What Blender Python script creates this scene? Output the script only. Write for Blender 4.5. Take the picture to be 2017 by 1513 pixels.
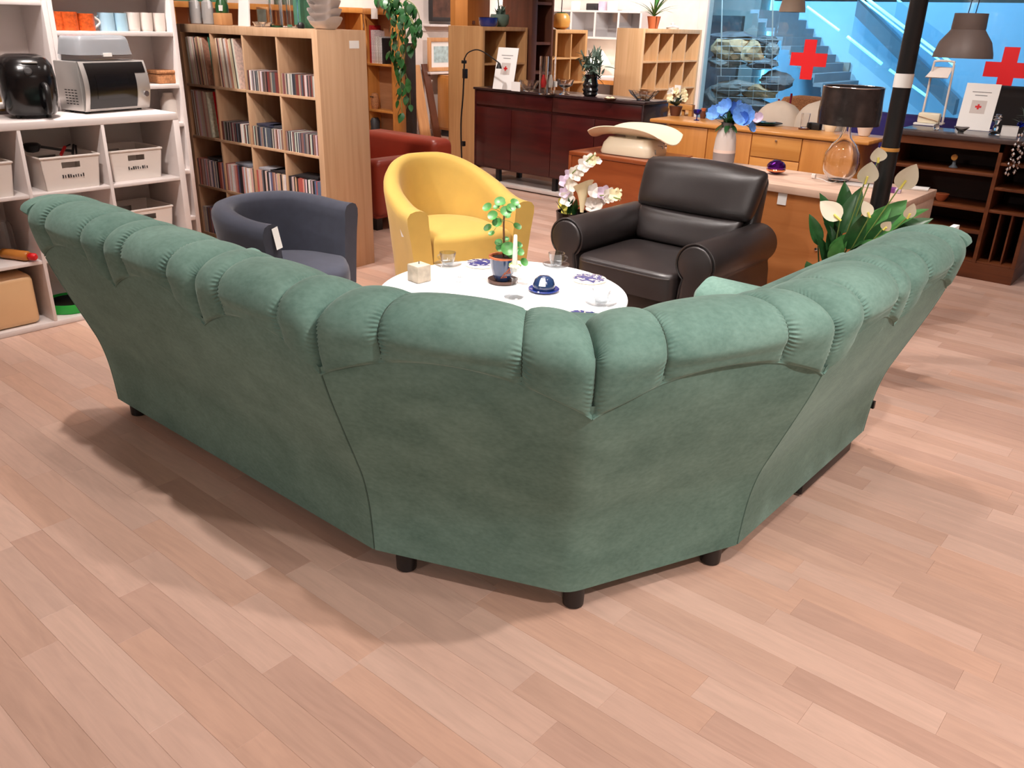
import bpy, bmesh, math, random
import numpy as np
from mathutils import Matrix, Vector
for o in list(bpy.data.objects): bpy.data.objects.remove(o)
SC = bpy.context.scene
COL = SC.collection
rng = random.Random(7)

# ------------------------------------------------------------------ camera
FPX, PITCH, ROLL, CAMH, YAW = 1656.3, 0.40710, 0.02875, 1.5656, math.radians(40)
def _axes():
    F = np.array([0, math.cos(PITCH), -math.sin(PITCH)]); u0 = np.array([0, math.sin(PITCH), math.cos(PITCH)]); x0 = np.array([1., 0, 0])
    x = math.cos(ROLL)*x0 + math.sin(ROLL)*u0; u = -math.sin(ROLL)*x0 + math.cos(ROLL)*u0
    c, s = math.cos(YAW), math.sin(YAW)
    Q = np.array([[c, -s, 0], [s, c, 0], [0, 0, 1]])
    return Q@x, Q@u, Q@F
CR, CU, CF = _axes()
CC = np.array([0, 0, CAMH])
cam_d = bpy.data.cameras.new('camera'); cam = bpy.data.objects.new('camera', cam_d); COL.objects.link(cam)
cam_d.sensor_width = 36; cam_d.lens = FPX/2017*36; cam_d.clip_end = 200
mw = Matrix.Identity(4)
for i in range(3):
    mw[i][0] = CR[i]; mw[i][1] = CU[i]; mw[i][2] = -CF[i]; mw[i][3] = CC[i]
cam.matrix_world = mw
SC.camera = cam
# survey helpers: a sight line met with a plane of known place gives a point in the room
def _ray(u, v): return CR*((u-1008.5)/FPX) - CU*((v-756.5)/FPX) + CF
def PZ(u, v, z=0.): d = _ray(u, v); return CC + d*((z-CAMH)/d[2])
def PX(u, v, x): d = _ray(u, v); return CC + d*(x/d[0])
def PY(u, v, y): d = _ray(u, v); return CC + d*(y/d[1])
def proj(p):
    d = np.asarray(p, float)-CC; w = d@CF
    return 1008.5+FPX*(d@CR)/w, 756.5-FPX*(d@CU)/w, w

# ------------------------------------------------------------------ world, lights, exposure
SC.view_settings.view_transform = 'Standard'; SC.view_settings.look = 'None'
SC.view_settings.gamma = 1; SC.view_settings.use_curve_mapping = False
SC.view_settings.exposure = 0.0
W = bpy.data.worlds.new('world'); SC.world = W; W.use_nodes = True
W.node_tree.nodes['Background'].inputs[0].default_value = (.75, .82, 1, 1)
W.node_tree.nodes['Background'].inputs[1].default_value = 0.03
CEIL = 3.25
WARM = (1.0, .915, .87)
def spot(name, loc, target, watts, deg=80, blend=.5, size=.07, col=WARM):
    d = bpy.data.lights.new(name, 'SPOT'); d.energy = watts; d.color = col; d.spot_size = math.radians(deg); d.spot_blend = blend; d.shadow_soft_size = size
    o = bpy.data.objects.new(name, d); COL.objects.link(o); o.location = loc
    o.rotation_euler = (Vector(target)-Vector(loc)).to_track_quat('-Z', 'Y').to_euler()
    return o
def area(name, loc, target, watts, sx, sy, col):
    d = bpy.data.lights.new(name, 'AREA'); d.energy = watts; d.color = col; d.shape = 'RECTANGLE'; d.size = sx; d.size_y = sy
    o = bpy.data.objects.new(name, d); COL.objects.link(o); o.location = loc
    o.rotation_euler = (Vector(target)-Vector(loc)).to_track_quat('-Z', 'Y').to_euler()
    return o
SPOTS = [  # shop ceiling spots plus added fill spots: place, aim, watts, cone, source radius
    ((-0.54, 1.16, 3.1), (-0.75, 1.3, 0), 40, 125, .045),
    ((-3.3, 1.2, 3.1), (-3.8, 1.7, 0), 165, 98, .045),
    ((0.0, 2.05, 3.1), (-0.1, 1.9, 0), 175, 125, .045),
    ((1.5, 1.6, 3.1), (0.9, 1.3, 0), 290, 112, .06),
    ((-2.2, -4.4, 3.1), (-2.35, 1.3, .5), 230, 32, .10),  # added fill from behind the camera, lifts the sofa's left back
    ((2.4, -2.4, 3.1), (-0.9, 1.9, .45), 190, 34, .10),  # added fill from the camera side, lifts the sofa's corner back
    ((-2.3, 2.6, 3.1), (-2.36, 2.75, 0), 420, 52, .05),
    ((-3.2, 2.7, 3.1), (-3.7, 3.3, 0), 100, 90, .06),
    ((-2.5, 3.3, 3.1), (-2.3, 4.2, 0), 130, 85, .06),
    ((-1.4, 3.7, 3.1), (-1.6, 4.8, 0), 130, 90, .06),
    ((-3.9, 1.6, 3.1), (-4.7, 1.9, .6), 40, 100, .06),
    ((-4.6, 2.0, 3.1), (-5.1, 3.5, .8), 260, 100, .06),  # added to brighten the record shelf
    ((-3.3, 5.2, 3.1), (-3.4, 6.2, .5), 170, 100, .06),
    ((-1.2, 5.6, 3.1), (-1.4, 6.6, .5), 110, 100, .06),
    ((-5.6, 5.4, 3.1), (-5.6, 6.6, .4), 170, 110, .06),
    ((-7.8, 7.4, 3.1), (-8.6, 8.4, .6), 220, 110, .06),
    ((-7.4, 5.6, 3.1), (-9.0, 5.9, 1.2), 170, 100, .06),  # added to give the far wall shelf enough light
    ((-5.0, 9.2, 3.1), (-6.6, 10.6, .8), 420, 110, .06),
    ((-7.6, 10.0, 3.1), (-8.3, 11.8, 1.2), 250, 110, .06),
    ((-3.4, 9.6, 3.1), (-3.8, 12.0, 1.2), 200, 100, .06),
    ((-1.6, 9.6, 3.1), (-1.8, 12.0, 1.2), 200, 100, .06),
]
for i, (l, t, w, a, r) in enumerate(SPOTS): spot('shop_and_fill_spot', l, t, w, a, .6, r)
for l, w in (((-0.6, -0.6, 3.2), 4), ((1.4, 1.6, 3.2), 12), ((-3.6, 4.4, 3.2), 20)): area('ambient_fill_panel', l, (l[0], l[1], 0), w, 1.2, .6, WARM)  # unseen panels added to raise the ambient light
area('mall_light', (-4.6, 13.4, 5.6), (-5.2, 16.5, 1.0), 430, 6, 2, (.46, .70, .95))
area('mall_light_far', (1.5, 18.0, 6.2), (1.0, 20.0, 0.0), 420, 8, 4, (.75, .95, .95))
spot('mall_wall_fill', (-7.6, 13.0, 3.4), (-6.2, 16.5, 1.0), 1100, 90, .6, .15, (.42, .75, 1))  # unseen spot added to lift the dark part of the blue wall
spot('mall_rock_fill', (-5.2, 12.8, 3.6), (-6.3, 14.2, 1.2), 700, 70, .5, .1, (1, .9, .78))  # unseen warm spot added to brighten the rocks

# ------------------------------------------------------------------ mesh helpers
def lin(c):
    return tuple(((x/255)/12.92 if x/255 <= .04045 else ((x/255+.055)/1.055)**2.4) for x in c)
class MB:
    def __init__(s): s.v = []; s.f = []
    def add(s, vs, fs):
        n = len(s.v); s.v += [tuple(map(float, p)) for p in vs]; s.f += [tuple(i+n for i in q) for q in fs]; return s
    def bb(s, x0, x1, y0, y1, z0, z1):
        return s.add([(x0,y0,z0),(x1,y0,z0),(x1,y1,z0),(x0,y1,z0),(x0,y0,z1),(x1,y0,z1),(x1,y1,z1),(x0,y1,z1)],
                     [(0,3,2,1),(4,5,6,7),(0,1,5,4),(1,2,6,5),(2,3,7,6),(3,0,4,7)])
    def box(s, cx, cy, cz, sx, sy, sz): return s.bb(cx-sx/2, cx+sx/2, cy-sy/2, cy+sy/2, cz-sz/2, cz+sz/2)
    def grid(s, P, close_u=False, close_v=False, cap=False):
        P = np.asarray(P, float); nu, nv = P.shape[:2]; vs = P.reshape(-1, 3); fs = []
        for i in range(nu if close_u else nu-1):
            for j in range(nv if close_v else nv-1):
                a, b = i, (i+1) % nu; c, d = j, (j+1) % nv
                fs.append((a*nv+c, b*nv+c, b*nv+d, a*nv+d))
        if cap:
            fs.append(tuple(range(nv))[::-1]); fs.append(tuple((nu-1)*nv+j for j in range(nv)))
        return s.add(vs, fs)
    def lathe(s, prof, cx=0, cy=0, z=0, seg=24, sx=1, sy=1):
        a = np.linspace(0, 2*math.pi, seg, endpoint=False); P = []
        for r, h in prof: P.append(np.stack([cx+sx*r*np.cos(a), cy+sy*r*np.sin(a), np.full(seg, z+h)], 1))
        return s.grid(np.array(P), close_v=True, cap=True)
    def cyl(s, cx, cy, z0, z1, r, seg=20, r1=None): return s.lathe([(r, z0), (r if r1 is None else r1, z1)], cx, cy, 0, seg)
    def tube(s, pts, r, seg=8, closed=False):
        pts = [np.array(p, float) for p in pts]; n = len(pts); rs = r if hasattr(r, '__len__') else [r]*n; P = []; ref = None
        for i in range(n):
            if closed: t = pts[(i+1) % n]-pts[i-1]
            else: t = pts[min(i+1, n-1)]-pts[max(i-1, 0)]
            t = t/(np.linalg.norm(t)+1e-9)
            if ref is None: ref = np.array([0, 0, 1.]) if abs(t[2]) < .9 else np.array([1., 0, 0])
            b = np.cross(t, ref); b /= np.linalg.norm(b)+1e-9; nn = np.cross(b, t); ref = nn
            P.append([pts[i]+rs[i]*(math.cos(k)*b+math.sin(k)*nn) for k in np.linspace(0, 2*math.pi, seg, endpoint=False)])
        return s.grid(np.array(P), close_u=closed, close_v=True, cap=not closed)
    def prism(s, poly, a0, a1, axis='z'):
        n = len(poly)
        def m(p, a): return (p[0], p[1], a) if axis == 'z' else ((p[0], a, p[1]) if axis == 'y' else (a, p[0], p[1]))
        vs = [m(p, a0) for p in poly]+[m(p, a1) for p in poly]
        fs = [tuple(range(n))[::-1], tuple(range(n, 2*n))]+[(i, (i+1) % n, n+(i+1) % n, n+i) for i in range(n)]
        return s.add(vs, fs)
    def pad(s, outline, z0, z1, rnd=.03, dome=.02, rings=6):
        """pillow over a plan outline: rounded edge, domed top"""
        o = np.array(outline, float); c = o.mean(0); P = [np.c_[o, np.full(len(o), z0)]]
        size = np.abs(o-c).max()
        for k in range(6):
            a = k/5*math.pi/2; ins = rnd*(1-math.cos(a)); sc = 1-ins/size
            P.append(np.c_[c+(o-c)*sc, np.full(len(o), z1-rnd+rnd*math.sin(a))])
        s0 = 1-rnd/size
        for k in range(1, rings+1):
            q = 1-k/rings; P.append(np.c_[c+(o-c)*s0*max(q, .02), np.full(len(o), z1+dome*(1-q*q))])
        return s.grid(np.array(P), close_v=True, cap=True)
    def mesh(s, name, bevel=0, seg=2, smooth=None):
        me = bpy.data.meshes.new(name); me.from_pydata(s.v, [], s.f)
        bm = bmesh.new(); bm.from_mesh(me)
        bmesh.ops.recalc_face_normals(bm, faces=bm.faces)
        if bevel:
            es = [e for e in bm.edges if len(e.link_faces) == 2 and e.calc_face_angle(0) > .5]
            bmesh.ops.bevel(bm, geom=es, offset=bevel, segments=seg, profile=.5, affect='EDGES', clamp_overlap=True)
        bm.to_mesh(me); bm.free()
        if smooth or (smooth is None and bevel):
            me.polygons.foreach_set('use_smooth', [True]*len(me.polygons))
            me.set_sharp_from_angle(angle=math.radians(40 if smooth is None or smooth is True else smooth))
        return me
    def build(s, name, mat, parent=None, world=False, bevel=0, seg=2, smooth=None, label=None, color=None):
        if world and parent is not None:
            lx, ly, lz = parent.location; c, sn = math.cos(-parent.rotation_euler[2]), math.sin(-parent.rotation_euler[2])
            s.v = [((x-lx)*c-(y-ly)*sn, (x-lx)*sn+(y-ly)*c, z-lz) for x, y, z in s.v]
        me = s.mesh(name, bevel, seg, smooth); me.materials.append(mat)
        return link(name, me, parent, label, color)
def link(name, me, parent=None, label=None, color=None):
    o = bpy.data.objects.new(name, me); COL.objects.link(o)
    if parent is not None: o.parent = parent
    if label: o['label'] = label
    if color is not None: o.color = (*color, 1)
    return o
def tag(o, label, cat, group=None, kind=None):
    if label: o['label'] = label
    if cat: o['category'] = cat
    if group: o['group'] = group
    if kind: o['kind'] = kind
    return o
def thing(name, label, cat, loc=(0, 0, 0), rz=0, group=None):
    o = bpy.data.objects.new(name, None); COL.objects.link(o); o.empty_display_size = .05
    o.location = tuple(map(float, loc)); o.rotation_euler = (0, 0, rz)
    return tag(o, label, cat, group)
def struct(o, label=None): o['kind'] = 'structure'; o['label'] = label or o.name.replace('_', ' '); return o
def copy_tree(o, parent=None):
    c = o.copy(); COL.objects.link(c); c.parent = parent
    for ch in list(o.children): copy_tree(ch, c)
    return c
def put(name, mb, mat, label, cat, loc=(0, 0, 0), rz=0, group=None, bevel=0, smooth=None, seg=2, color=None):
    """a thing that is one mesh, built around its own base"""
    o = mb.build(name, mat, None, bevel=bevel, smooth=smooth, seg=seg, color=color); o.location = tuple(map(float, loc)); o.rotation_euler = (0, 0, rz)
    return tag(o, label, cat, group)
def dirs(a): return np.array([math.cos(a), math.sin(a), 0])
def spline(pts, n):
    p = np.array(pts, float); p = np.vstack([2*p[0]-p[1], p, 2*p[-1]-p[-2]]); out = []
    m = len(p)-3
    for t in np.linspace(0, m, n):
        i = min(int(t), m-1); f = t-i; a, b, c, d = p[i:i+4]
        out.append(.5*((2*b)+(c-a)*f+(2*a-5*b+4*c-d)*f*f+(3*b-a-3*c+d)*f**3))
    return np.array(out)

# ------------------------------------------------------------------ materials
def _new(name):
    m = bpy.data.materials.new(name); m.use_nodes = True; nt = m.node_tree
    return m, nt, nt.nodes['Principled BSDF']
def N(nt, t, **kw):
    n = nt.nodes.new(t)
    for k, v in kw.items():
        if k in n.inputs: n.inputs[k].default_value = v
        else: setattr(n, k, v)
    return n
def plain(name, c, rough=.5, metal=0, var=.06, scale=6, bump=0, bscale=200, sheen=0, coat=0, spec=.5, emit=None, es=0, obj=False, trans=0, alpha=1, sss=0):
    m, nt, b = _new(name); L = nt.links
    b.inputs['Roughness'].default_value = rough; b.inputs['Metallic'].default_value = metal; b.inputs['Specular IOR Level'].default_value = spec
    tc = N(nt, 'ShaderNodeTexCoord')
    nz = N(nt, 'ShaderNodeTexNoise', Scale=scale, Detail=4.0); L.new(tc.outputs['Object'], nz.inputs['Vector'])
    mr = N(nt, 'ShaderNodeMapRange'); mr.inputs['To Min'].default_value = 1-var; mr.inputs['To Max'].default_value = 1+var
    mr.inputs['From Min'].default_value = .3; mr.inputs['From Max'].default_value = .7
    L.new(nz.outputs['Fac'], mr.inputs['Value'])
    mx = N(nt, 'ShaderNodeVectorMath', operation='SCALE')
    if obj: oi = N(nt, 'ShaderNodeObjectInfo'); L.new(oi.outputs['Color'], mx.inputs[0])
    else: mx.inputs[0].default_value = lin(c)
    L.new(mr.outputs['Result'], mx.inputs['Scale']); L.new(mx.outputs['Vector'], b.inputs['Base Color'])
    if bump:
        n2 = N(nt, 'ShaderNodeTexNoise', Scale=bscale, Detail=3.0); L.new(tc.outputs['Object'], n2.inputs['Vector'])
        bp = N(nt, 'ShaderNodeBump', Strength=bump, Distance=.002); L.new(n2.outputs['Fac'], bp.inputs['Height']); L.new(bp.outputs['Normal'], b.inputs['Normal'])
    if sheen: b.inputs['Sheen Weight'].default_value = sheen; b.inputs['Sheen Roughness'].default_value = .4
    if coat: b.inputs['Coat Weight'].default_value = coat; b.inputs['Coat Roughness'].default_value = .08
    if emit: b.inputs['Emission Color'].default_value = (*lin(emit), 1); b.inputs['Emission Strength'].default_value = es
    if trans: b.inputs['Transmission Weight'].default_value = trans
    return m
def wood(name, c1, c2, rough=.45, sc=(3, 40, 3), coat=0, bump=.05):
    m, nt, b = _new(name); L = nt.links
    tc = N(nt, 'ShaderNodeTexCoord'); mp = N(nt, 'ShaderNodeMapping'); mp.inputs['Scale'].default_value = sc
    L.new(tc.outputs['Object'], mp.inputs['Vector'])
    nz = N(nt, 'ShaderNodeTexNoise', Scale=1.0, Detail=5.0, Distortion=.6); L.new(mp.outputs['Vector'], nz.inputs['Vector'])
    cr = N(nt, 'ShaderNodeValToRGB'); cr.color_ramp.elements[0].position = .3; cr.color_ramp.elements[1].position = .7
    cr.color_ramp.elements[0].color = (*lin(c1), 1); cr.color_ramp.elements[1].color = (*lin(c2), 1)
    L.new(nz.outputs['Fac'], cr.inputs['Fac']); L.new(cr.outputs['Color'], b.inputs['Base Color'])
    b.inputs['Roughness'].default_value = rough
    if coat: b.inputs['Coat Weight'].default_value = coat; b.inputs['Coat Roughness'].default_value = .12
    if bump:
        bp = N(nt, 'ShaderNodeBump', Strength=bump, Distance=.001); L.new(nz.outputs['Fac'], bp.inputs['Height']); L.new(bp.outputs['Normal'], b.inputs['Normal'])
    return m
def glass(name, c=(255, 255, 255), rough=.02, ior=1.45):
    m, nt, b = _new(name); b.inputs['Base Color'].default_value = (*lin(c), 1); b.inputs['Transmission Weight'].default_value = 1
    b.inputs['Roughness'].default_value = rough; b.inputs['IOR'].default_value = ior
    return m
def thin_glass(name, tint=(235, 245, 248), refl=.07):
    m = bpy.data.materials.new(name); m.use_nodes = True; nt = m.node_tree; nt.nodes.clear(); L = nt.links
    out = N(nt, 'ShaderNodeOutputMaterial'); mix = N(nt, 'ShaderNodeMixShader'); t = N(nt, 'ShaderNodeBsdfTransparent'); g = N(nt, 'ShaderNodeBsdfGlossy')
    t.inputs['Color'].default_value = (*lin(tint), 1); g.inputs['Roughness'].default_value = .03
    mix.inputs[0].default_value = refl
    L.new(t.outputs[0], mix.inputs[1]); L.new(g.outputs[0], mix.inputs[2]); L.new(mix.outputs[0], out.inputs[0]); return m
def cup_glass(name):
    m = bpy.data.materials.new(name); m.use_nodes = True; nt = m.node_tree; nt.nodes.clear(); L = nt.links
    out = N(nt, 'ShaderNodeOutputMaterial'); mix = N(nt, 'ShaderNodeMixShader'); t = N(nt, 'ShaderNodeBsdfTransparent'); g = N(nt, 'ShaderNodeBsdfGlossy'); fr = N(nt, 'ShaderNodeLayerWeight', Blend=.5)
    t.inputs['Color'].default_value = (.90, .92, .93, 1); g.inputs['Roughness'].default_value = .04
    pw = N(nt, 'ShaderNodeMath', operation='POWER'); pw.inputs[1].default_value = 2.2; ma = N(nt, 'ShaderNodeMath', operation='MULTIPLY_ADD'); ma.inputs[1].default_value = .7; ma.inputs[2].default_value = .05
    L.new(fr.outputs['Facing'], pw.inputs[0]); L.new(pw.outputs[0], ma.inputs[0]); L.new(ma.outputs[0], mix.inputs[0]); L.new(t.outputs[0], mix.inputs[1]); L.new(g.outputs[0], mix.inputs[2]); L.new(mix.outputs[0], out.inputs[0]); return m
def emitter(name, c, s):
    m, nt, b = _new(name); b.inputs['Base Color'].default_value = (*lin(c), 1)
    b.inputs['Emission Color'].default_value = (*lin(c), 1); b.inputs['Emission Strength'].default_value = s; return m
def velvet(name, c1, c2):
    m, nt, b = _new(name); L = nt.links
    tc = N(nt, 'ShaderNodeTexCoord')
    n1 = N(nt, 'ShaderNodeTexNoise', Scale=5.0, Detail=5.0, Roughness=.6, Distortion=.4); n2 = N(nt, 'ShaderNodeTexNoise', Scale=60.0, Detail=4.0)
    mp = N(nt, 'ShaderNodeMapping'); mp.inputs['Scale'].default_value = (1.0, 1.0, 1.6); L.new(tc.outputs['Object'], mp.inputs['Vector'])
    for n in (n1, n2): L.new(mp.outputs['Vector'], n.inputs['Vector'])
    mx = N(nt, 'ShaderNodeMix', data_type='FLOAT'); mx.inputs[0].default_value = .35
    L.new(n1.outputs['Fac'], mx.inputs[2]); L.new(n2.outputs['Fac'], mx.inputs[3])
    cr = N(nt, 'ShaderNodeValToRGB'); cr.color_ramp.elements[0].position = .32; cr.color_ramp.elements[1].position = .68
    cr.color_ramp.elements[0].color = (*lin(c1), 1); cr.color_ramp.elements[1].color = (*lin(c2), 1)
    L.new(mx.outputs[0], cr.inputs['Fac']); L.new(cr.outputs['Color'], b.inputs['Base Color'])
    b.inputs['Roughness'].default_value = .85; b.inputs['Specular IOR Level'].default_value = .2
    b.inputs['Sheen Weight'].default_value = .35; b.inputs['Sheen Roughness'].default_value = .35
    b.inputs['Sheen Tint'].default_value = (*lin((205, 228, 218)), 1)
    n3 = N(nt, 'ShaderNodeTexNoise', Scale=900.0, Detail=2.0); L.new(tc.outputs['Object'], n3.inputs['Vector'])
    bp = N(nt, 'ShaderNodeBump', Strength=.25, Distance=.001); L.new(n3.outputs['Fac'], bp.inputs['Height']); L.new(bp.outputs['Normal'], b.inputs['Normal'])
    return m
def plankmat(name):
    m, nt, b = _new(name); L = nt.links
    at = N(nt, 'ShaderNodeAttribute', attribute_name='tone'); ge = N(nt, 'ShaderNodeNewGeometry')
    mp = N(nt, 'ShaderNodeMapping'); mp.inputs['Scale'].default_value = (3.2, 34, 1); L.new(ge.outputs['Position'], mp.inputs['Vector'])
    sp = N(nt, 'ShaderNodeSeparateColor'); L.new(at.outputs['Color'], sp.inputs[0])
    ml = N(nt, 'ShaderNodeMath', operation='MULTIPLY'); ml.inputs[1].default_value = 911.0; L.new(sp.outputs[0], ml.inputs[0])
    nz = N(nt, 'ShaderNodeTexNoise', noise_dimensions='4D', Scale=1.0, Detail=6.0, Roughness=.55, Distortion=1.2)
    L.new(mp.outputs['Vector'], nz.inputs['Vector']); L.new(ml.outputs[0], nz.inputs['W'])
    mr = N(nt, 'ShaderNodeMapRange'); mr.inputs['From Min'].default_value = .25; mr.inputs['From Max'].default_value = .75
    mr.inputs['To Min'].default_value = .90; mr.inputs['To Max'].default_value = 1.08; L.new(nz.outputs['Fac'], mr.inputs['Value'])
    mp2 = N(nt, 'ShaderNodeMapping'); mp2.inputs['Scale'].default_value = (1.6, 9, 1); L.new(ge.outputs['Position'], mp2.inputs['Vector'])
    n2 = N(nt, 'ShaderNodeTexNoise', noise_dimensions='4D', Scale=1.0, Detail=3.0, Distortion=2.5); L.new(mp2.outputs['Vector'], n2.inputs['Vector']); L.new(ml.outputs[0], n2.inputs['W'])
    wv = N(nt, 'ShaderNodeMath', operation='MULTIPLY'); wv.inputs[1].default_value = 26.0; L.new(n2.outputs['Fac'], wv.inputs[0])
    sn = N(nt, 'ShaderNodeMath', operation='SINE'); L.new(wv.outputs[0], sn.inputs[0])
    s2 = N(nt, 'ShaderNodeMath', operation='MULTIPLY_ADD'); s2.inputs[1].default_value = .022; L.new(sn.outputs[0], s2.inputs[0]); L.new(mr.outputs[0], s2.inputs[2])
    vm = N(nt, 'ShaderNodeVectorMath', operation='SCALE'); L.new(at.outputs['Color'], vm.inputs[0]); L.new(s2.outputs[0], vm.inputs['Scale'])
    L.new(vm.outputs[0], b.inputs['Base Color']); b.inputs['Roughness'].default_value = .42; b.inputs['Specular IOR Level'].default_value = .35
    return m
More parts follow.
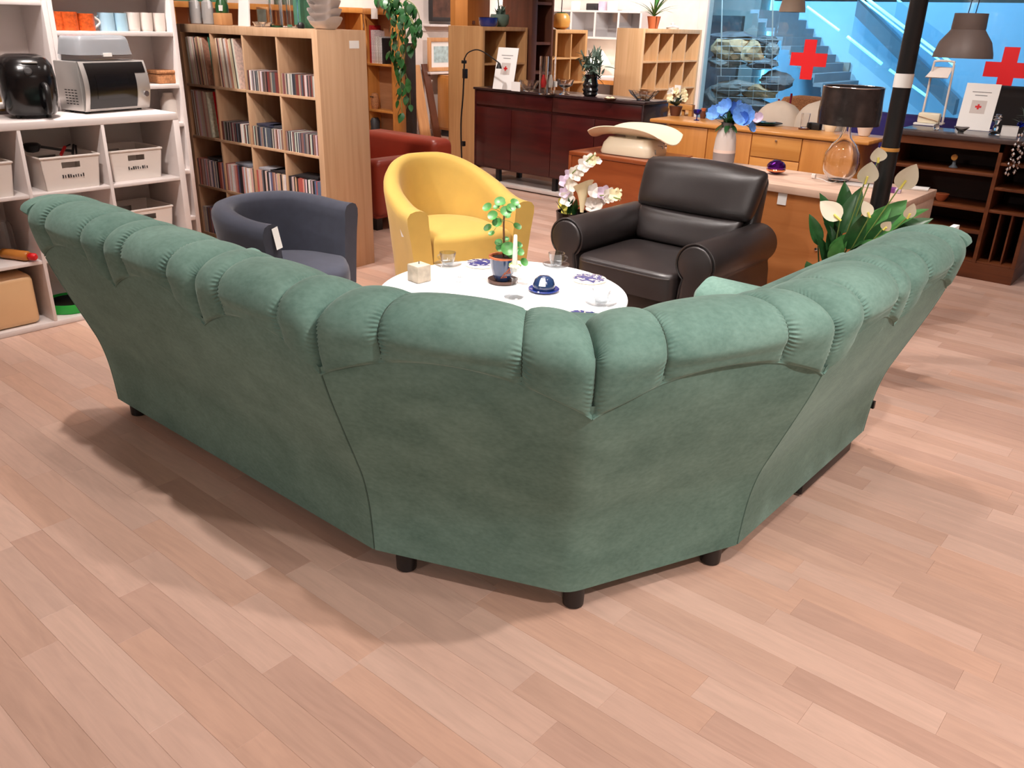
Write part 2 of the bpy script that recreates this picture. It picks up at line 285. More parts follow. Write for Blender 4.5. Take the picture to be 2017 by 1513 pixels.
MAT = dict(
 velvet=velvet('green_velvet', (86, 116, 106), (116, 147, 136)), plank=plankmat('laminate_plank'),
 seamgreen=plain('dark_green_seam', (60, 78, 68), .9), black=plain('black_plastic', (22, 20, 21), .4), blackgloss=plain('black_gloss', (12, 11, 13), .2, coat=.15),
 wall=plain('white_paint', (226, 214, 206), .8, bump=.1, bscale=300), ceil=plain('ceiling_paint', (225, 222, 218), .9), white=plain('white_laminate', (224, 214, 210), .45, var=.02),
 whitepl=plain('white_plastic', (232, 222, 214), .4, var=.02), birch=wood('ash_veneer', (190, 152, 118), (206, 170, 136), .5, (26, 26, 1.2)), birchv=wood('pale_birch', (206, 164, 118), (222, 184, 140), .5, (22, 22, 1.2)),
 shelfdim=wood('honey_birch', (186, 138, 88), (204, 158, 106), .55, (22, 22, 1.2)), mahog=wood('mahogany', (54, 16, 16), (74, 22, 20), .28, (2, 20, 20), coat=.3), mahogtop=wood('dark_mahogany_top', (44, 30, 32), (58, 40, 40), .3, (2, 20, 20), coat=.3),
 teak=wood('teak_veneer', (128, 62, 30), (152, 80, 42), .3, (2, 22, 14), coat=.3), gold=wood('honey_oak', (196, 130, 62), (214, 152, 82), .35, (1.5, 18, 18), coat=.2), goldv=wood('honey_oak_doors', (188, 122, 58), (206, 140, 72), .35, (18, 18, 1.6), coat=.2),
 oak=wood('oak_front', (176, 108, 58), (196, 128, 74), .4, (1.5, 12, 12)), oaktop=wood('pale_oak_top', (206, 172, 150), (222, 190, 168), .4, (2, 26, 26)),
 walnut=wood('walnut', (92, 48, 24), (116, 64, 34), .4, (2, 24, 24)), walnutin=wood('walnut_inside', (48, 28, 20), (62, 36, 26), .6, (2, 24, 24)), walnuttop=wood('dark_walnut_top', (62, 50, 48), (80, 64, 60), .3, (2, 24, 24), coat=.3),
 leather=plain('black_brown_leather', (40, 35, 35), .33, var=.1, scale=14, bump=.25, bscale=420, spec=.6), yellow=plain('yellow_wool', (206, 171, 86), .85, var=.05, scale=9, bump=.3, bscale=700, sheen=.2),
 navy=plain('charcoal_navy_cloth', (56, 59, 72), .9, var=.1, scale=20, bump=.3, bscale=800, sheen=.15), redl=plain('red_brown_leather', (140, 50, 32), .38, var=.06, bump=.15, bscale=300),
 tabletop=plain('white_tabletop', (242, 242, 242), .25, var=.01), glass=glass('clear_glass'), cupglass=cup_glass('thin_table_glass'), marble=plain('marbled_cream', (176, 164, 146), .5, var=.18, scale=28), gglass=glass('green_glass', (40, 120, 90)), bglass=glass('blue_glass', (20, 60, 220)), tglass=thin_glass('clear_plastic', (240, 243, 245), .08),
 pane=thin_glass('window_glass', (225, 240, 246), .06), chrome=plain('chrome', (220, 220, 222), .12, metal=1), label=plain('white_label', (240, 238, 234), .6, var=.01), print_=plain('grey_print', (130, 128, 128), .7),
 potblue=plain('blue_glaze', (30, 52, 88), .12, coat=.8, var=.25, scale=14), cobalt=plain('cobalt_glaze', (18, 44, 120), .1, coat=.9), terra=plain('brown_terracotta', (96, 70, 60), .7), terral=plain('orange_terracotta', (190, 104, 62), .7), amber=plain('amber_pot', (208, 150, 74), .35), soil=plain('soil', (40, 26, 18), .95, bump=.6, bscale=120),
 leaf=plain('fresh_leaf', (66, 128, 60), .42, var=.2, scale=30), leafd=plain('dark_leaf', (40, 84, 42), .35, var=.25, scale=18), leafp=plain('pothos_leaf', (38, 92, 44), .35, var=.25, scale=18), leafg=plain('grey_green_leaf', (96, 118, 104), .6, var=.2), stem=plain('stem_green', (120, 140, 70), .6), bark=plain('brown_stem', (104, 64, 36), .8),
 petalw=plain('white_petal', (240, 234, 226), .6, sss=1), petalc=plain('cream_petal', (244, 232, 190), .6), petaly=plain('yellow_petal', (238, 226, 110), .6), petalp=plain('lilac_petal', (206, 186, 206), .6), petalb=plain('blue_petal', (96, 150, 222), .6, var=.25, scale=40), petalb2=plain('deep_blue_petal', (60, 108, 196), .6), spathe=plain('pale_spathe', (224, 214, 192), .55, var=.05),
 wax=plain('candle_wax', (244, 238, 226), .5), stone=plain('grey_rock', (96, 92, 90), .85, var=.4, scale=5, bump=.8, bscale=20), stoneb=plain('tan_rock', (150, 118, 88), .85, var=.4, scale=5, bump=.8, bscale=20), stoned=plain('dark_rock', (62, 62, 66), .8, var=.4, scale=5, bump=.8, bscale=20),
 cream=plain('cream_enamel', (236, 224, 196), .3, coat=.3, var=.02), ceramic=plain('grey_white_ceramic', (206, 196, 190), .35, var=.05), ceramicg=plain('grey_ceramic', (140, 132, 132), .4), ceramicp=plain('pale_pink_band', (222, 200, 188), .4),
 silver=plain('brushed_silver', (186, 182, 178), .35, metal=.6, var=.03), screen=plain('dark_oven_door', (14, 12, 13), .22), obj=plain('coloured_sleeve', (200, 200, 200), .5, var=.22, scale=60, obj=True), 
 foil=plain('crinkled_dark_shade', (70, 62, 60), .22, metal=.55, var=.4, scale=12, bump=.9, bscale=28), grey=plain('grey_metal_lamp', (118, 104, 98), .5), creamlamp=plain('cream_lamp', (226, 214, 196), .5), dark=plain('charcoal', (40, 36, 36), .6), red=plain('cross_red', (206, 14, 22), .5, var=.02), bamber=plain('iridescent_violet', (92, 26, 128), .1, metal=.85, var=.5, scale=14),
 bluewall=plain('blue_lit_wall', (150, 190, 214), .6, var=.02), greywall=plain('grey_concrete', (120, 122, 120), .7), step=plain('stair_grey', (110, 120, 130), .6), led=emitter('led_strip', (120, 220, 255), 5.0), ledw=emitter('white_led', (255, 250, 235), 6.0), bulb=emitter('lamp_glow', (255, 244, 224), 3.0), bluesofa=plain('blue_violet_fabric', (52, 44, 120), .8), ivory=plain('ivory_upholstery', (206, 190, 172), .8, bump=.2, bscale=60), mallfloor=plain('mall_floor', (140, 160, 170), .3),
 orange=plain('orange_glaze', (196, 84, 34), .3, var=.35, scale=60), skyblue=plain('light_blue_glaze', (162, 196, 214), .3, var=.03), tanw=wood('tan_wood', (196, 140, 92), (212, 158, 106), .5), amberbox=plain('peach_plastic', (226, 186, 140), .3, var=.03), greenpl=plain('bright_green_plastic', (36, 178, 66), .4, var=.03), pin=wood('rolling_pin_wood', (186, 112, 46), (206, 132, 58), .4), wicker=plain('wicker', (176, 120, 78), .8, var=.35, scale=80, bump=.6, bscale=90),
 picture=plain('blue_watercolour', (176, 200, 202), .6, var=.3, scale=16), pictured=plain('dark_painting', (92, 60, 46), .4, var=.5, scale=9), pictureo=plain('orange_painting', (222, 146, 60), .5, var=.4, scale=7), tealtin=plain('teal_tin', (78, 138, 112), .5), mesh_=plain('net_wire', (150, 150, 150), .5, metal=.4), backp=wood('shelf_back', (168, 118, 80), (184, 134, 94), .6, (3, 3, 14)), brownp=wood('tall_brown_panel', (84, 46, 30), (104, 60, 40), .45, (16, 16, 1.4)), goldpanel=wood('tall_gold_panel', (170, 108, 50), (188, 124, 62), .45, (16, 16, 1.4)), yarn=plain('yellow_jar_fill', (206, 150, 40), .4),
)

# ------------------------------------------------------------------ structure
XW, YW = -9.2, 12.0                      # far wall planes
SOFA = [(-3.309, 1.386), (-1.699, 1.391), (-1.130, 1.621), (-.886, 2.182), (-.884, 3.285)]
def floor():
    fl = struct(MB().bb(-9.6, 3.2, -5.2, 12.0, -.06, -.009).build('floor', MAT['terra']), 'pinkish beige wood strip laminate floor')
    TW = .0972; tones = [(196, 161, 143), (200, 166, 149), (190, 155, 137), (204, 171, 154), (195, 163, 147), (187, 152, 135), (198, 160, 140)]
    strips = []
    known = {6: [-2.2], 7: [-1.40], 8: [-2.135, -1.13], 10: [-2.438, -1.86], 11: [-1.94, -1.42], 12: [-.90], 17: [-.457], 19: [-.19], 23: [-.727, -.2], 26: [-.41]}
    r = random.Random(3)
    for k in range(-53, 123):
        y0 = .0192+k*TW; x = -9.6-r.random()*.6; ends = known.get(k)
        while x < 3.2:
            x1 = x+r.uniform(.42, .78)
            if ends:
                for e in ends:
                    if x < e and abs(x1-e) < .42: x1 = e; break
            strips.append((max(x, -9.6), min(x1, 3.2), y0, y0+TW, r.choice(tones), r.uniform(.975, 1.025))); x = x1
    def area_px(s):
        cs = [(s[0], s[2], 0), (s[1], s[2], 0), (s[1], s[3], 0), (s[0], s[3], 0)]
        q = [proj(c) for c in cs]
        if min(p[2] for p in q) < .25: return 0
        cx = sum(p[0] for p in q)/4; cy = sum(p[1] for p in q)/4
        if not (-60 < cx < 2080 and 0 < cy < 1570): return 0
        mx, my = (s[0]+s[1])/2, (s[2]+s[3])/2
        if -3.2 < mx < -1.1 and 1.55 < my < 3.6 and my > 1.55: return 0
        if mx < -4.55 and my < 3.2: return 0
        if -5.9 < mx < -4.45 and my > 3.2 and my < 9: return 0
        if -3.9 < mx < -1.0 and my > 3.6: return 0
        a = 0
        for i in range(4): a += q[i][0]*q[(i+1) % 4][1]-q[(i+1) % 4][0]*q[i][1]
        return abs(a)/2
    order = sorted(range(len(strips)), key=lambda i: -area_px(strips[i]))
    def mesh_of(idx, name):
        vs, fs, cs = [], [], []
        for i in idx:
            x0, x1, y0, y1, t, b = strips[i]; g = .00012; c = tuple(v*b for v in lin(t)); n = len(vs); e = .0005
            vs += [(x0+g, y0+g, -.009), (x1-g, y0+g, -.009), (x1-g, y1-g, -.009), (x0+g, y1-g, -.009),
                   (x0+g, y0+g, -e), (x1-g, y0+g, -e), (x1-g, y1-g, -e), (x0+g, y1-g, -e),
                   (x0+g+e, y0+g+e, 0), (x1-g-e, y0+g+e, 0), (x1-g-e, y1-g-e, 0), (x0+g+e, y1-g-e, 0)]
            q = [(8, 9, 10, 11)]+[(a, (a+1) % 4, 4+(a+1) % 4, 4+a) for a in range(4)]+[(4+a, 4+(a+1) % 4, 8+(a+1) % 4, 8+a) for a in range(4)]
            fs += [tuple(n+j for j in f) for f in q]; cs += [(*c, 1)]*12
        me = bpy.data.meshes.new(name); me.from_pydata(vs, [], fs)
        ca = me.color_attributes.new('tone', 'FLOAT_COLOR', 'POINT'); ca.data.foreach_set('color', [x for c in cs for x in c])
        me.materials.append(MAT['plank']); return me
    for i in order[:300]: link('plank', mesh_of([i], 'plank'), fl)
    o = link('plank_field', mesh_of(order[300:], 'plank_field'), fl); o['kind'] = 'stuff'
floor()
struct(MB().bb(-9.6, 3.4, -5.4, YW, CEIL, CEIL+.1).build('ceiling', MAT['ceil']), 'white shop ceiling')
struct(MB().bb(XW-.1, XW, 3.9, YW+.1, 0, CEIL).build('wall_left', MAT['wall']), 'white far left wall behind the pictures')
struct(MB().bb(-5.5, -5.4, -5.4, 2.9, 0, CEIL).build('wall_side', MAT['wall']), 'white wall behind the white bookcases')
struct(MB().bb(-9.3, -7.15, 3.8, 3.9, 0, CEIL).build('wall_partition', MAT['wall']), 'white partition behind the record shelf').location.y = 0
XP = float(PY(1372, 100, YW)[0])
struct(MB().bb(XW, XP, YW, YW+.12, 0, CEIL).build('wall_back', MAT['wall']), 'white back wall beside the glass front')
struct(MB().bb(XP, XP+.14, YW-.06, YW+.12, 0, CEIL).build('trim_1', MAT['wall'], bevel=.01), 'white post at the edge of the glass front')
struct(MB().bb(3.2, 3.3, -5.4, YW, 0, CEIL).build('wall_right', MAT['wall']), 'white wall out of view on the right')
struct(MB().bb(-5.5, 3.3, -5.4, -5.3, 0, CEIL).build('wall_front', MAT['wall']), 'white wall behind the viewer')
struct(MB().bb(XW, XW+.018, 3.9, YW, 0, .09).build('baseboard_left', MAT['white'], bevel=.004), 'white baseboard of the far left wall')
struct(MB().bb(XW+.018, XP, YW-.018, YW, 0, .09).build('baseboard_back', MAT['white'], bevel=.004), 'white baseboard of the back wall')

def cross_poly(s):
    a, b = s/2, s/6
    return [(-b, -a), (b, -a), (b, -b), (a, -b), (a, b), (b, b), (b, a), (-b, a), (-b, b), (-a, b), (-a, -b), (-b, -b)]
def window(n, x0, x1, cu, cv, lab):
    g = MB().bb(x0, x1, YW-.006, YW+.006, .02, CEIL).build('window_%d' % n, MAT['pane']); struct(g, lab)
    if cu:
        c = PY(cu, cv, YW-.012)
        MB().prism([(c[0]+p[0], c[2]+p[1]) for p in cross_poly(.51)], YW-.010, YW-.0065, 'y').build('red_cross', MAT['red'], g, label='red cross emblem on the glass')
XG = [XP+.14, float(PY(1526, 100, YW)[0]), float(PY(1800, 100, YW)[0]), 3.2]
window(1, XG[0], XG[1]-.004, None, None, 'glass pane in front of the hanging rocks')
window(2, XG[1]+.004, XG[2]-.004, 1592, 117.5, 'glass pane with red cross near the rocks')
window(3, XG[2]+.004, XG[3], 1984, 138, 'glass pane with red cross at the far right')

# the mall outside the glass
struct(MB().bb(-14, 8, YW+.13, 30, -.1, -.005).build('ground', MAT['mallfloor']), 'pale mall floor outside the glass')
YB = 16.5
xb0 = float(PY(1505, 100, YB)[0])
struct(MB().bb(xb0, 4.5, YB, YB+.2, 0, 2.05).build('wall_mall_blue', MAT['bluewall']), 'blue lit wall under the mall stair')
struct(MB().bb(xb0-6, xb0, YB-.4, YB+.2, 0, 6).build('wall_mall_grey', MAT['greywall']), 'grey concrete wall behind the hanging rocks')
struct(MB().bb(-12, 8, 24, 24.2, 0, 9).build('wall_mall_far', MAT['greywall']), 'pale far wall of the mall')
struct(MB().bb(-12, 8, 12.13, 30, 6.6, 6.8).build('ceiling_mall', MAT['ceil']), 'mall ceiling')
def stairs():
    t = thing('staircase', 'blue lit open mall staircase with glowing handrails behind the glass', 'stairs', PY(1700, 250, YB-.2)*np.array([1, 1, 0]))
    p0, p1 = PY(1570, 40, YB-.3), PY(1762, 262, YB-.3)
    n = 13; dx = (p1[0]-p0[0])/n; dz = (p1[2]-p0[2])/n
    for k in range(-1, n+3):
        x = p0[0]+k*dx; z = p0[2]+k*dz
        MB().bb(x, x+dx*1.02, YB-1.9, YB-.25, z-.06, z).bb(x+dx*.9, x+dx*1.02, YB-1.9, YB-.25, z+dz, z-.06).build('step', MAT['step'], t, world=True)
    def rail(u0, v0, u1, v1, y, r, m, nm):
        a, b = PY(u0, v0, y), PY(u1, v1, y); MB().tube([a, b], r, 6).build(nm, m, t, world=True)
    rail(1590, 13, 1653, 60, YB-1.95, .02, MAT['led'], 'led_strip'); rail(1669, 72, 1737, 126, YB-1.95, .025, MAT['led'], 'led_strip')
    rail(1752, 137, 1826, 190, YB-1.95, .02, MAT['led'], 'led_strip')
    rail(1706, -4, 1880, 128, YB-2.2, .022, MAT['led'], 'led_strip'); rail(1690, -6, 1850, 118, YB-2.2, .014, MAT['led'], 'led_strip')
    rail(1768, 0, 1880, 84, YB+.4, .02, MAT['led'], 'led_strip')
    for a in ((1690, -6, 1845, 118), (1768, 0, 1880, 84)):
        pa, pb = PY(a[0], a[1], YB-2.2), PY(a[2], a[3], YB-2.2)
        MB().add([pa, pb, pb+np.array([0, 0, -.8]), pa+np.array([0, 0, -.8])], [(0, 1, 2, 3)]).build('glass_balustrade', MAT['pane'], t, world=True)
    pa, pb = PY(1690, -6, YB-.4), PY(1885, 190, YB-.4)
    MB().prism([(pa[0], pa[2]-.05), (pb[0], pb[2]-.05), (pb[0], pb[2]-.3), (pa[0], pa[2]-.3)], YB-.4, YB-.2, 'y').build('stringer', MAT['step'], t, world=True)
stairs()
def rock(name, u, v, y, r, sx, sz, mat, lab, seed):
    bm = bmesh.new(); bmesh.ops.create_icosphere(bm, subdivisions=3, radius=1); q = random.Random(seed)
    fr = [(Vector((q.uniform(-1, 1), q.uniform(-1, 1), q.uniform(-1, 1))).normalized(), q.uniform(.55, .95)) for _ in range(14)]
    for vv in bm.verts:
        for n, d in fr:
            e = vv.co.dot(n)
            if e > d: vv.co -= n*(e-d)
        vv.co *= 1+.07*math.sin(vv.co.x*7+seed)*math.sin(vv.co.y*6+seed*2)+.06*math.sin(vv.co.z*9+vv.co.x*5+seed); vv.co = Vector((vv.co.x*sx*r, vv.co.y*r*.8, vv.co.z*sz*r))
    me = bpy.data.meshes.new(name); bm.to_mesh(me); bm.free(); me.materials.append(mat)
    o = link(name, me); o.location = tuple(PY(u, v, y)); tag(o, lab, 'rock', 'rocks hung in wire nets outside the glass'); return o
YR = 14.2
rk = [(1440, 92, .36, 1.2, .8, 'stoneb', 'large tan rock in the upper net, leftmost'), (1482, 104, .3, 1.1, .9, 'stoneb', 'tan rock in the middle of the upper net'), (1521, 100, .22, .9, .7, 'stone', 'grey brown rock at the right of the upper net'), (1450, 73, .3, 2, .35, 'stoned', 'dark flat rock on top of the upper net'),
      (1508, 79, .22, 1.4, .5, 'stoned', 'dark rock at the top right of the upper net'), (1430, 122, .3, 1.5, .4, 'stone', 'flat grey rock under the tan rocks'), (1500, 124, .3, 1.3, .4, 'stoned', 'dark rock at the bottom of the upper net'), (1525, 160, .3, 1.2, .7, 'stoned', 'angular dark slab jutting right in the lower net'),
      (1450, 172, .34, 1.6, .5, 'stone', 'long grey rock in the lower net'), (1495, 180, .3, 1.2, .6, 'stoneb', 'brown rock low in the lower net'), (1408, 190, .3, 1.2, .7, 'stone', 'rounded grey rock behind the small flowers'), (1465, 205, .4, 1.8, .5, 'stoned', 'dark rock lowest of the lower net')]
for i, a in enumerate(rk): rock('rock', a[0], a[1], YR, a[2]*.88, a[3], a[4], MAT[a[5]], a[6]+' outside the glass', i)
def net(v0, v1, lab):
    t = thing('wire_net', lab, 'net', PY(1470, v1, YR))
    for i in range(6):
        u = 1410+i*24; MB().tube([PY(u+4, v0, YR-.42), PY(u, v1, YR-.42)], .0035, 4).build('wire', MAT['mesh_'], t, world=True)
    for i in range(5):
        v = v0+(v1-v0)*i/4; MB().tube([PY(1412, v, YR-.42), PY(1536, v+2, YR-.42)], .0035, 4).build('wire', MAT['mesh_'], t, world=True)
    for u in (1420, 1520): MB().tube([PY(u, v0, YR-.42), PY(u+4, -60, YR-.42)], .008, 4).build('hanger', MAT['mesh_'], t, world=True)
net(76, 134, 'wire net around the upper cluster of rocks'); net(150, 206, 'wire net around the lower cluster of rocks')
a, b = PY(1388, 30, YB-.45), PY(1455, 120, YB-.45)
tag(MB().bb(a[0], b[0], YB-.52, YB-.41, b[2]-2, a[2]).build('wall_panel', MAT['stoned']), 'dark grey panel on the wall behind the rocks', 'panel')
p = PY(1505, 40, YB-.02); tag(MB().bb(xb0+.03, xb0+.07, YB-.06, YB-.01, .3, 6).build('light_line', MAT['led']), 'vertical glowing blue line beside the grey wall', 'light')
p = PY(1650, 145, YB-.05); t = thing('wall_box', 'grey wall box with round grille on the blue wall', 'wall box', (p[0], p[1], p[2]))
MB().bb(-.2, .2, -.03, .03, -.2, .2).build('housing', MAT['greywall'], t, bevel=.01); MB().lathe([(.09, 0), (.09, .02), (.06, .03)], 0, 0, 0, 20).build('grille', MAT['dark'], t).rotation_euler = (math.pi/2, 0, 0)
for i, (u, v, l) in enumerate([(1925, 42, 1.6), (1975, 47, .9), (2005, 50, .8)]):
    p = PY(u, v, 21); tag(MB().bb(p[0], p[0]+l, 21, 21.12, p[2]-.05, p[2]+.05).build('ceiling_light', MAT['ledw']), ['long white ceiling light line far across the mall', 'short white light beside the long one across the mall', 'last white light at the right edge across the mall'][i], 'light')
p = PY(1900, 100, 20); struct(MB().bb(p[0], 6, 20, 20.3, 3.4, 4.1).build('trim_mall_gallery', MAT['bluewall']), 'gallery edge across the mall')
p = PY(1760, 150, 19); struct(MB().bb(p[0], 6, 19, 19.1, 0, 1.1).build('wall_mall_rail', MAT['step']), 'low wall across the mall')

# ------------------------------------------------------------------ corner sofa
def sofa():
    t = thing('corner_sofa', 'large green velvet corner sofa seen from behind with quilted rolled top', 'sofa', (-1.75, 1.9, 0))
    P = [np.array(p) for p in SOFA]; n = len(P)
    nor = []
    for i in range(n-1):
        d = P[i+1]-P[i]; d /= np.linalg.norm(d); nor.append(np.array([d[1], -d[0]]))
    mit = [nor[0]]+[(nor[i-1]+nor[i])/(1+nor[i-1]@nor[i]) for i in range(1, n-1)]+[nor[-1]]
    zs = np.array([.07, .16, .25, .34, .42, .515, .62, .69, .735, .80, .86]); os_ = np.array([0, .006, .016, .036, .066, .104, .145, .169, .182, .194, .198])
    pz = spline(np.c_[zs, os_], 160)
    def outp(z): return float(np.interp(z, pz[:, 0], pz[:, 1]))
    def at(i, w, out, z):
        b = P[i]*(1-w)+P[i+1]*w; m = mit[i]*(1-w)+mit[i+1]*w; q = b+m*out
        return (q[0], q[1], z)
    L = [np.linalg.norm(P[i+1]-P[i]) for i in range(n-1)]
    SC_ = [3, 1, 1, 2]                                    # scallops on each stretch
    lo, hi = .714, .805
    def hem(f):                                           # f in 0..1 within a scallop
        return lo+(hi-lo)*(max(0, math.sin(math.pi*f))**.8)
    for i in range(n-1):
        nu, nz = 30*SC_[i]+1, 34
        if i != 2: G = []
        gl = .0035/L[i]
        ws = list(np.linspace(gl, 1-gl, nu)); ws = [gl*.2]+ws+[1-gl*.2]
        for w in ws:
            f = (w*SC_[i]) % 1 if w < 1 else 0; zt = hem(f)+.02; row = []
            edge = -.007 if ((w < gl or w > 1-gl) and not (i == 1 and w > .5) and not (i == 2 and w < .5)) else 0
            for k in range(nz):
                z = .07+(zt-.07)*k/(nz-1); row.append(at(i, w, outp(z)+edge, z))
            row = [at(i, w, -.06, .07)]+row
            G.append(row)
        if i == 1: apex = len(G); continue
        if i == 2:                                        # the corner panel is one cloth with a soft crease
            A_ = np.array(G); A_ = np.delete(A_, [apex-1, apex], axis=0)
            for _ in range(5): B_ = A_.copy(); B_[apex-5:apex+5] = .5*A_[apex-5:apex+5]+.25*A_[apex-6:apex+4]+.25*A_[apex-4:apex+6]; A_ = B_
            G = A_
        MB().grid(G).build('back_panel', MAT['velvet'], t, world=True, smooth=70)
    # rolled quilted head, one padded channel at a time
    NT = 270
    def section(zh):
        return spline([(outp(zh)+.002, zh-.004), (outp(zh)+.009, zh+.012), (.2035+.004*((zh-.714)/.09), zh+.52*(.857-zh)), (.212+.004*((zh-.714)/.09), .857), (.198, .895), (.157, .921), (.095, .929), (.03, .916), (-.04, .879), (-.09, .822), (-.12, .74), (-.13, .60)], NT)
    r = random.Random(11)
    for i in range(n-1):
        for k in range(SC_[i]):
            fr = [0, .255, .755, 1.0]
            for c in range(3):
                f0, f1 = fr[c], fr[c+1]; wl = L[i]/SC_[i]
                dl = .024 if c == 0 else .011; dr = .024 if c == 2 else .011
                if i == 0 and k == 0 and c == 0: dl = .012
                if i == 3 and k == SC_[i]-1 and c == 2: dr = .012
                us = (1-np.cos(np.linspace(0, math.pi, 29)))/2
                ph = r.uniform(0, 6); ph2 = r.uniform(0, 6); G = []
                for u in us:
                    f = f0+(f1-f0)*u; w = (k+f)/SC_[i]; s = section(hem(min(f, .9999)))
                    tg = np.gradient(s, axis=0); tg /= np.linalg.norm(tg, axis=1)[:, None]+1e-9; nn = np.c_[-tg[:, 1], tg[:, 0]]*-1
                    if nn[NT//4] @ np.array([1, 0]) < 0: nn = -nn
                    ml, mr = u*(f1-f0)*wl, (1-u)*(f1-f0)*wl
                    tt = np.linspace(0, 1, NT); wgt = np.clip(tt/.08, .10, 1)
                    al = np.concatenate([[0], np.cumsum(np.linalg.norm(np.diff(s, axis=0), axis=1))])
                    d = .012*(1-abs(2*u-1)**2.4)-dl*(.6*math.exp(-ml/.014)+.4*math.exp(-ml/.004))-dr*(.6*math.exp(-mr/.014)+.4*math.exp(-mr/.004)); dcr = .032*((dl > .02)*math.exp(-ml/.045)+(dr > .02)*math.exp(-mr/.045))
                    jag = np.sin(al*2*math.pi/.0125+ph+1.3*np.sin(al*23+ph2)); am = .5+.5*np.sin(al*31+ph2)
                    wr = .0034*jag*am*(math.exp(-((ml-.007)/.010)**2)+math.exp(-((mr-.007)/.010)**2))
                    crest = np.exp(-((tt-.44)/.22)**2); q = s+nn*((d*wgt-dcr*crest+wr*np.clip((tt-.06)*8, 0, 1))[:, None])
                    G.append([at(i, w, a, b) for a, b in q])
                    if u == us[0] and not (i == 0 and k == 0 and c == 0):
                        MB().tube([at(i, w, a, b) for a, b in (s+nn*((d*wgt-dcr*crest+.0012)[:, None]))[14:200:3]], .0017, 5).build('seam_stitching', MAT['seamgreen'], t, world=True)
                MB().grid(G).build('headrest_channel', MAT['velvet'], t, world=True, smooth=75)
    # hem piping along the scallops, module seams and end piping
    for i in range(n-1):
        pts = []
        for w in np.linspace(0.002, .998, 36*SC_[i]+1):
            f = (w*SC_[i]) % 1; z = hem(f)-.001; pts.append(at(i, w, outp(z)+.001, z))
        MB().tube(pts, .0028, 6).build('piping', MAT['velvet'], t, world=True, smooth=True)
    for i, w in ((0, 0.0), (0, .9995), (2, .9995), (3, 1.0)):
        pts = [at(i, w, outp(z)-(.002 if w in (0., 1.) else .005), z) for z in np.linspace(.072, .71, 30)]
        MB().tube(pts, .004 if w in (0., 1.) else .0025, 6).build('piping', MAT['velvet'] if w in (0., 1.) else MAT['seamgreen'], t, world=True, smooth=True)
    # ends: closed side panels with a flared lip
    def side(i, w, sgn):
        d = (P[1]-P[0])/L[0]*-1 if w == 0 else (P[-1]-P[-2])/L[-1]
        inner = [(outp(z)-.004, z) for z in np.linspace(.07, .72, 22)]+[(.19, .80), (.19, .87), (.14, .915), (.05, .925), (-.06, .88), (-.12, .76), (-.15, .54), (-.60, .50), (-.66, .46), (-.66, .07)]
        vs = []
        for off in (-.012, .016):
            for o, z in inner:
                b = P[0 if w == 0 else -1]+nor[0 if w == 0 else -1]*o+d*off; vs.append((b[0], b[1], z))
        m = len(inner); fs = [tuple(range(m)), tuple(range(m, 2*m))]+[(a, (a+1) % m, m+(a+1) % m, m+a) for a in range(m)]
        MB().add(vs, fs).build('side_panel', MAT['velvet'], t, world=True, bevel=.006)
        # lip: a padded tongue that flares past the end of the back
        G = []
        for a in np.linspace(0, 1, 14):
            row = []
            hw = .115*(1-a**2.2)+.006; th = .036*(1-a**2)+.010
            for b in np.linspace(0, 2*math.pi, 20, endpoint=False):
                o = .10+(.035*a)+hw*math.cos(b); z = .885-.02*a+.015*math.sin(a*3)+th*math.sin(b)*(1 if math.sin(b) > 0 else .6)
                q = P[0 if w == 0 else -1]+nor[0 if w == 0 else -1]*o+d*(-.03+.145*a); row.append((q[0], q[1], z))
            G.append(row)
        MB().grid(G, close_v=True, cap=True).build('end_lip', MAT['velvet'], t, world=True, smooth=True)
        # rolled arm on the seat side
        G = []
        AD = .70 if w == 0 else .76
        for a in np.linspace(-.10, -AD, 16):
            row = []; e = min(1, (abs(a)-.10)/.05+.3, (AD-abs(a))/.05+.35)
            for b in np.linspace(0, 2*math.pi, 24, endpoint=False):
                q = P[0 if w == 0 else -1]+nor[0 if w == 0 else -1]*a+d*(-.09+.115*math.cos(b)*e); row.append((q[0], q[1], (.53 if w == 0 else .505)+.085*math.sin(b)*e))
            G.append(row)
        MB().grid(G, close_v=True, cap=True).build('armrest', MAT['velvet'], t, world=True, smooth=True)
    side(0, 0, -1); side(3, 1, 1)
    # seat bodies and cushions on the far side
    f = lambda q: [(P[0][0]+.02, P[0][1]+q), (P[1][0]-.05, P[1][1]+q)]
    MB().prism([(-3.29, 1.41), (-1.72, 1.41), (-1.15, 1.64), (-.91, 2.19), (-.91, 3.27), (-1.68, 3.27), (-1.68, 2.5), (-1.92, 2.10), (-3.29, 2.06)], .07, .30).build('seat_base', MAT['velvet'], t, world=True, bevel=.01)
    MB().prism([(-3.20, 1.45), (-1.70, 1.45), (-1.20, 1.68), (-1.0, 2.2), (-1.0, 3.2), (-1.08, 3.2), (-1.1, 2.3), (-1.3, 1.95), (-1.75, 1.6), (-3.20, 1.6)], .30, .80).build('inner_back', MAT['velvet'], t, world=True, bevel=.02)
    for k in range(3):
        x0 = -3.14+k*.45; o = [(x0+.22+.215*math.copysign(abs(math.cos(a))**.4, math.cos(a)), 1.82+.24*math.copysign(abs(math.sin(a))**.4, math.sin(a))) for a in np.linspace(0, 2*math.pi, 32, endpoint=False)]
        MB().pad(o, .29, .42, .04, .02).build('seat_cushion', MAT['velvet'], t, world=True, smooth=True)
    for k in range(2):
        y0 = 2.52+k*.33; o = [(-1.41+.27*math.copysign(abs(math.cos(a))**.4, math.cos(a)), y0+.15+.155*math.copysign(abs(math.sin(a))**.4, math.sin(a))) for a in np.linspace(0, 2*math.pi, 32, endpoint=False)]
        MB().pad(o, .29, .42, .04, .02).build('seat_cushion', MAT['velvet'], t, world=True, smooth=True)
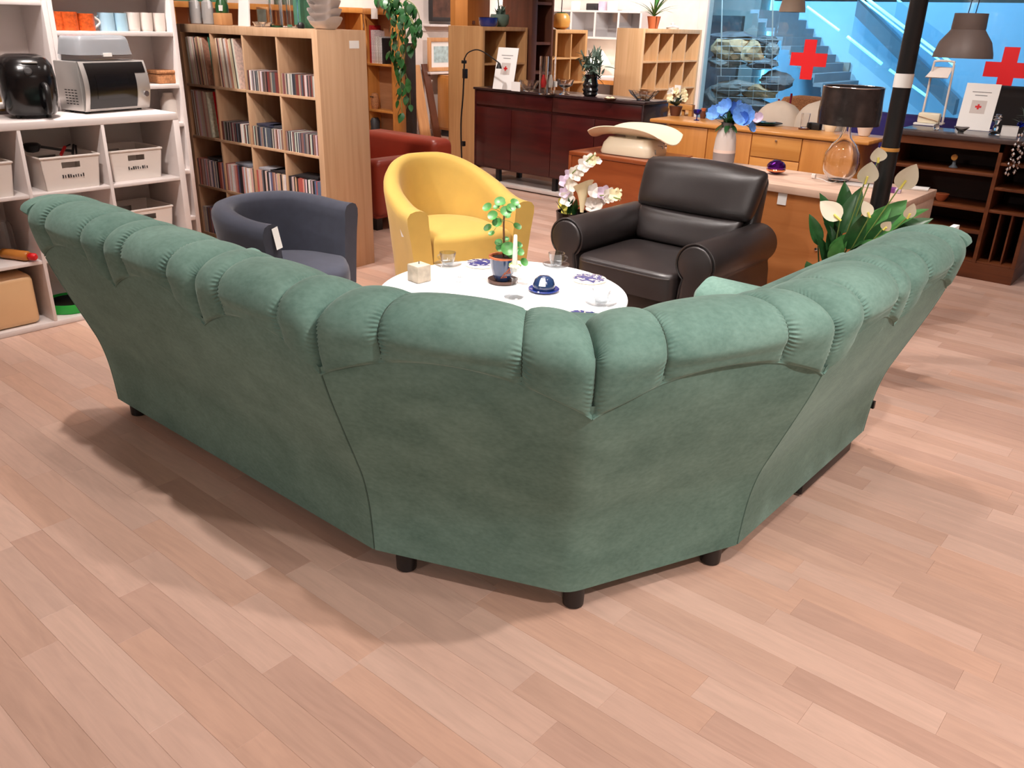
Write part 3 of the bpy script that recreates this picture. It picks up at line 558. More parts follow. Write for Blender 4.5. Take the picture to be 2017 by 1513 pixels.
    MB().pad([(-1.75, 1.66), (-1.25, 1.85), (-1.15, 2.4), (-1.66, 2.48), (-1.8, 2.12)], .29, .42, .04, .02).build('seat_cushion', MAT['velvet'], t, world=True, smooth=True)
    for x, y in ((-1.632, 1.462), (-1.145, 1.672), (-.950, 2.140), (-3.262, 1.44), (-3.2, 2.1), (-1.9, 2.1), (-1.62, 3.2)):
        MB().lathe([(.026, 0), (.031, .004), (.033, .075)], x, y, 0, 16).build('foot', MAT['black'], t, world=True, smooth=True)
    MB().bb(-.935, -.895, 2.72, 3.20, .012, .072).build('foot', MAT['black'], t, world=True, bevel=.004)
    MB().bb(-.885, -.868, 3.302, 3.318, .17, .20).build('tag', MAT['black'], t, world=True)
    q = P[-1]; MB().bb(q[0]+.13, q[0]+.15, q[1]+.05, q[1]+.11, .885, .925).build('price_tag', MAT['label'], t, world=True, label='white price tag')
sofa()

# ------------------------------------------------------------------ tub chairs
def tub_path(s, R, kx, Lf, flare=0):
    a = R*math.pi/2; l = abs(s)*(a+Lf); g = 1 if s >= 0 else -1
    if l < a: an = l/R; return np.array([-R*math.cos(an)*kx, g*R*math.sin(an)]), np.array([-math.cos(an), g*math.sin(an)])
    return np.array([l-a, g*(R+flare*(l-a))]), np.array([0, float(g)])
def tub_shell(R, kx, Lf, th0, zb, H, fl, ns=49, flare=0, tt=0):
    G = []
    for s in np.linspace(-1, 1, ns):
        p, nn = tub_path(s, R, kx, Lf, flare); h = H(abs(s)); row = []; th = th0+tt*abs(s)
        loop = [(th/2-fl, zb), (th/2-fl*.75, zb+.3*(h-zb)), (th/2-fl*.35, zb+.65*(h-zb)), (th/2, h-.07), (th*.5, h-.035), (th*.36, h-.010), (th*.12, h), (-th*.12, h), (-th*.36, h-.010), (-th*.5, h-.035), (-th*.52, h-.08), (-th*.5-fl*.3, zb+.6*(h-zb)), (-th*.5-fl*.8, zb)]
        for o, z in loop: q = p+nn*o; row.append((q[0], q[1], z))
        G.append(row)
    return MB().grid(G, close_v=True, cap=True)
def inner_outline(R, kx, Lf, th, n=40, front=.0, bulge=.03):
    o = [tub_path(s, R, kx, Lf)[0]-tub_path(s, R, kx, Lf)[1]*(th*.5+.012) for s in np.linspace(-1, 1, n)]
    e = o[-1]; s0 = o[0]
    for k in range(1, 8):
        w = k/8; o.append(e*(1-w)+s0*w+np.array([front+bulge*math.sin(math.pi*w), 0]))
    return o
def yellow_chair():
    t = thing('tub_armchair', 'yellow fabric tub armchair beside the white coffee table', 'armchair', (-3.60, 3.665, 0), math.radians(-17.8))
    sm = lambda x: x*x*(3-2*x)
    H = lambda s: .79-.215*sm(min(1, max(0, (s-.10)/.80)))
    tub_shell(.345, 1.14, .28, .07, .035, H, .06, flare=.04, tt=.06).build('shell', MAT['yellow'], t, smooth=60)
    MB().pad(inner_outline(.335, 1.12, .28, .13, bulge=.035), .12, .42, .045, .03).build('seat_cushion', MAT['yellow'], t, smooth=True)
    MB().bb(.18, .27, -.27, .27, .035, .30).build('front_panel', MAT['yellow'], t, bevel=.02)
    for x, y in ((.2, .28), (.2, -.28), (-.2, .22), (-.2, -.22)): MB().cyl(x, y, 0, .05, .02, 12).build('leg', MAT['black'], t)
    MB().add([(.12, -.404, .50), (.155, -.406, .505), (.17, -.396, .41), (.135, -.394, .405)], [(0, 1, 2, 3)]).build('price_tag', MAT['label'], t, label='white price tag')
yellow_chair()
def navy_chair():
    t = thing('tub_armchair', 'charcoal navy fabric tub armchair in front of the record shelf', 'armchair', (-3.506, 2.445, 0), math.radians(13.4))
    sm = lambda x: x*x*(3-2*x)
    H = lambda s: .72-.035*sm(min(1, max(0, (s-.35)/.6)))
    tub_shell(.30, 1.12, .14, .105, .26, H, .04).build('shell', MAT['navy'], t, smooth=60)
    MB().pad(inner_outline(.295, 1.12, .15, .105, bulge=.15), .28, .43, .05, .025).build('seat_cushion', MAT['navy'], t, smooth=True)
    MB().pad(inner_outline(.31, 1.12, .12, .02, bulge=.06), .245, .275, .01, .0).build('seat_frame', MAT['tanw'], t, smooth=True)
    for x, y, dx, dy in ((.12, .25, .06, .05), (.12, -.25, .06, -.05), (-.24, .18, -.06, .05), (-.24, -.18, -.06, -.05)):
        MB().tube([(x, y, .26), (x+dx, y+dy, 0)], [.019, .012], 10).build('leg', MAT['dark'], t, smooth=True)
    MB().add([(.146, -.300, .665), (.147, -.262, .672), (.168, -.260, .575), (.166, -.298, .57)], [(0, 1, 2, 3)]).build('price_tag', MAT['label'], t, label='white price tag')
navy_chair()

# ------------------------------------------------------------------ leather club chair
def leather_chair():
    t = thing('club_armchair', 'black brown leather club armchair with rolled arms', 'armchair', (-2.35, 4.08, 0), 0)
    M_ = MAT['leather']
    MB().bb(-.42, .42, -.34, .40, .05, .28).build('base', M_, t, bevel=.02)
    o = [(.31*math.copysign(abs(math.cos(a))**.25, math.cos(a)), -.12+.30*math.copysign(abs(math.sin(a))**.25, math.sin(a))) for a in np.linspace(0, 2*math.pi, 48, endpoint=False)]
    MB().pad(o, .26, .405, .028, .025).build('seat_cushion', M_, t, smooth=True)
    MB().tube([(x, y, .378) for x, y in [( .305*math.copysign(abs(math.cos(a))**.25, math.cos(a)), -.12+.298*math.copysign(abs(math.sin(a))**.25, math.sin(a))) for a in np.linspace(0, 2*math.pi, 48, endpoint=False)]], .005, 6, closed=True).build('piping', M_, t, smooth=True)
    def scroll(k=1.0):
        pts = []
        for a in np.linspace(math.radians(-52), math.radians(232), 26): pts.append((.108*k*math.cos(a), .47+.108*k*math.sin(a)))
        pts += [(-.078*k, .33), (-.086*k, .2), (-.09*k, .05), (.09*k, .05), (.086*k, .2), (.078*k, .33)]
        return pts
    for s in (-1, 1):
        cx = s*.403
        MB().prism([(cx+x, z) for x, z in scroll()], -.36, .36, 'y').build('arm', M_, t, bevel=.012, smooth=50)
        MB().prism([(cx+x, z) for x, z in scroll(.9)], -.375, -.35, 'y').build('arm_front', M_, t, bevel=.010, smooth=50)
        MB().tube([(cx+x*1.0, -.362, z) for x, z in scroll(.99)], .0055, 6, closed=True).build('piping', M_, t, smooth=True)
    # back: upright cushion, upper pillow over lower pad, leaning back
    def pillow(z0, z1, w0, w1, th, y0, lean, arch, nm, depth=.10):
        G = []
        for a in np.linspace(0, 1, 22):
            row = []; z = z0+(z1-z0)*a; w = w0+(w1-w0)*a
            e = (1-abs(2*a-1)**5)**.5 if 0 < a < 1 else 0.02
            for b in np.linspace(0, 2*math.pi, 44, endpoint=False):
                cx, cy = math.copysign(abs(math.cos(b))**.42, math.cos(b)), math.copysign(abs(math.sin(b))**.65, math.sin(b))
                x = w*cx*(.93+.07*e); zz = z+arch*(1-(cx)**2)*a
                row.append((x, y0+lean*(z-.4)+th*cy*e*(1-.25*cx*cx), zz))
            G.append(row)
        MB().grid(G, close_v=True, cap=True).build(nm, M_, t, smooth=True)
    pillow(.40, .595, .30, .335, .085, .20, .42, 0, 'lower_back')
    pillow(.575, .845, .365, .385, .105, .215, .42, .025, 'back_cushion')
    MB().prism([(.24, .1), (.40, .1), (.50, .80), (.42, .82), (.33, .5)], -.36, .36, 'x').build('back_frame', M_, t, bevel=.03, smooth=50)
    for x in (-.38, .38):
        for y in (-.28, .3): MB().cyl(x, y, 0, .06, .025, 12).build('leg', MAT['black'], t)
leather_chair()

# ------------------------------------------------------------------ coffee table and what stands on it
TZ = .45
def coffee_table():
    t = thing('coffee_table', 'round white coffee table in the middle of the seating', 'table', (-2.371, 2.746, 0))
    MB().lathe([(.50, -.02), (.548, -.018), (.557, -.009), (.555, -.002), (.548, 0)], 0, 0, TZ, 96).build('tabletop', MAT['tabletop'], t, smooth=True)
    MB().lathe([(.40, TZ-.06), (.40, TZ-.02)], 0, 0, 0, 48).build('apron', MAT['white'], t, smooth=50)
    for k in range(4):
        a = math.pi/4+k*math.pi/2; MB().tube([(.33*math.cos(a), .33*math.sin(a), TZ-.03), (.36*math.cos(a), .36*math.sin(a), 0)], [.024, .016], 12).build('leg', MAT['white'], t, smooth=True)
coffee_table()
def cup(u, v, rz, lab, slab):
    p = PZ(u, v, TZ)
    s = MB().lathe([(.026, 0), (.034, .004), (.062, .014), (.068, .019), (.066, .021), (.034, .008), (.002, .007)], 0, 0, 0, 32)
    put('glass_saucer', s, MAT['cupglass'], slab, 'saucer', (p[0], p[1], TZ+.0005), 0, 'glass cups and saucers on the coffee table', smooth=True)
    t = thing('glass_cup', lab, 'cup', (p[0], p[1], TZ+.0085), rz, 'glass cups and saucers on the coffee table')
    MB().lathe([(.002, 0), (.022, 0), (.027, .012), (.036, .04), (.041, .068), (.0385, .068), (.033, .04), (.024, .014), (.002, .006)], 0, 0, 0, 32).build('bowl', MAT['cupglass'], t, smooth=True)
    MB().tube([(.037+.0*k, 0, .055) if k == 0 else (.036+.024*math.sin(k/8*math.pi), 0, .055-.035*k/8) for k in range(9)], .0035, 8).build('handle', MAT['cupglass'], t, smooth=True)
cup(882, 527, math.radians(190), 'clear glass cup with handle beside the cube candle', 'clear glass saucer under the cup beside the cube candle')
cup(1095, 528, math.radians(60), 'clear glass cup near the black armchair', 'clear glass saucer under the cup near the black armchair')
cup(1183, 604, math.radians(20), 'clear glass cup nearest to the green sofa', 'clear glass saucer under the cup nearest to the sofa')
def trivet(u, v, lab):
    p = PZ(u, v, TZ); t = thing('trivet', lab, 'trivet', (p[0], p[1], TZ+.0005), 0, 'blue and white patterned trivets')
    MB().lathe([(.075, 0), (.082, .002), (.082, .009), (.076, .011)], 0, 0, 0, 40).build('disc', MAT['cream'], t, smooth=50)
    r = random.Random(int(u)); m = MB()
    for k in range(75):
        a, d = r.uniform(0, 6.28), .07*math.sqrt(r.random()); s = r.uniform(.010, .019); b = r.uniform(0, 3.14)
        m.prism([(d*math.cos(a)+s*(1.0 if j % 2 else .5)*math.cos(b+j*math.pi/4), d*math.sin(a)+s*(.8 if j % 2 else .45)*math.sin(b+j*math.pi/4)) for j in range(8)], .0105, .0115+.0001*k/75)
    m.lathe([(.022, .0108), (.022, .0119)], 0, 0, 0, 16)
    o = m.build('blue_pattern', MAT['cobalt'], t); o['kind'] = 'stuff'
trivet(948, 522, 'blue flower patterned trivet behind the potted plant'); trivet(1160, 552, 'blue flower patterned trivet by the blue butter dish'); trivet(1146, 628, 'blue patterned trivet half hidden by the sofa top')
def cube_candle():
    p = PZ(826, 553, TZ); t = thing('cube_candle', 'marbled cream cube candle on the table', 'candle', (p[0], p[1], TZ), math.radians(-5))
    m = MB().bb(-.04, .04, -.04, .04, 0, .08).build('wax_block', MAT['marble'], t, bevel=.006); MB().cyl(0, 0, .08, .092, .002, 6).build('wick', MAT['black'], t)
cube_candle()
p = PZ(904, 556, TZ); t = thing('glass_figurine', 'tiny clear glass figurine between cube candle and plant', 'figurine', (p[0], p[1], TZ))
MB().lathe([(.016, 0), (.016, .004), (.004, .012), (.009, .024), (.012, .034), (.006, .042), (.009, .05), (.007, .058), (.001, .063)], 0, 0, 0, 14).build('body', MAT['cupglass'], t, smooth=True)
MB().lathe([(.014, .026), (.002, .036)], .01, 0, 0, 10).build('wing', MAT['cupglass'], t)
def leaf_mesh(name, L, W, curl=.15, n=6, tip=1.0, mat=None, cup=0.0):
    G = []
    for i in range(n+1):
        u = i/n; w = W*math.sin(math.pi*min(1, u**.75))**.8*(1 if u < 1 else 0)+.0006
        G.append([(L*u, w*s, -curl*L*u*u+cup*w*abs(s)) for s in (-1, -.5, 0, .5, 1)])
    m = MB().grid(G); me = m.mesh(name, smooth=True); me.materials.append(mat); return me
def place(me, name, parent, loc, yaw, pitch, roll=0, sc=1.0):
    o = link(name, me, parent); o.location = tuple(map(float, loc)); o.rotation_euler = (roll, -pitch, yaw); o.scale = (sc, sc, sc); return o
def disc_mesh(name, r, mat):
    G = []
    for k, q in enumerate((.05, .4, .75, 1.0)):
        G.append([(r*q*math.cos(a), r*q*math.sin(a), .25*r*(q*q)) for a in np.linspace(0, 2*math.pi, 16, endpoint=False)])
    m = MB().grid(np.array(G), close_v=True); me = m.mesh(name, smooth=True); me.materials.append(mat); return me
def pilea():
    p = PZ(990, 556, TZ); t = thing('potted_pilea', 'blue glazed pot with tall round leaved plant on the table', 'plant', (p[0], p[1], TZ))
    MB().lathe([(.052, 0), (.066, .004), (.07, .018), (.066, .018), (.058, .010), (.002, .008)], 0, 0, 0, 36).build('saucer', MAT['terra'], t, smooth=50)
    pot = MB().lathe([(.036, .012), (.05, .04), (.058, .075), (.061, .11), (.063, .118)], 0, 0, 0, 40).build('pot', MAT['potblue'], t, smooth=True)
    MB().lathe([(.061, .116), (.067, .120), (.067, .127), (.058, .127), (.056, .118)], 0, 0, 0, 40).build('pot_rim', MAT['terral'], t, smooth=50)
    MB().lathe([(.002, .119), (.03, .121), (.056, .117)], 0, 0, 0, 24).build('soil', MAT['soil'], t)
    # relief triangles on the pot face
    for k, (dx, z) in enumerate(((.006, .045), (.024, .066), (.042, .088))):
        a0 = math.radians(-50); ang = a0+dx/.055
        def on(da, zz, rr=.0): r = np.interp(zz, [.012, .04, .075, .11], [.036, .05, .058, .061])+.0015+rr; return (r*math.cos(ang+da/.055), r*math.sin(ang+da/.055), zz)
        tri = [on(-.014, z-.012), on(.014, z-.008), on(.004, z+.017)]
        MB().tube(tri, .0022, 5, closed=True).build('triangle_relief', MAT['terral'], pot); tri2 = [on(-.006, z-.006), on(.006, z-.004), on(.002, z+.007)]
        MB().tube(tri2, .0012, 5, closed=True).build('triangle_relief', MAT['terral'], pot)
    MB().tube(spline([(0, 0, .12), (.004, -.002, .2), (-.003, .002, .27), (.002, 0, .345)], 14), [.0045]*8+[.004]*6, 8).build('stem', MAT['bark'], t, smooth=True)
    me = disc_mesh('leaf', .023, MAT['leaf'])
    right = CR*np.array([1, 1, 0]); right /= np.linalg.norm(right); fwd = np.array([-right[1], right[0], 0])
    # (sideways, toward back, height, size): leaves in every direction round the stem
    L = [(-.02, 0, .372, 1.1), (.045, .01, .368, .9), (.03, -.02, .35, .95), (.055, .02, .352, .8), (.008, -.03, .335, 1.15), (-.012, .03, .36, .8), (-.075, 0, .345, 1.0), (-.035, .03, .342, .7), (-.05, -.03, .315, 1.05), (-.03, -.035, .285, 1.0), (-.072, .01, .25, .9), (-.055, .03, .22, .7), (.06, .03, .255, .9), (.012, .04, .3, .8), (-.022, -.015, .19, .8), (-.012, -.03, .17, 1.0), (.022, -.045, .168, 1.5), (.045, -.02, .16, 1.0), (.035, -.045, .148, 1.0), (.075, -.02, .15, .9), (.095, -.03, .105, .9), (.01, .03, .195, .7), (.07, .03, .17, .8)]
    for sx, bk, z, s in L:
        q = right*sx+fwd*bk; base = (0, 0, max(.13, z-.03 if z > .3 else min(z-.01, .16)))
        if z > .2 and z <= .3: base = (0, 0, .29)
        MB().tube(spline([base, (q[0]*.5, q[1]*.5, (base[2]+z)/2+.008), (q[0], q[1], z)], 6), .0011, 5).build('petiole', MAT['stem'], t)
        o = link('leaf', me, t); o.location = (q[0], q[1], z); o.scale = (s, s, s)
        n = Vector((-CF[0]*.7+q[0]*6, -CF[1]*.7+q[1]*6, .75)); o.rotation_euler = n.to_track_quat('Z', 'Y').to_euler()
pilea()
def candle_holder():
    p = PZ(1012, 586, TZ); t = thing('candle_holder', 'clear glass candlestick with white taper candle and flower ring', 'candlestick', (p[0], p[1], TZ))
    MB().lathe([(.002, 0), (.042, 0), (.044, .004), (.02, .012), (.011, .02), (.016, .028), (.012, .034), (.0115, .085), (.019, .094), (.012, .102), (.017, .112), (.022, .14), (.018, .14), (.014, .118), (.002, .115)], 0, 0, 0, 28).build('stick', MAT['cupglass'], t, smooth=True)
    MB().lathe([(.0115, .118), (.0105, .2), (.008, .275), (.006, .279)], 0, 0, 0, 18).build('taper', MAT['wax'], t, smooth=50)
    r = random.Random(5)
    for k in range(16):
        a = k*2.4; d = .018+.010*r.random(); m = MB().lathe([(.001, -.006), (.007, -.003), (.008, .002), (.001, .006)], 0, 0, 0, 7)
        o = m.build('wreath_bud', MAT['petalc'] if k % 3 else MAT['stem'], t, smooth=True); o.location = (d*math.cos(a), d*math.sin(a), .143+.008*r.random()); o.rotation_euler = (r.random(), r.random(), 0)
candle_holder()
def butter_dish():
    p = PZ(1071, 573, TZ); t = thing('butter_dish', 'cobalt blue domed dish with price sticker on the table', 'dish', (p[0], p[1], TZ))
    MB().lathe([(.04, 0), (.066, .005), (.071, .012), (.068, .014), (.05, .010), (.002, .010)], 0, 0, 0, 40).build('plate', MAT['cobalt'], t, smooth=True)
    MB().lathe([(.05, .0105), (.0515, .016), (.050, .035), (.042, .055), (.025, .068), (.002, .072)], 0, 0, 0, 40).build('dome', MAT['potblue'], t, smooth=True)
    q = -CF*np.array([1, 1, 0]); a = math.atan2(q[1], q[0])
    zz = np.linspace(.034, .066, 6); G = [[(np.interp(z, [.016, .035, .055, .068, .072], [.0515, .050, .042, .025, .002])*1.03*math.cos(a+b)+.001*math.cos(a), np.interp(z, [.016, .035, .055, .068, .072], [.0515, .050, .042, .025, .002])*1.03*math.sin(a+b)+.001*math.sin(a), z+.0012) for b in np.linspace(-.5, .1, 5)] for z in zz]
    MB().grid(G).build('price_sticker', MAT['label'], t, label='white price sticker')
butter_dish()

# ------------------------------------------------------------------ white cube unit and contents
XC, CP, SH = -4.596, .4125, [.02, .362, .70, 1.05]
Y1 = 1.672                                   # first upright seen; uprights every .4125
def cube_unit():
    t = thing('cube_shelf', 'low white open cube shelf unit along the left edge', 'shelf', (XC-.195, Y1, 0))
    y0, y1 = Y1-2*CP, Y1+2*CP; W_ = MAT['white']
    MB().bb(XC-.39, XC, y0-.02, y1+.012, 1.012, 1.05).build('top', W_, t, world=True, bevel=.004)
    MB().bb(XC-.39, XC, y0-.02, y1+.012, 0, .03).build('bottom', W_, t, world=True, bevel=.004)
    for z in SH[1:3]:
        for k in range(4): MB().bb(XC-.385, XC-.002, y0+k*CP+.009, y0+(k+1)*CP-.009, z-.018, z).build('shelf_board', W_, t, world=True, bevel=.002)
    for k in range(5):
        w = .009 if 0 < k < 4 else .018
        MB().bb(XC-.388, XC-.001, y0+k*CP-w, y0+k*CP+w, .03, 1.012).build('upright', W_, t, world=True, bevel=.002)
    MB().bb(XC-.392, XC-.386, y0, y1, .02, 1.03).build('back_panel', W_, t, world=True)
cube_unit()
def basket(yc, z, xf, lab, w=.30, d=.30, h=.165, marks=True):
    t = thing('storage_basket', lab, 'basket', (xf-d/2, yc, z+.0005), 0, 'white plastic storage baskets')
    M_ = MAT['whitepl']; b = .025
    def ring(s0, zz): return [(-d/2*s0, -w/2*s0, zz), (d/2*s0, -w/2*s0, zz), (d/2*s0, w/2*s0, zz), (-d/2*s0, w/2*s0, zz)]
    lo, hi = .90, 1.0
    MB().bb(-d/2*lo, d/2*lo, -w/2*lo, w/2*lo, 0, .006).build('base', M_, t)
    def wall(a, b_, nm, hole=False):
        (x0, y0), (x1, y1) = a, b_; m = MB()
        def pt(u, v): s = lo+(hi-lo)*v; return np.array([(x0+(x1-x0)*u)*s, (y0+(y1-y0)*u)*s, h*v])
        n = np.array([y1-y0, -(x1-x0), 0.]); n = n/np.linalg.norm(n)*.003
        cells = [(0, 1, 0, 1)] if not hole else [(0, 1, 0, .66), (0, .34, .66, .84), (.66, 1, .66, .84), (0, 1, .84, 1)]
        for u0, u1, v0, v1 in cells:
            q = [pt(u0, v0), pt(u1, v0), pt(u1, v1), pt(u0, v1)]; m.add([*q, *[c-n for c in q]], [(0, 1, 2, 3), (7, 6, 5, 4), (0, 4, 5, 1), (1, 5, 6, 2), (2, 6, 7, 3), (3, 7, 4, 0)])
        return m.build(nm, M_, t)
    X_, Y_ = d/2, w/2
    wall((X_, -Y_), (X_, Y_), 'front', True); wall((-X_, Y_), (-X_, -Y_), 'back_side', True); wall((X_, Y_), (-X_, Y_), 'side'); wall((-X_, -Y_), (X_, -Y_), 'side')
    MB().tube([(X_, -Y_, h), (X_, Y_, h), (-X_, Y_, h), (-X_, -Y_, h)], .006, 8, closed=True).build('rim', M_, t)
    if marks:
        m = MB(); r = random.Random(int(yc*100))
        for k in range(9): y = -.05+k*.013; m.bb(X_*.943+.001, X_*.943+.002, y, y+r.uniform(.004, .009), h*.36, h*(.36+r.uniform(.05, .12)))
        m.build('worn_lettering', MAT['dark'], t, label='worn small dark lettering')
    return t
basket(Y1+.5*CP+.02, .70, XC-.015, 'white storage basket holding black utensils, in the upper middle cube')
basket(Y1+1.5*CP-.02, .70, XC-.06, 'empty looking white storage basket in the upper right cube', h=.16)
basket(Y1-.5*CP+.0, .70, XC-.01, 'white storage basket cut off by the left edge')
basket(Y1+1.5*CP+.0, .362, XC-.06, 'white storage basket in the middle right cube behind the sofa top', h=.17, marks=False)
def ladle():
    y = Y1+.5*CP; t = thing('ladle', 'black kitchen ladle sticking out of the middle basket', 'utensil', (XC-.19, y-.05, .712))
    MB().lathe([(.002, .155), (.03, .162), (.042, .185), (.044, .195), (.03, .205), (.002, .207)], -.05, -.02, 0, 18).build('bowl', MAT['black'], t, smooth=True)
    MB().tube([(-.05, .015, .185), (-.02, .1, .165), (0, .16, .155)], .007, 8).build('handle', MAT['black'], t, smooth=True)
    t = thing('spatula', 'dark red handled spatula in the middle basket', 'utensil', (XC-.12, y, .712))
    MB().tube([(0, .02, .15), (-.03, .06, .185)], .008, 8).build('handle', MAT['red'], t, smooth=True); MB().tube([(-.03, .06, .185), (-.06, .10, .19)], .004, 6).build('shaft', MAT['black'], t)
    t = thing('tongs', 'black tongs at the right of the middle basket', 'utensil', (XC-.12, y+.08, .712))
    MB().tube([(0, 0, .15), (-.04, .03, .19)], .007, 8).build('arm', MAT['black'], t); MB().tube([(.0, 0.02, .15), (-.04, .04, .185)], .005, 8).build('arm', MAT['black'], t)
ladle()
def left_contents():
    p = (XC-.16, Y1-.62*CP, .3635); t = thing('coffee_grinder', 'black appliance in the left cube beside the rolling pin', 'appliance', p)
    MB().bb(-.09, .09, -.10, .06, 0, .05).build('foot', MAT['black'], t, bevel=.01); MB().lathe([(.08, .05), (.082, .15), (.075, .17)], 0, -.02, 0, 24).build('body', MAT['black'], t, smooth=50)
    MB().lathe([(.06, .17), (.055, .20), (.02, .205)], 0, -.02, 0, 20).build('lid', MAT['blackgloss'], t, smooth=50)
    p = (XC-.22, Y1-.22*CP, .3635); t = thing('glass_jar', 'clear glass jar with bright highlight behind the rolling pin', 'jar', p)
    MB().lathe([(.002, 0), (.045, 0), (.048, .03), (.046, .16), (.035, .18), (.033, .18), (.043, .155), (.045, .03), (.002, .006)], 0, 0, 0, 24).build('body', MAT['glass'], t, smooth=True)
    t = thing('rolling_pin', 'wooden rolling pin with a red handle end', 'rolling pin', (XC-.10, Y1-.22*CP, .3635+.026), math.radians(24))
    m = MB().lathe([(.018, -.09), (.025, -.085), (.026, .07), (.02, .078)], 0, 0, 0, 18).build('roller', MAT['pin'], t, smooth=50); m.rotation_euler = (0, math.pi/2, 0)
    m = MB().lathe([(.013, .078), (.019, .09), (.019, .115), (.012, .124)], 0, 0, 0, 14).build('handle', MAT['red'], t, smooth=50, label='red handle end'); m.rotation_euler = (0, math.pi/2, 0)
    t = thing('bread_box', 'peach coloured plastic box in the bottom left cube', 'box', (XC-.135, Y1-.46*CP, .031), 0)
    MB().bb(-.12, .11, -.105, .13, 0, .265).build('body', MAT['amberbox'], t, bevel=.03, seg=3); MB().bb(-.10, .118, -.122, -.095, .006, .275).build('lid', MAT['amberbox'], t, bevel=.012, seg=2)
    t = thing('storage_tub', 'cream tub cut off by the left edge of the photo', 'box', (XC-.10, Y1-.86*CP, .031))
    MB().bb(-.12, .08, -.06, .06, 0, .16).build('body', MAT['cream'], t, bevel=.02)
    t = thing('cake_tin', 'bright green ring with dark tray in the bottom middle cube', 'tray', (XC-.17, Y1+.38*CP, .031))
    MB().lathe([(.13, 0), (.135, .006), (.135, .05), (.128, .05), (.128, .012), (.002, .010)], 0, 0, 0, 40).build('ring', MAT['greenpl'], t, smooth=50)
    MB().lathe([(.002, .012), (.122, .012), (.124, .04), (.118, .04), (.116, .02), (.002, .018)], 0, 0, 0, 32).build('dark_tray', MAT['black'], t, smooth=50)
    MB().tube([(.10*math.cos(a), .13*math.sin(a), .05+.05*math.sin(a/2)**2*2) for a in np.linspace(.3, 2.8, 14)], .008, 8).build('handle', MAT['greenpl'], t, smooth=True)
left_contents()
def air_fryer():
    p = PZ(72, 222, 1.0505); t = thing('air_fryer', 'glossy black air fryer on the white cube shelf', 'appliance', (-4.80, 1.83, 1.0505), math.radians(-15))
    G = []
    for z, rx, ry, ox in ((.018, .118, .105, 0), (.03, .128, .116, 0), (.10, .142, .128, 0), (.19, .148, .132, 0), (.25, .14, .125, -.008), (.285, .115, .105, -.016), (.30, .07, .07, -.02), (.302, .004, .004, -.02)):
        G.append([(ox+rx*math.copysign(abs(math.cos(a))**.7, math.cos(a)), ry*math.copysign(abs(math.sin(a))**.7, math.sin(a)), z) for a in np.linspace(0, 2*math.pi, 40, endpoint=False)])
    MB().grid(np.array(G), close_v=True, cap=True).build('body', MAT['blackgloss'], t, smooth=True)
    MB().tube(spline([(.11, .06, .165), (.185, .062, .155), (.20, .062, .10), (.178, .06, .04), (.125, .058, .045)], 18), [.014]*18, 10).build('drawer_handle', MAT['black'], t, smooth=True)
    MB().bb(.085, .13, -.02, .05, .262, .27).build('control_panel', MAT['silver'], t, bevel=.003); m = MB().lathe([(.02, 0), (.018, .01), (.012, .012)], 0, 0, 0, 20).build('dial', MAT['dark'], t); m.location = (.138, .0, .225); m.rotation_euler = (0, math.pi/2-.35, 0)
    for a in (.8, 2.4, 3.9, 5.4): MB().cyl(.1*math.cos(a), .09*math.sin(a), 0, .022, .012, 10).build('foot', MAT['black'], t)
air_fryer()
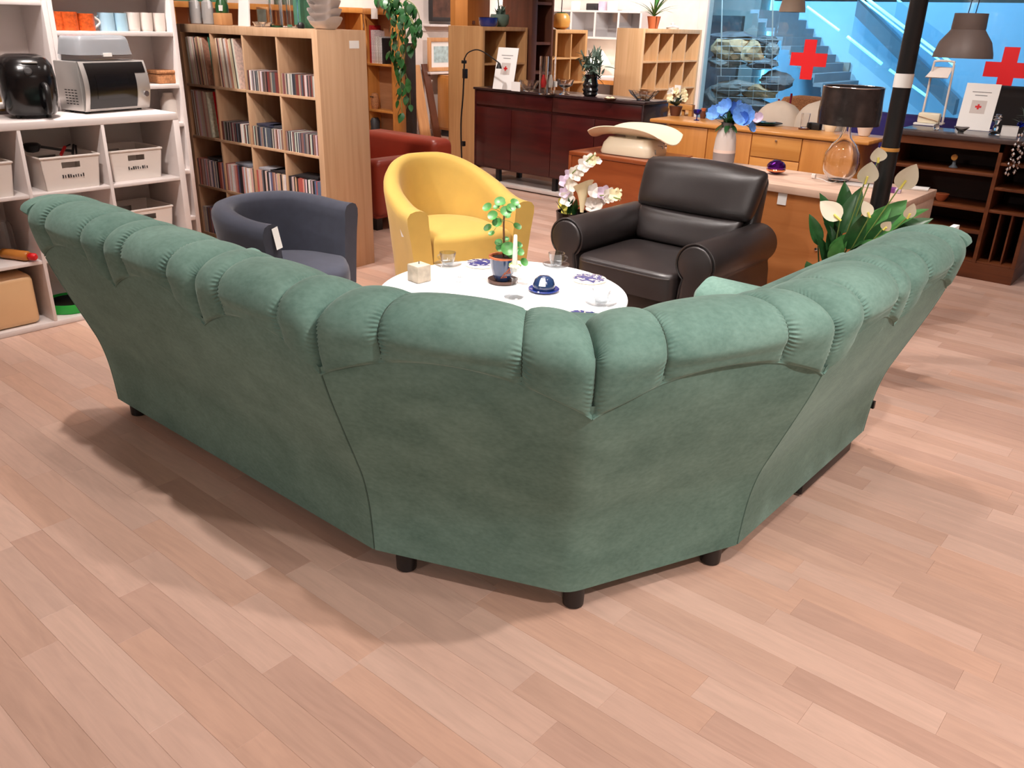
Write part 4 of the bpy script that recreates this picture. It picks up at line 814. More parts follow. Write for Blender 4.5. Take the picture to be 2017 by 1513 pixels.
def microwave():
    a, b = PZ(163, 219, 1.0505), PZ(302, 215, 1.0505)
    rz = math.radians(10)
    t = thing('microwave_oven', 'silver microwave oven with dark glass door on the white cube shelf', 'microwave', (-4.74, 2.085, 1.0505), rz)
    S = MAT['silver']                     # local: +x faces the room, +y to the right along the front
    MB().bb(-.235, -.028, 0, .40, .012, .262).build('body', S, t, bevel=.006)
    G = [[(-.028+.035*math.sin(math.pi*(.06+.88*(z-.012)/.25)), y, z) for y in np.linspace(0, .40, 3)] for z in np.linspace(.012, .262, 12)]
    G2 = [[(-.032, y, z) for y in np.linspace(0, .40, 3)] for z in np.linspace(.262, .012, 12)]
    MB().grid(np.array(G+G2), close_u=True).build('front_frame', S, t, smooth=50)
    def bowed(y0, y1, z0, z1, off, nm, m, par=t):
        G = [[(-.028+off+.035*math.sin(math.pi*(.06+.88*(z-.012)/.25)), y, z) for y in (y0, y1)] for z in np.linspace(z0, z1, 12)]
        G2 = [[(-.03, y, z) for y in (y0, y1)] for z in np.linspace(z1, z0, 12)]
        mb = MB().grid(np.array(G+G2), close_u=True); g = np.array(G+G2); 
        for c in (0, 1): mb.add(g[:, c], [tuple(range(len(g)))])
        return mb.build(nm, m, par, smooth=50)
    dr = bowed(.028, .315, .024, .255, .003, 'door', MAT['screen']); bowed(.07, .265, .075, .195, .0045, 'door_window', MAT['blackgloss'], dr)
    bowed(.315, .385, .20, .255, .003, 'display', MAT['screen']); bowed(.32, .392, .024, .195, .002, 'control_panel', MAT['silver'])
    m = MB().lathe([(.017, 0), (.015, .012)], 0, 0, 0, 18).build('knob', MAT['chrome'], t, smooth=50); m.location = (.012, .36, .09); m.rotation_euler = (0, math.pi/2, 0)
    for i in range(6):
        for j in range(4): MB().bb(-.17+j*.028, -.152+j*.028, -.0012, .001, .045+i*.014, .050+i*.014).build('vent_slot', MAT['dark'], t)
    for x in (-.2, -.06):
        for y in (.04, .36): MB().cyl(x, y, 0, .013, .012, 10).build('foot', MAT['black'], t)
    tb = thing('plastic_box', 'clear plastic lidded box on top of the microwave', 'box', t.location+Vector((math.cos(rz)*-.12-math.sin(rz)*.17, math.sin(rz)*-.12+math.cos(rz)*.17, .263)), rz)
    MB().bb(-.10, .10, -.15, .17, 0, .03).build('base', MAT['tglass'], tb, bevel=.012)
    G = []
    for z, k in ((.03, 1.03), (.05, 1.0), (.10, .95), (.118, .9), (.125, .8), (.126, .05)): G.append([(.105*k*math.copysign(abs(math.cos(q))**.3, math.cos(q)), .01+.165*k*math.copysign(abs(math.sin(q))**.3, math.sin(q)), z) for q in np.linspace(0, 2*math.pi, 40, endpoint=False)])
    MB().grid(np.array(G), close_v=True).build('lid', plain('frosted_lid', (196, 200, 206), .18, trans=.55), tb, smooth=50); MB().bb(.095, .112, -.02, .03, .022, .04).build('clasp', MAT['label'], tb)
microwave()
p = PZ(-2, 220, 1.0505); t = thing('storage_jar', 'glass jar with yellow contents at the left edge on the cube shelf', 'jar', (p[0]-.02, p[1], 1.0505))
MB().lathe([(.002, .004), (.04, .004), (.042, .09), (.002, .09)], 0, 0, 0, 20).build('contents', MAT['yarn'], t, smooth=50); MB().lathe([(.002, 0), (.046, 0), (.048, .15), (.04, .17), (.038, .17), (.045, .15), (.044, .003), (.002, .003)], 0, 0, 0, 24).build('glass', MAT['glass'], t, smooth=50); MB().lathe([(.042, .17), (.042, .19), (.002, .192)], 0, 0, 0, 20).build('lid', MAT['whitepl'], t, smooth=50)
p = PZ(40, 205, 1.0505); t = thing('cake_dome', 'clear plastic cake dome behind the air fryer', 'cake dome', (-4.85, 1.55, 1.0505))
MB().lathe([(.002, 0), (.13, 0), (.132, .02), (.13, .02), (.002, .012)], 0, 0, 0, 32).build('plate', MAT['whitepl'], t, smooth=50); MB().lathe([(.125, .021), (.125, .28), (.11, .315), (.04, .33), (.002, .33)], 0, 0, 0, 32).build('dome', MAT['tglass'], t, smooth=50)

# ------------------------------------------------------------------ tall white bookcases
XB = -5.0
def bookcase(y0, y1, lab, shelves, h=2.02):
    t = thing('tall_bookcase', lab, 'bookcase', (XB-.14, (y0+y1)/2, 0)); W_ = MAT['white']
    for y in (y0, y1-.026): MB().bb(XB-.28, XB, y, y+.026, 0, h).build('side_panel', W_, t, world=True, bevel=.002)
    MB().bb(XB-.28, XB-.273, y0+.02, y1-.02, .02, h).build('back_panel', W_, t, world=True)
    MB().bb(XB-.28, XB-.02, y0+.026, y1-.026, 0, .07).build('plinth', W_, t, world=True)
    for z in shelves+[h]: MB().bb(XB-.272, XB-.004, y0+.026, y1-.026, z-.024, z).build('shelf_board', W_, t, world=True, bevel=.002)
    return t
bookcase(1.30, 2.078, 'tall white bookcase cut off by the upper left corner', [.37, .75, 1.10, 1.60])
bookcase(2.080, 2.795, 'tall white bookcase holding the row of mugs', [.37, .66, .945, 1.167, 1.455, 1.78])
def mug(u, mat, lab, cat='mug', h=.095, r=.040, hd=None, nm='mug', x=XB-.09, tap=1.0):
    p = PX(u, 58, x); t = thing(nm, lab, cat, (x, p[1], 1.4555), 0, 'mugs on the white bookcase')
    MB().lathe([(.002, 0), (r*tap, 0), (r*(tap*.5+.5), .02), (r, h), (r-.004, h), (r-.005, .01), (.002, .008)], 0, 0, 0, 24).build('body', mat, t, smooth=50)
    if hd is not None:
        q = [np.array([math.cos(hd), math.sin(hd), 0])*(r-.003+.03*math.sin(k/9*math.pi))+np.array([0, 0, h*.82-h*.62*k/9]) for k in range(10)]
        MB().tube(q, .006, 8).build('handle', mat if mat is not MAT['orange'] else MAT['whitepl'], t, smooth=True)
mug(112, MAT['orange'], 'orange patterned mug at the far left of the row'); mug(137, MAT['orange'], 'wider orange patterned mug second from the left', r=.05)
mug(172, MAT['orange'], 'brown and orange mug with a white handle', hd=math.radians(80), h=.088, r=.044)
mug(212, MAT['skyblue'], 'light blue mug with handle turned left', hd=math.radians(-95), r=.043); mug(239, MAT['skyblue'], 'light blue mug beside the white cups', r=.038)
mug(264, MAT['whitepl'], 'white mug next to the light blue mugs', h=.10, tap=.8); mug(289, MAT['whitepl'], 'white mug in the middle of three', h=.10, tap=.8); mug(314, MAT['whitepl'], 'white mug at the right end of the row', h=.10, tap=.8)
p = PX(326, 162, XB-.11); t = thing('wicker_box', 'small tan wicker box on the bookcase beside the microwave', 'box', (XB-.11, p[1], 1.1675))
MB().bb(-.07, .07, -.075, .06, 0, .055).build('body', MAT['wicker'], t, bevel=.01); MB().bb(-.075, .075, -.08, .065, .055, .075).build('lid', MAT['wicker'], t, bevel=.008)
p = PX(342, 230, XB-.11); t = thing('paper_roll', 'white rounded object on the bookcase behind the microwave', 'container', (XB-.11, p[1]-.02, .9455))
MB().lathe([(.045, 0), (.05, .02), (.05, .12), (.03, .15)], 0, 0, 0, 20).build('body', MAT['whitepl'], t, smooth=50); MB().lathe([(.032, .15), (.03, .165), (.002, .167)], 0, 0, 0, 16).build('lid', MAT['whitepl'], t, smooth=50)
p = PX(368, 325, XB-.11); put('dark_jug', MB().lathe([(.03, 0), (.05, .03), (.045, .08), (.028, .11), (.03, .13), (.002, .13)], 0, 0, 0, 18), MAT['brownp'], 'dark brown jug on the lower bookcase shelf', 'jug', (XB-.11, p[1]-.03, .6605), smooth=50)

# ------------------------------------------------------------------ record shelf
RS0, RSA = np.array([-5.877, 3.276, 0]), math.radians(2.4)     # front left corner at floor, yaw
CELL, DIV, OUT, RSD, RSH = .335, .016, .051, .39, 1.49
def rs_world(x, y, z): c, s = math.cos(RSA), math.sin(RSA); return (RS0[0]+c*x-s*y, RS0[1]+s*x+c*y, z)
def cx0(i): return OUT+i*(CELL+DIV)
def cz0(j): return RSH-OUT-(j+1)*CELL-j*DIV                     # floor of row j counted from the top
def record_shelf():
    t = thing('record_shelf', 'tall wood veneer cube shelf full of records and discs', 'shelf', RS0, RSA); M_ = MAT['birch']
    MB().bb(0, OUT, 0, RSD, 0, RSH).build('side_panel', M_, t, bevel=.002); MB().bb(RSH-OUT, RSH, 0, RSD, 0, RSH).build('side_panel', M_, t, bevel=.002)
    MB().bb(OUT, RSH-OUT, 0, RSD, RSH-OUT, RSH).build('top', M_, t, bevel=.002); MB().bb(OUT, RSH-OUT, 0, RSD, 0, OUT).build('bottom', M_, t, bevel=.002)
    for j in range(1, 4): z = cz0(j-1)-DIV; MB().bb(OUT, RSH-OUT, .002, RSD-.004, z, z+DIV).build('shelf_board', M_, t, bevel=.001)
    for i in range(1, 4):
        for j in range(4): x = cx0(i)-DIV; MB().bb(x, x+DIV, .003, RSD-.004, cz0(j), cz0(j)+CELL).build('divider', M_, t, bevel=.001)
    MB().bb(.02, RSH-.02, RSD-.004, RSD, .02, RSH-.02).build('back_panel', MAT['backp'], t)
    MB().bb(RSH, RSH+.001, .25, .33, 1.385, 1.43).build('price_label', MAT['label'], t, label='white price label')
record_shelf()
PAL = [(232, 224, 214), (214, 200, 186), (186, 178, 170), (60, 56, 58), (34, 32, 34), (120, 40, 40), (70, 84, 110), (190, 150, 110), (150, 90, 70), (206, 190, 160), (90, 100, 90), (168, 160, 156), (48, 44, 60), (210, 180, 170)]
def row(i, j, n, w, d, h, name, cat, lab, grp, pal, x0=.004, lean=0, gap=.0006, jit=.0, x1=None, yoff=.015):
    me = MB().bb(-.5, .5, 0, d, 0, h).mesh(name); me.materials.append(MAT['obj'])
    x = cx0(i)+x0; end = cx0(i)+(CELL if x1 is None else x1)
    for k in range(n):
        ww = w*rng.uniform(.7, 1.35); hh = rng.uniform(.97, 1.0)
        if x+ww > end-.003: break
        o = link(name, me, None); a = lean*(.6+.4*k/n)*rng.uniform(.9, 1.1) if lean else 0
        o.location = rs_world(x+ww/2, yoff+rng.uniform(0, jit), cz0(j)+.0006); o.scale = (ww, 1, hh); o.rotation_euler = (0, a, RSA)
        c = rng.choice(pal); o.color = (*[v*rng.uniform(.85, 1.1) for v in lin(c)], 1); tag(o, lab, cat, grp); x += ww+gap
LPP = [(238, 222, 206), (230, 208, 190), (206, 140, 124), (240, 234, 224), (214, 190, 164), (150, 128, 108), (228, 206, 170), (84, 72, 68), (236, 226, 214), (190, 168, 146)]
row(0, 0, 17, .0125, .315, .312, 'record_sleeve', 'record', 'vinyl record sleeve leaning in the top left cube', 'records in the top left cube', LPP, lean=-.10, x0=.045, x1=.30)
row(1, 0, 17, .012, .315, .312, 'record_sleeve', 'record', 'vinyl record sleeve leaning in the second cube of the top row', 'records in the second top cube', LPP, lean=-.12, x0=.05, x1=.30)
row(0, 1, 15, .0125, .315, .312, 'record_sleeve', 'record', 'vinyl record sleeve in the left cube of the second row', 'records in the left cube of the second row', LPP, lean=-.07, x0=.03, x1=.26)
# green sleeve and red-yellow sleeves seen face on, leaning open
def open_sleeve(i, j, x, mats, lab):
    p = rs_world(cx0(i)+x, .02, cz0(j)+.0006); t = thing('record_sleeve', lab, 'record', p, RSA+.0)
    m = MB().bb(0, .004, 0, .315, 0, .312); o = m.build('sleeve', mats[0], t); o.rotation_euler = (0, -.075, .10)
    for k, mm in enumerate(mats[1:]): q = MB().bb(-.0006, -.0001, .0, .315, .03+k*.055, .03+k*.055+.028).build('print_band', mm, o)
open_sleeve(0, 0, .312, [MAT['tealtin']], 'green record sleeve at the right of the top left cube')
open_sleeve(0, 1, .305, [MAT['red'], MAT['petaly'], MAT['pictureo'], MAT['petaly'], MAT['red']], 'red and yellow striped record sleeve in the second row')
CDP = [(200, 194, 186), (60, 60, 66), (34, 32, 34), (150, 140, 136), (120, 60, 56), (84, 92, 104), (226, 220, 210), (96, 84, 76), (170, 150, 130), (50, 50, 60), (140, 100, 96)]
for (i, j, n, nm) in ((2, 0, 30, 'third cube of the top row'), (3, 0, 30, 'right cube of the top row'), (1, 1, 30, 'second cube of the second row'), (2, 1, 30, 'third cube of the second row'), (3, 1, 32, 'right cube of the second row')):
    row(i, j, n, .0104, .142, .125, 'compact_disc_case', 'disc case', 'disc case standing in the '+nm, 'discs in the '+nm, CDP, gap=.0004, yoff=.012)
DVP = [(52, 48, 50), (226, 220, 214), (180, 90, 84), (120, 114, 120), (214, 186, 176), (96, 106, 134), (240, 232, 226), (150, 106, 94), (40, 38, 40), (204, 168, 148), (214, 150, 140), (232, 226, 220)]
for (i, n, nm) in ((0, 22, 'left cube of the third row'), (1, 22, 'second cube of the third row'), (2, 22, 'third cube of the third row'), (3, 22, 'right cube of the third row')):
    row(i, 2, n, .0146, .138, .19, 'film_case', 'film case', 'film case standing in the '+nm, 'films in the '+nm, DVP, jit=.004, yoff=.010)
row(0, 3, 20, .0146, .138, .19, 'film_case', 'film case', 'film case standing in the left cube of the bottom row', 'films in the left bottom cube', DVP, jit=.004, yoff=.010)
def flat_case(i, j, x, y, z, rz, col, lab, w=.14, d=.19, h=.015):
    put('film_case', MB().bb(-w/2, w/2, -d/2, d/2, 0, h), MAT['obj'], lab, 'film case', rs_world(cx0(i)+x, y, z), RSA+rz, 'film cases lying flat on top of the rows', bevel=.001, color=lin(col))
flat_case(2, 1, .12, .10, cz0(1)+.127, 1.5, (50, 52, 70), 'dark blue film case lying on the discs of the second row')
flat_case(2, 1, .24, .11, cz0(1)+.127, 1.75, (60, 60, 66), 'grey film case lying askew beside the dark blue one')
for k, (i, x, c, l) in enumerate(((0, .2, (60, 58, 62), 'flat dark film case on the left cube of the third row'), (1, .2, (120, 122, 130), 'flat grey film case on the second cube of the third row'), (2, .12, (150, 150, 156), 'flat pale film case on the third cube of the third row'), (2, .25, (44, 40, 42), 'flat black film case beside the pale one'), (3, .16, (36, 34, 36), 'flat black film case on the right cube of the third row'))):
    flat_case(i, 2, x, .085, cz0(2)+.192, 1.57+.1*(k-2), c, l, w=.13)
# things on the record shelf
def on_rs(u, y=.18):
    d = _ray(u, 55); c, s = math.cos(RSA), math.sin(RSA)       # sight line met with the shelf's long axis
    n = np.array([-s, c, 0]); q = RS0+n*y; k = ((q-CC)@n)/(d@n); w = CC+d*k; return (w[0], w[1], RSH+.0005)
for u, l in ((388, 'crinkled clear bag of white things, left on the record shelf'), (412, 'second crinkled clear bag on the record shelf')):
    t = thing('clear_bag', l, 'bag', on_rs(u, .14), .4, 'clear bags on the record shelf')
    MB().lathe([(.05, 0), (.056, .03), (.05, .10), (.042, .17), (.03, .19), (.002, .192)], 0, 0, 0, 14, 1, .8).build('wrap', MAT['tglass'], t); MB().lathe([(.04, .004), (.044, .05), (.04, .14), (.01, .16)], 0, 0, 0, 14, 1, .7).build('contents', MAT['ceramic'], t, smooth=True)
t = thing('plant_stand', 'small tan wooden block under the green bottle', 'block', on_rs(441, .15), RSA); MB().bb(-.045, .045, -.045, .045, 0, .075).build('block', MAT['tanw'], t, bevel=.004)
p = on_rs(441, .15); t = thing('green_bottle', 'dark green glass bottle with white tag on the record shelf', 'bottle', (p[0], p[1], p[2]+.0755))
MB().lathe([(.04, 0), (.044, .01), (.042, .05), (.026, .09), (.015, .12), (.014, .19)], 0, 0, 0, 24).build('body', MAT['leafd'], t, smooth=True); q = -CF; a = math.atan2(q[1], q[0]); MB().box(.047*math.cos(a+.2), .047*math.sin(a+.2), .03, .004, .035, .035).build('tag', MAT['label'], t)
t = thing('white_sign', 'plain white standing sign on the record shelf', 'sign', on_rs(487, .12), RSA-.15)
MB().add([(-.065, -.03, 0), (.085, -.03, 0), (.06, 0, .27), (-.06, 0, .27), (-.065, -.02, 0), (.085, -.02, 0), (.06, .01, .27), (-.06, .01, .27)], [(0, 1, 2, 3), (7, 6, 5, 4), (0, 4, 5, 1), (1, 5, 6, 2), (2, 6, 7, 3), (3, 7, 4, 0)]).build('panel', MAT['label'], t)
t = thing('picture_frame', 'small pale framed picture behind the glass vases', 'frame', on_rs(518, .30), RSA); MB().bb(-.06, .06, 0, .015, 0, .12).build('frame', MAT['tanw'], t, bevel=.004); MB().bb(-.048, .048, -.002, .002, .015, .105).build('picture', MAT['picture'], t)
for u, l in ((512, 'low clear glass dish in front of the small picture'), (525, 'second low clear glass dish on the record shelf')): put('glass_dish', MB().lathe([(.002, 0), (.03, 0), (.045, .03), (.042, .03), (.028, .005), (.002, .004)], 0, 0, 0, 20), MAT['glass'], l, 'dish', on_rs(u, .08), smooth=True)
for u, y, r, l, m in ((546, .14, .042, 'tall clear glass cylinder vase with green base', 'glass'), (563, .18, .036, 'tall clear glass cylinder vase in the middle', 'glass'), (578, .13, .038, 'tall clear glass cylinder vase at the right', 'glass')):
    t = thing('glass_vase', l+' on the record shelf', 'vase', on_rs(u, y)); MB().lathe([(.002, .012), (r, .012), (r, .36), (r-.004, .36), (r-.004, .02), (.002, .02)], 0, 0, 0, 28).build('body', MAT[m], t, smooth=50)
    MB().lathe([(r*.9, 0), (r, .004), (r, .012), (.002, .0121)], 0, 0, 0, 24).build('base', MAT['gglass'] if u == 546 else MAT['glass'], t, smooth=50)
t = thing('teal_box', 'tall teal green box behind the glass vases', 'box', on_rs(601, .27), RSA); MB().bb(-.055, .055, -.04, .04, 0, .34).build('carton', MAT['tealtin'], t, bevel=.003); MB().bb(-.056, .056, -.041, .041, .30, .345).build('lid', MAT['tealtin'], t, bevel=.003)
put('small_black_cap', MB().lathe([(.02, 0), (.022, .02), (.012, .035), (.002, .036)], 0, 0, 0, 14), MAT['black'], 'small black round cap in front of the teal box', 'cap', on_rs(593, .10), smooth=50)
p = on_rs(641, .12)
for k in range(5):
    t = thing('square_bowl', ['lowest', 'second', 'third', 'fourth', 'topmost'][k]+' white bowl of the stack on the record shelf', 'bowl', (p[0], p[1], p[2]+k*.045), .3+.12*k, 'stack of white square bowls')
    G = []
    for z, q in ((0, .55), (.004, .6), (.03, .85), (.06, 1.0), (.058, .96), (.03, .8), (.008, .55)): G.append([(.088*q*math.copysign(abs(math.cos(a))**.45, math.cos(a)), .088*q*math.copysign(abs(math.sin(a))**.45, math.sin(a)), z*(1+.25*math.cos(2*a)*(z > .02))) for a in np.linspace(0, 2*math.pi, 32, endpoint=False)])
    MB().grid(np.array(G), close_v=True, cap=True).build('body', MAT['ceramic'], t, smooth=50)

# ------------------------------------------------------------------ far left: book shelf with the trailing plant, red armchair, pictures
YS = 7.6
def far_shelf():
    a, b = float(PY(724, 200, YS)[0]), float(PY(776, 200, YS)[0]); zt, z1, z2 = float(PY(760, 17, YS)[2]), float(PY(760, 127, YS)[2]), float(PY(760, 219, YS)[2])
    a -= .55
    t = thing('book_shelf', 'tall orange wood shelf with books behind the record shelf', 'shelf', ((a+b)/2, YS+.15, 0)); M_ = MAT['goldv']
    for x in (a, b-.03, a+.53): MB().bb(x, x+.03, YS, YS+.22, 0, zt).build('side_panel', M_, t, world=True, bevel=.002)
    MB().bb(a, b, YS-.005, YS+.22, zt-.07, zt).build('top', M_, t, world=True, bevel=.002)
    for z in (z1, z2, .1): MB().bb(a+.03, b-.03, YS, YS+.21, z-.025, z).build('shelf_board', M_, t, world=True, bevel=.002)
    MB().bb(a, b, YS+.21, YS+.22, .02, zt-.02).build('back_panel', MAT['backp'], t, world=True)
    q = PY(737, 27, YS-.01); MB().bb(q[0]-.06, q[0]+.06, YS-.009, YS-.006, q[2]-.06, q[2]+.06).build('price_label', MAT['label'], t, world=True, label='white price label')
    cols = [(176, 40, 44), (222, 204, 206), (214, 196, 196), (206, 202, 196), (190, 186, 180), (196, 196, 196), (40, 38, 40)]; x = a+.585
    names = ['red spined book leftmost in the row behind the record shelf', 'pale pink book beside the red one', 'second pale pink book in the far row', 'grey white book in the middle of the far row', 'light grey book in the far row', 'wide pale book in the far row', 'thin black book ending the far row']
    for k, c in enumerate(cols):
        w = [.03, .035, .035, .05, .04, .04, .012][k]; hh = [.50, .44, .43, .36, .36, .355, .34][k]*.9
        o = put('book', MB().bb(0, w, 0, .2, 0, hh), MAT['obj'], names[k], 'book', (x, YS+.04, z1+.0005), 0, 'books on the far shelf', bevel=.002, color=lin(c)); x += w+.001
    q = PY(739, 213, YS+.1); t = thing('owl_figurine', 'small carved owl figurine on the far shelf', 'figurine', (q[0], YS+.1, z2+.0005))
    MB().lathe([(.04, 0), (.058, .05), (.055, .12), (.05, .16), (.04, .19), (.01, .2)], 0, 0, 0, 20).build('body', MAT['wicker'], t, smooth=True)
    for s in (-1, 1): MB().lathe([(.014, 0), (.01, .008)], 0, 0, 0, 10).build('eye', MAT['dark'], t).location = (s*.02, -.055, .15)
    for k, (u, c, l) in enumerate(((730, (230, 226, 220), 'white folded cloth on the lower far shelf'), (738, (60, 60, 62), 'dark bowl stack on the lower far shelf'))):
        q = PY(u, 300, YS+.1); put('stacked_goods', MB().lathe([(.05, 0), (.08, .06), (.07, .12), (.075, .2), (.05, .24)], 0, 0, 0, 16), MAT['obj'], l, 'goods', (q[0]+.02, YS+.10, .1005), color=lin(c), smooth=50)
    q = PY(745, 12, YS+.15); p = PY(752, 10, YS+.16); t = thing('hanging_pothos', 'trailing pothos in a brown pot on the far shelf', 'plant', (p[0], YS+.16, zt+.0005))
    MB().lathe([(.07, 0), (.10, .12), (.105, .16), (.095, .16), (.09, .13), (.002, .13)], 0, 0, 0, 24).build('pot', MAT['brownp'], t, smooth=50)
    lm = leaf_mesh('leaf', .115, .036, .25, mat=MAT['leafp']); r = random.Random(9)
    vines = [[(760, -6), (772, 20), (785, 60), (783, 110), (790, 150), (800, 190)], [(765, -6), (795, 10), (812, 40), (822, 70)], [(760, -8), (790, 20), (800, 80), (796, 130), (806, 170), (808, 205)], [(755, -5), (778, 40), (776, 90), (770, 105)], [(762, -6), (800, 25), (818, 60), (815, 95)], [(760, -4), (790, 30), (792, 100), (788, 160), (792, 222)], [(770, -8), (810, 5), (825, 30), (826, 60)]]
    for k, v in enumerate(vines):
        yy = YS-.06-.03*k
        pts = spline([(p[0], YS+.1, zt+.12)]+[PY(u, w, yy) for u, w in v], 26); MB().tube(pts, .005, 5).build('vine', MAT['stem'], t, world=True)
        for j in range(3, 26):
            o = link('leaf', lm, t); q = pts[j]+np.array([r.uniform(-.03, .03), r.uniform(-.04, .0), 0]); o.location = (q[0]-p[0], q[1]-YS-.16, q[2]-zt-.0005); s = r.uniform(.7, 1.25); o.scale = (s, s, s)
            o.rotation_euler = (r.uniform(-.6, .6), r.uniform(.7, 1.3), r.uniform(-2.6, -.2))
far_shelf()
def wall_shelf():
    x0, x1, y0, y1, zt = XW+.03, -8.85, 4.3, 7.45, 1.67
    t = thing('wall_shelf', 'long orange wood shelf on the far wall seen above the record shelf', 'shelf', ((x0+x1)/2, (y0+y1)/2, 0)); M_ = MAT['goldv']; n = 5
    MB().bb(x0, x1+.01, y0, y1, zt-.06, zt).build('top', M_, t, world=True, bevel=.003); MB().bb(x0, x0+.01, y0, y1, .02, zt-.06).build('back_panel', MAT['backp'], t, world=True)
    for k in range(n+1): y = y0+k*(y1-y0-.03)/n; MB().bb(x0+.01, x1, y, y+.03, 0, zt-.06).build('upright', M_, t, world=True)
    for z in (.1, .5, .9, 1.28): MB().bb(x0+.01, x1-.005, y0+.03, y1-.03, z-.025, z).build('shelf_board', M_, t, world=True)
    for k, (y, m, l) in enumerate(((5.3, 'tealtin', 'teal crate on top of the far wall shelf'), (6.6, 'leafg', 'grey green crate on top of the far wall shelf'))):
        q = thing('crate', l, 'crate', (x0+.16, y, zt+.0005)); MB().bb(-.12, .12, -.3, .3, 0, .22).build('body', MAT[m], q, bevel=.006); MB().bb(-.13, .13, -.31, .31, .19, .23).build('rim', MAT[m], q, bevel=.006)
wall_shelf()
p = PZ(812, 293); t = thing('loudspeaker_column', 'narrow tall black column standing beside the trailing plant', 'column', (p[0], p[1], 0)); zt = float(PY(808, 85, p[1])[2])
MB().bb(-.075, .055, -.03, .04, .06, zt).build('panel', MAT['dark'], t, bevel=.006); MB().bb(-.07, .05, -.05, .05, 0, .06).build('foot', MAT['silver'], t, bevel=.004)
for u0, u1, v, m, l, x0 in ((814, 833, 128, 'tanw', 'tan board leaning against the far white wall', -8.96), (829, 837, 126, 'brownp', 'dark brown board leaning beside the tan board', -8.90)):
    y0, y1 = float(PX(u0, 200, -9.1)[1]), float(PX(u1, 200, -9.1)[1]); zt = float(PX((u0+u1)/2, v, -9.15)[2]); dx = XW+.02-x0 if m == 'tanw' else XW+.05-x0
    if m == 'brownp': y0 = float(PX(833, 200, -9.1)[1])+.02; y1 = y0+.12
    put('leaning_board', MB().add([(0, 0, 0), (0, y1-y0, 0), (dx, y1-y0, zt), (dx, 0, zt), (.025, 0, 0), (.025, y1-y0, 0), (dx+.025, y1-y0, zt), (dx+.025, 0, zt)], [(0, 1, 2, 3), (7, 6, 5, 4), (0, 4, 5, 1), (1, 5, 6, 2), (2, 6, 7, 3), (3, 7, 4, 0)]), MAT[m], l, 'board', (x0, y0, 0))
def red_chair():
    t = thing('leather_armchair', 'red brown leather armchair behind the yellow chair', 'armchair', (-5.52, 4.75, 0)); M_ = MAT['redl']
    MB().bb(-.45, .45, -.42, .40, .10, .30).build('base', M_, t, bevel=.03, seg=3); MB().bb(-.30, .30, -.40, .25, .28, .42).build('seat_cushion', M_, t, bevel=.04, seg=3)
    MB().bb(-.45, .46, .20, .44, .28, .66).build('backrest', M_, t, bevel=.06, seg=4)
    for s in (-1, 1): MB().bb(s*.40-.09, s*.40+.09, -.43, .30, .12, .56).build('arm', M_, t, bevel=.05, seg=4)
    for x in (-.36, .36):
        for y in (-.34, .34): MB().bb(x-.03, x+.03, y-.03, y+.03, 0, .11).build('leg', MAT['black'], t)
red_chair()
def wall_things():
    x = XW
    def frame(u0, v0, u1, v1, fm, pm, lab, xx, mat_inner=None, lean=.06):
        a, b = PX(u0, v0, xx), PX(u1, v1, xx); w, h = abs(b[1]-a[1]), abs(a[2]-b[2]); t = thing('picture_frame', lab, 'picture', (xx, (a[1]+b[1])/2, min(a[2], b[2])))
        fw = .05*w/.5
        for q in ((-w/2, -w/2+fw, 0, h), (w/2-fw, w/2, 0, h), (-w/2+fw, w/2-fw, 0, fw), (-w/2+fw, w/2-fw, h-fw, h)): MB().bb(-.01, .025, q[0], q[1], q[2], q[3]).build('frame_bar', fm, t, bevel=.003)
        if mat_inner: MB().bb(-.008, .006, -w/2+fw, w/2-fw, fw, h-fw).build('mount', mat_inner, t); MB().bb(.005, .008, -w/2+2.2*fw, w/2-2.2*fw, 2.2*fw, h-2.2*fw).build('picture', pm, t)
        else: MB().bb(-.008, .008, -w/2+fw, w/2-fw, fw, h-fw).build('picture', pm, t)
        return t
    def ledge(u0, u1, v, lab, d=.16):
        a, b = PX(u0, v, x), PX(u1, v, x); t = thing('wall_ledge', lab, 'ledge', (x+d/2, (a[1]+b[1])/2, a[2])); l = abs(b[1]-a[1]); MB().bb(-d/2, d/2, -l/2, l/2, -.03, 0).build('board', MAT['white'], t, bevel=.003); MB().bb(-d/2, -d/2+.02, -l/2, l/2, -.09, -.03).build('batten', MAT['white'], t); return a[2]
    ledge(832, 1000, 47, 'upper white picture ledge on the far wall'); ledge(832, 905, 141, 'lower white picture ledge on the far wall')
    frame(844, -40, 898, 43, MAT['dark'], MAT['pictured'], 'dark framed painting with white label on the upper ledge', x+.10)
    frame(908, -40, 962, 44, MAT['dark'], MAT['pictureo'], 'dark framed orange painting on the upper ledge', x+.10)
    frame(842, 74, 893, 139, MAT['tanw'], MAT['picture'], 'pale wood framed blue watercolour on the lower ledge', x+.09, MAT['label'])
    a, b = PZ(857, 266), PZ(900, 273); t = thing('low_cabinet', 'pale yellow wood cabinet under the picture ledges', 'cabinet', (-8.6, 9.2, 0)); zt = float(PY(870, 148, 9.0)[2])
    MB().bb(-.5, .6, -.2, .25, .09, zt).build('body', MAT['goldv'], t, bevel=.004); MB().bb(-.46, .56, -.17, .2, 0, .09).build('plinth', MAT['dark'], t); MB().bb(-.49, .05, -.215, -.2, .12, zt-.03).build('door', MAT['goldv'], t, bevel=.003); MB().bb(.06, .59, -.215, -.2, .12, zt-.03).build('door', MAT['goldv'], t, bevel=.003)
wall_things()

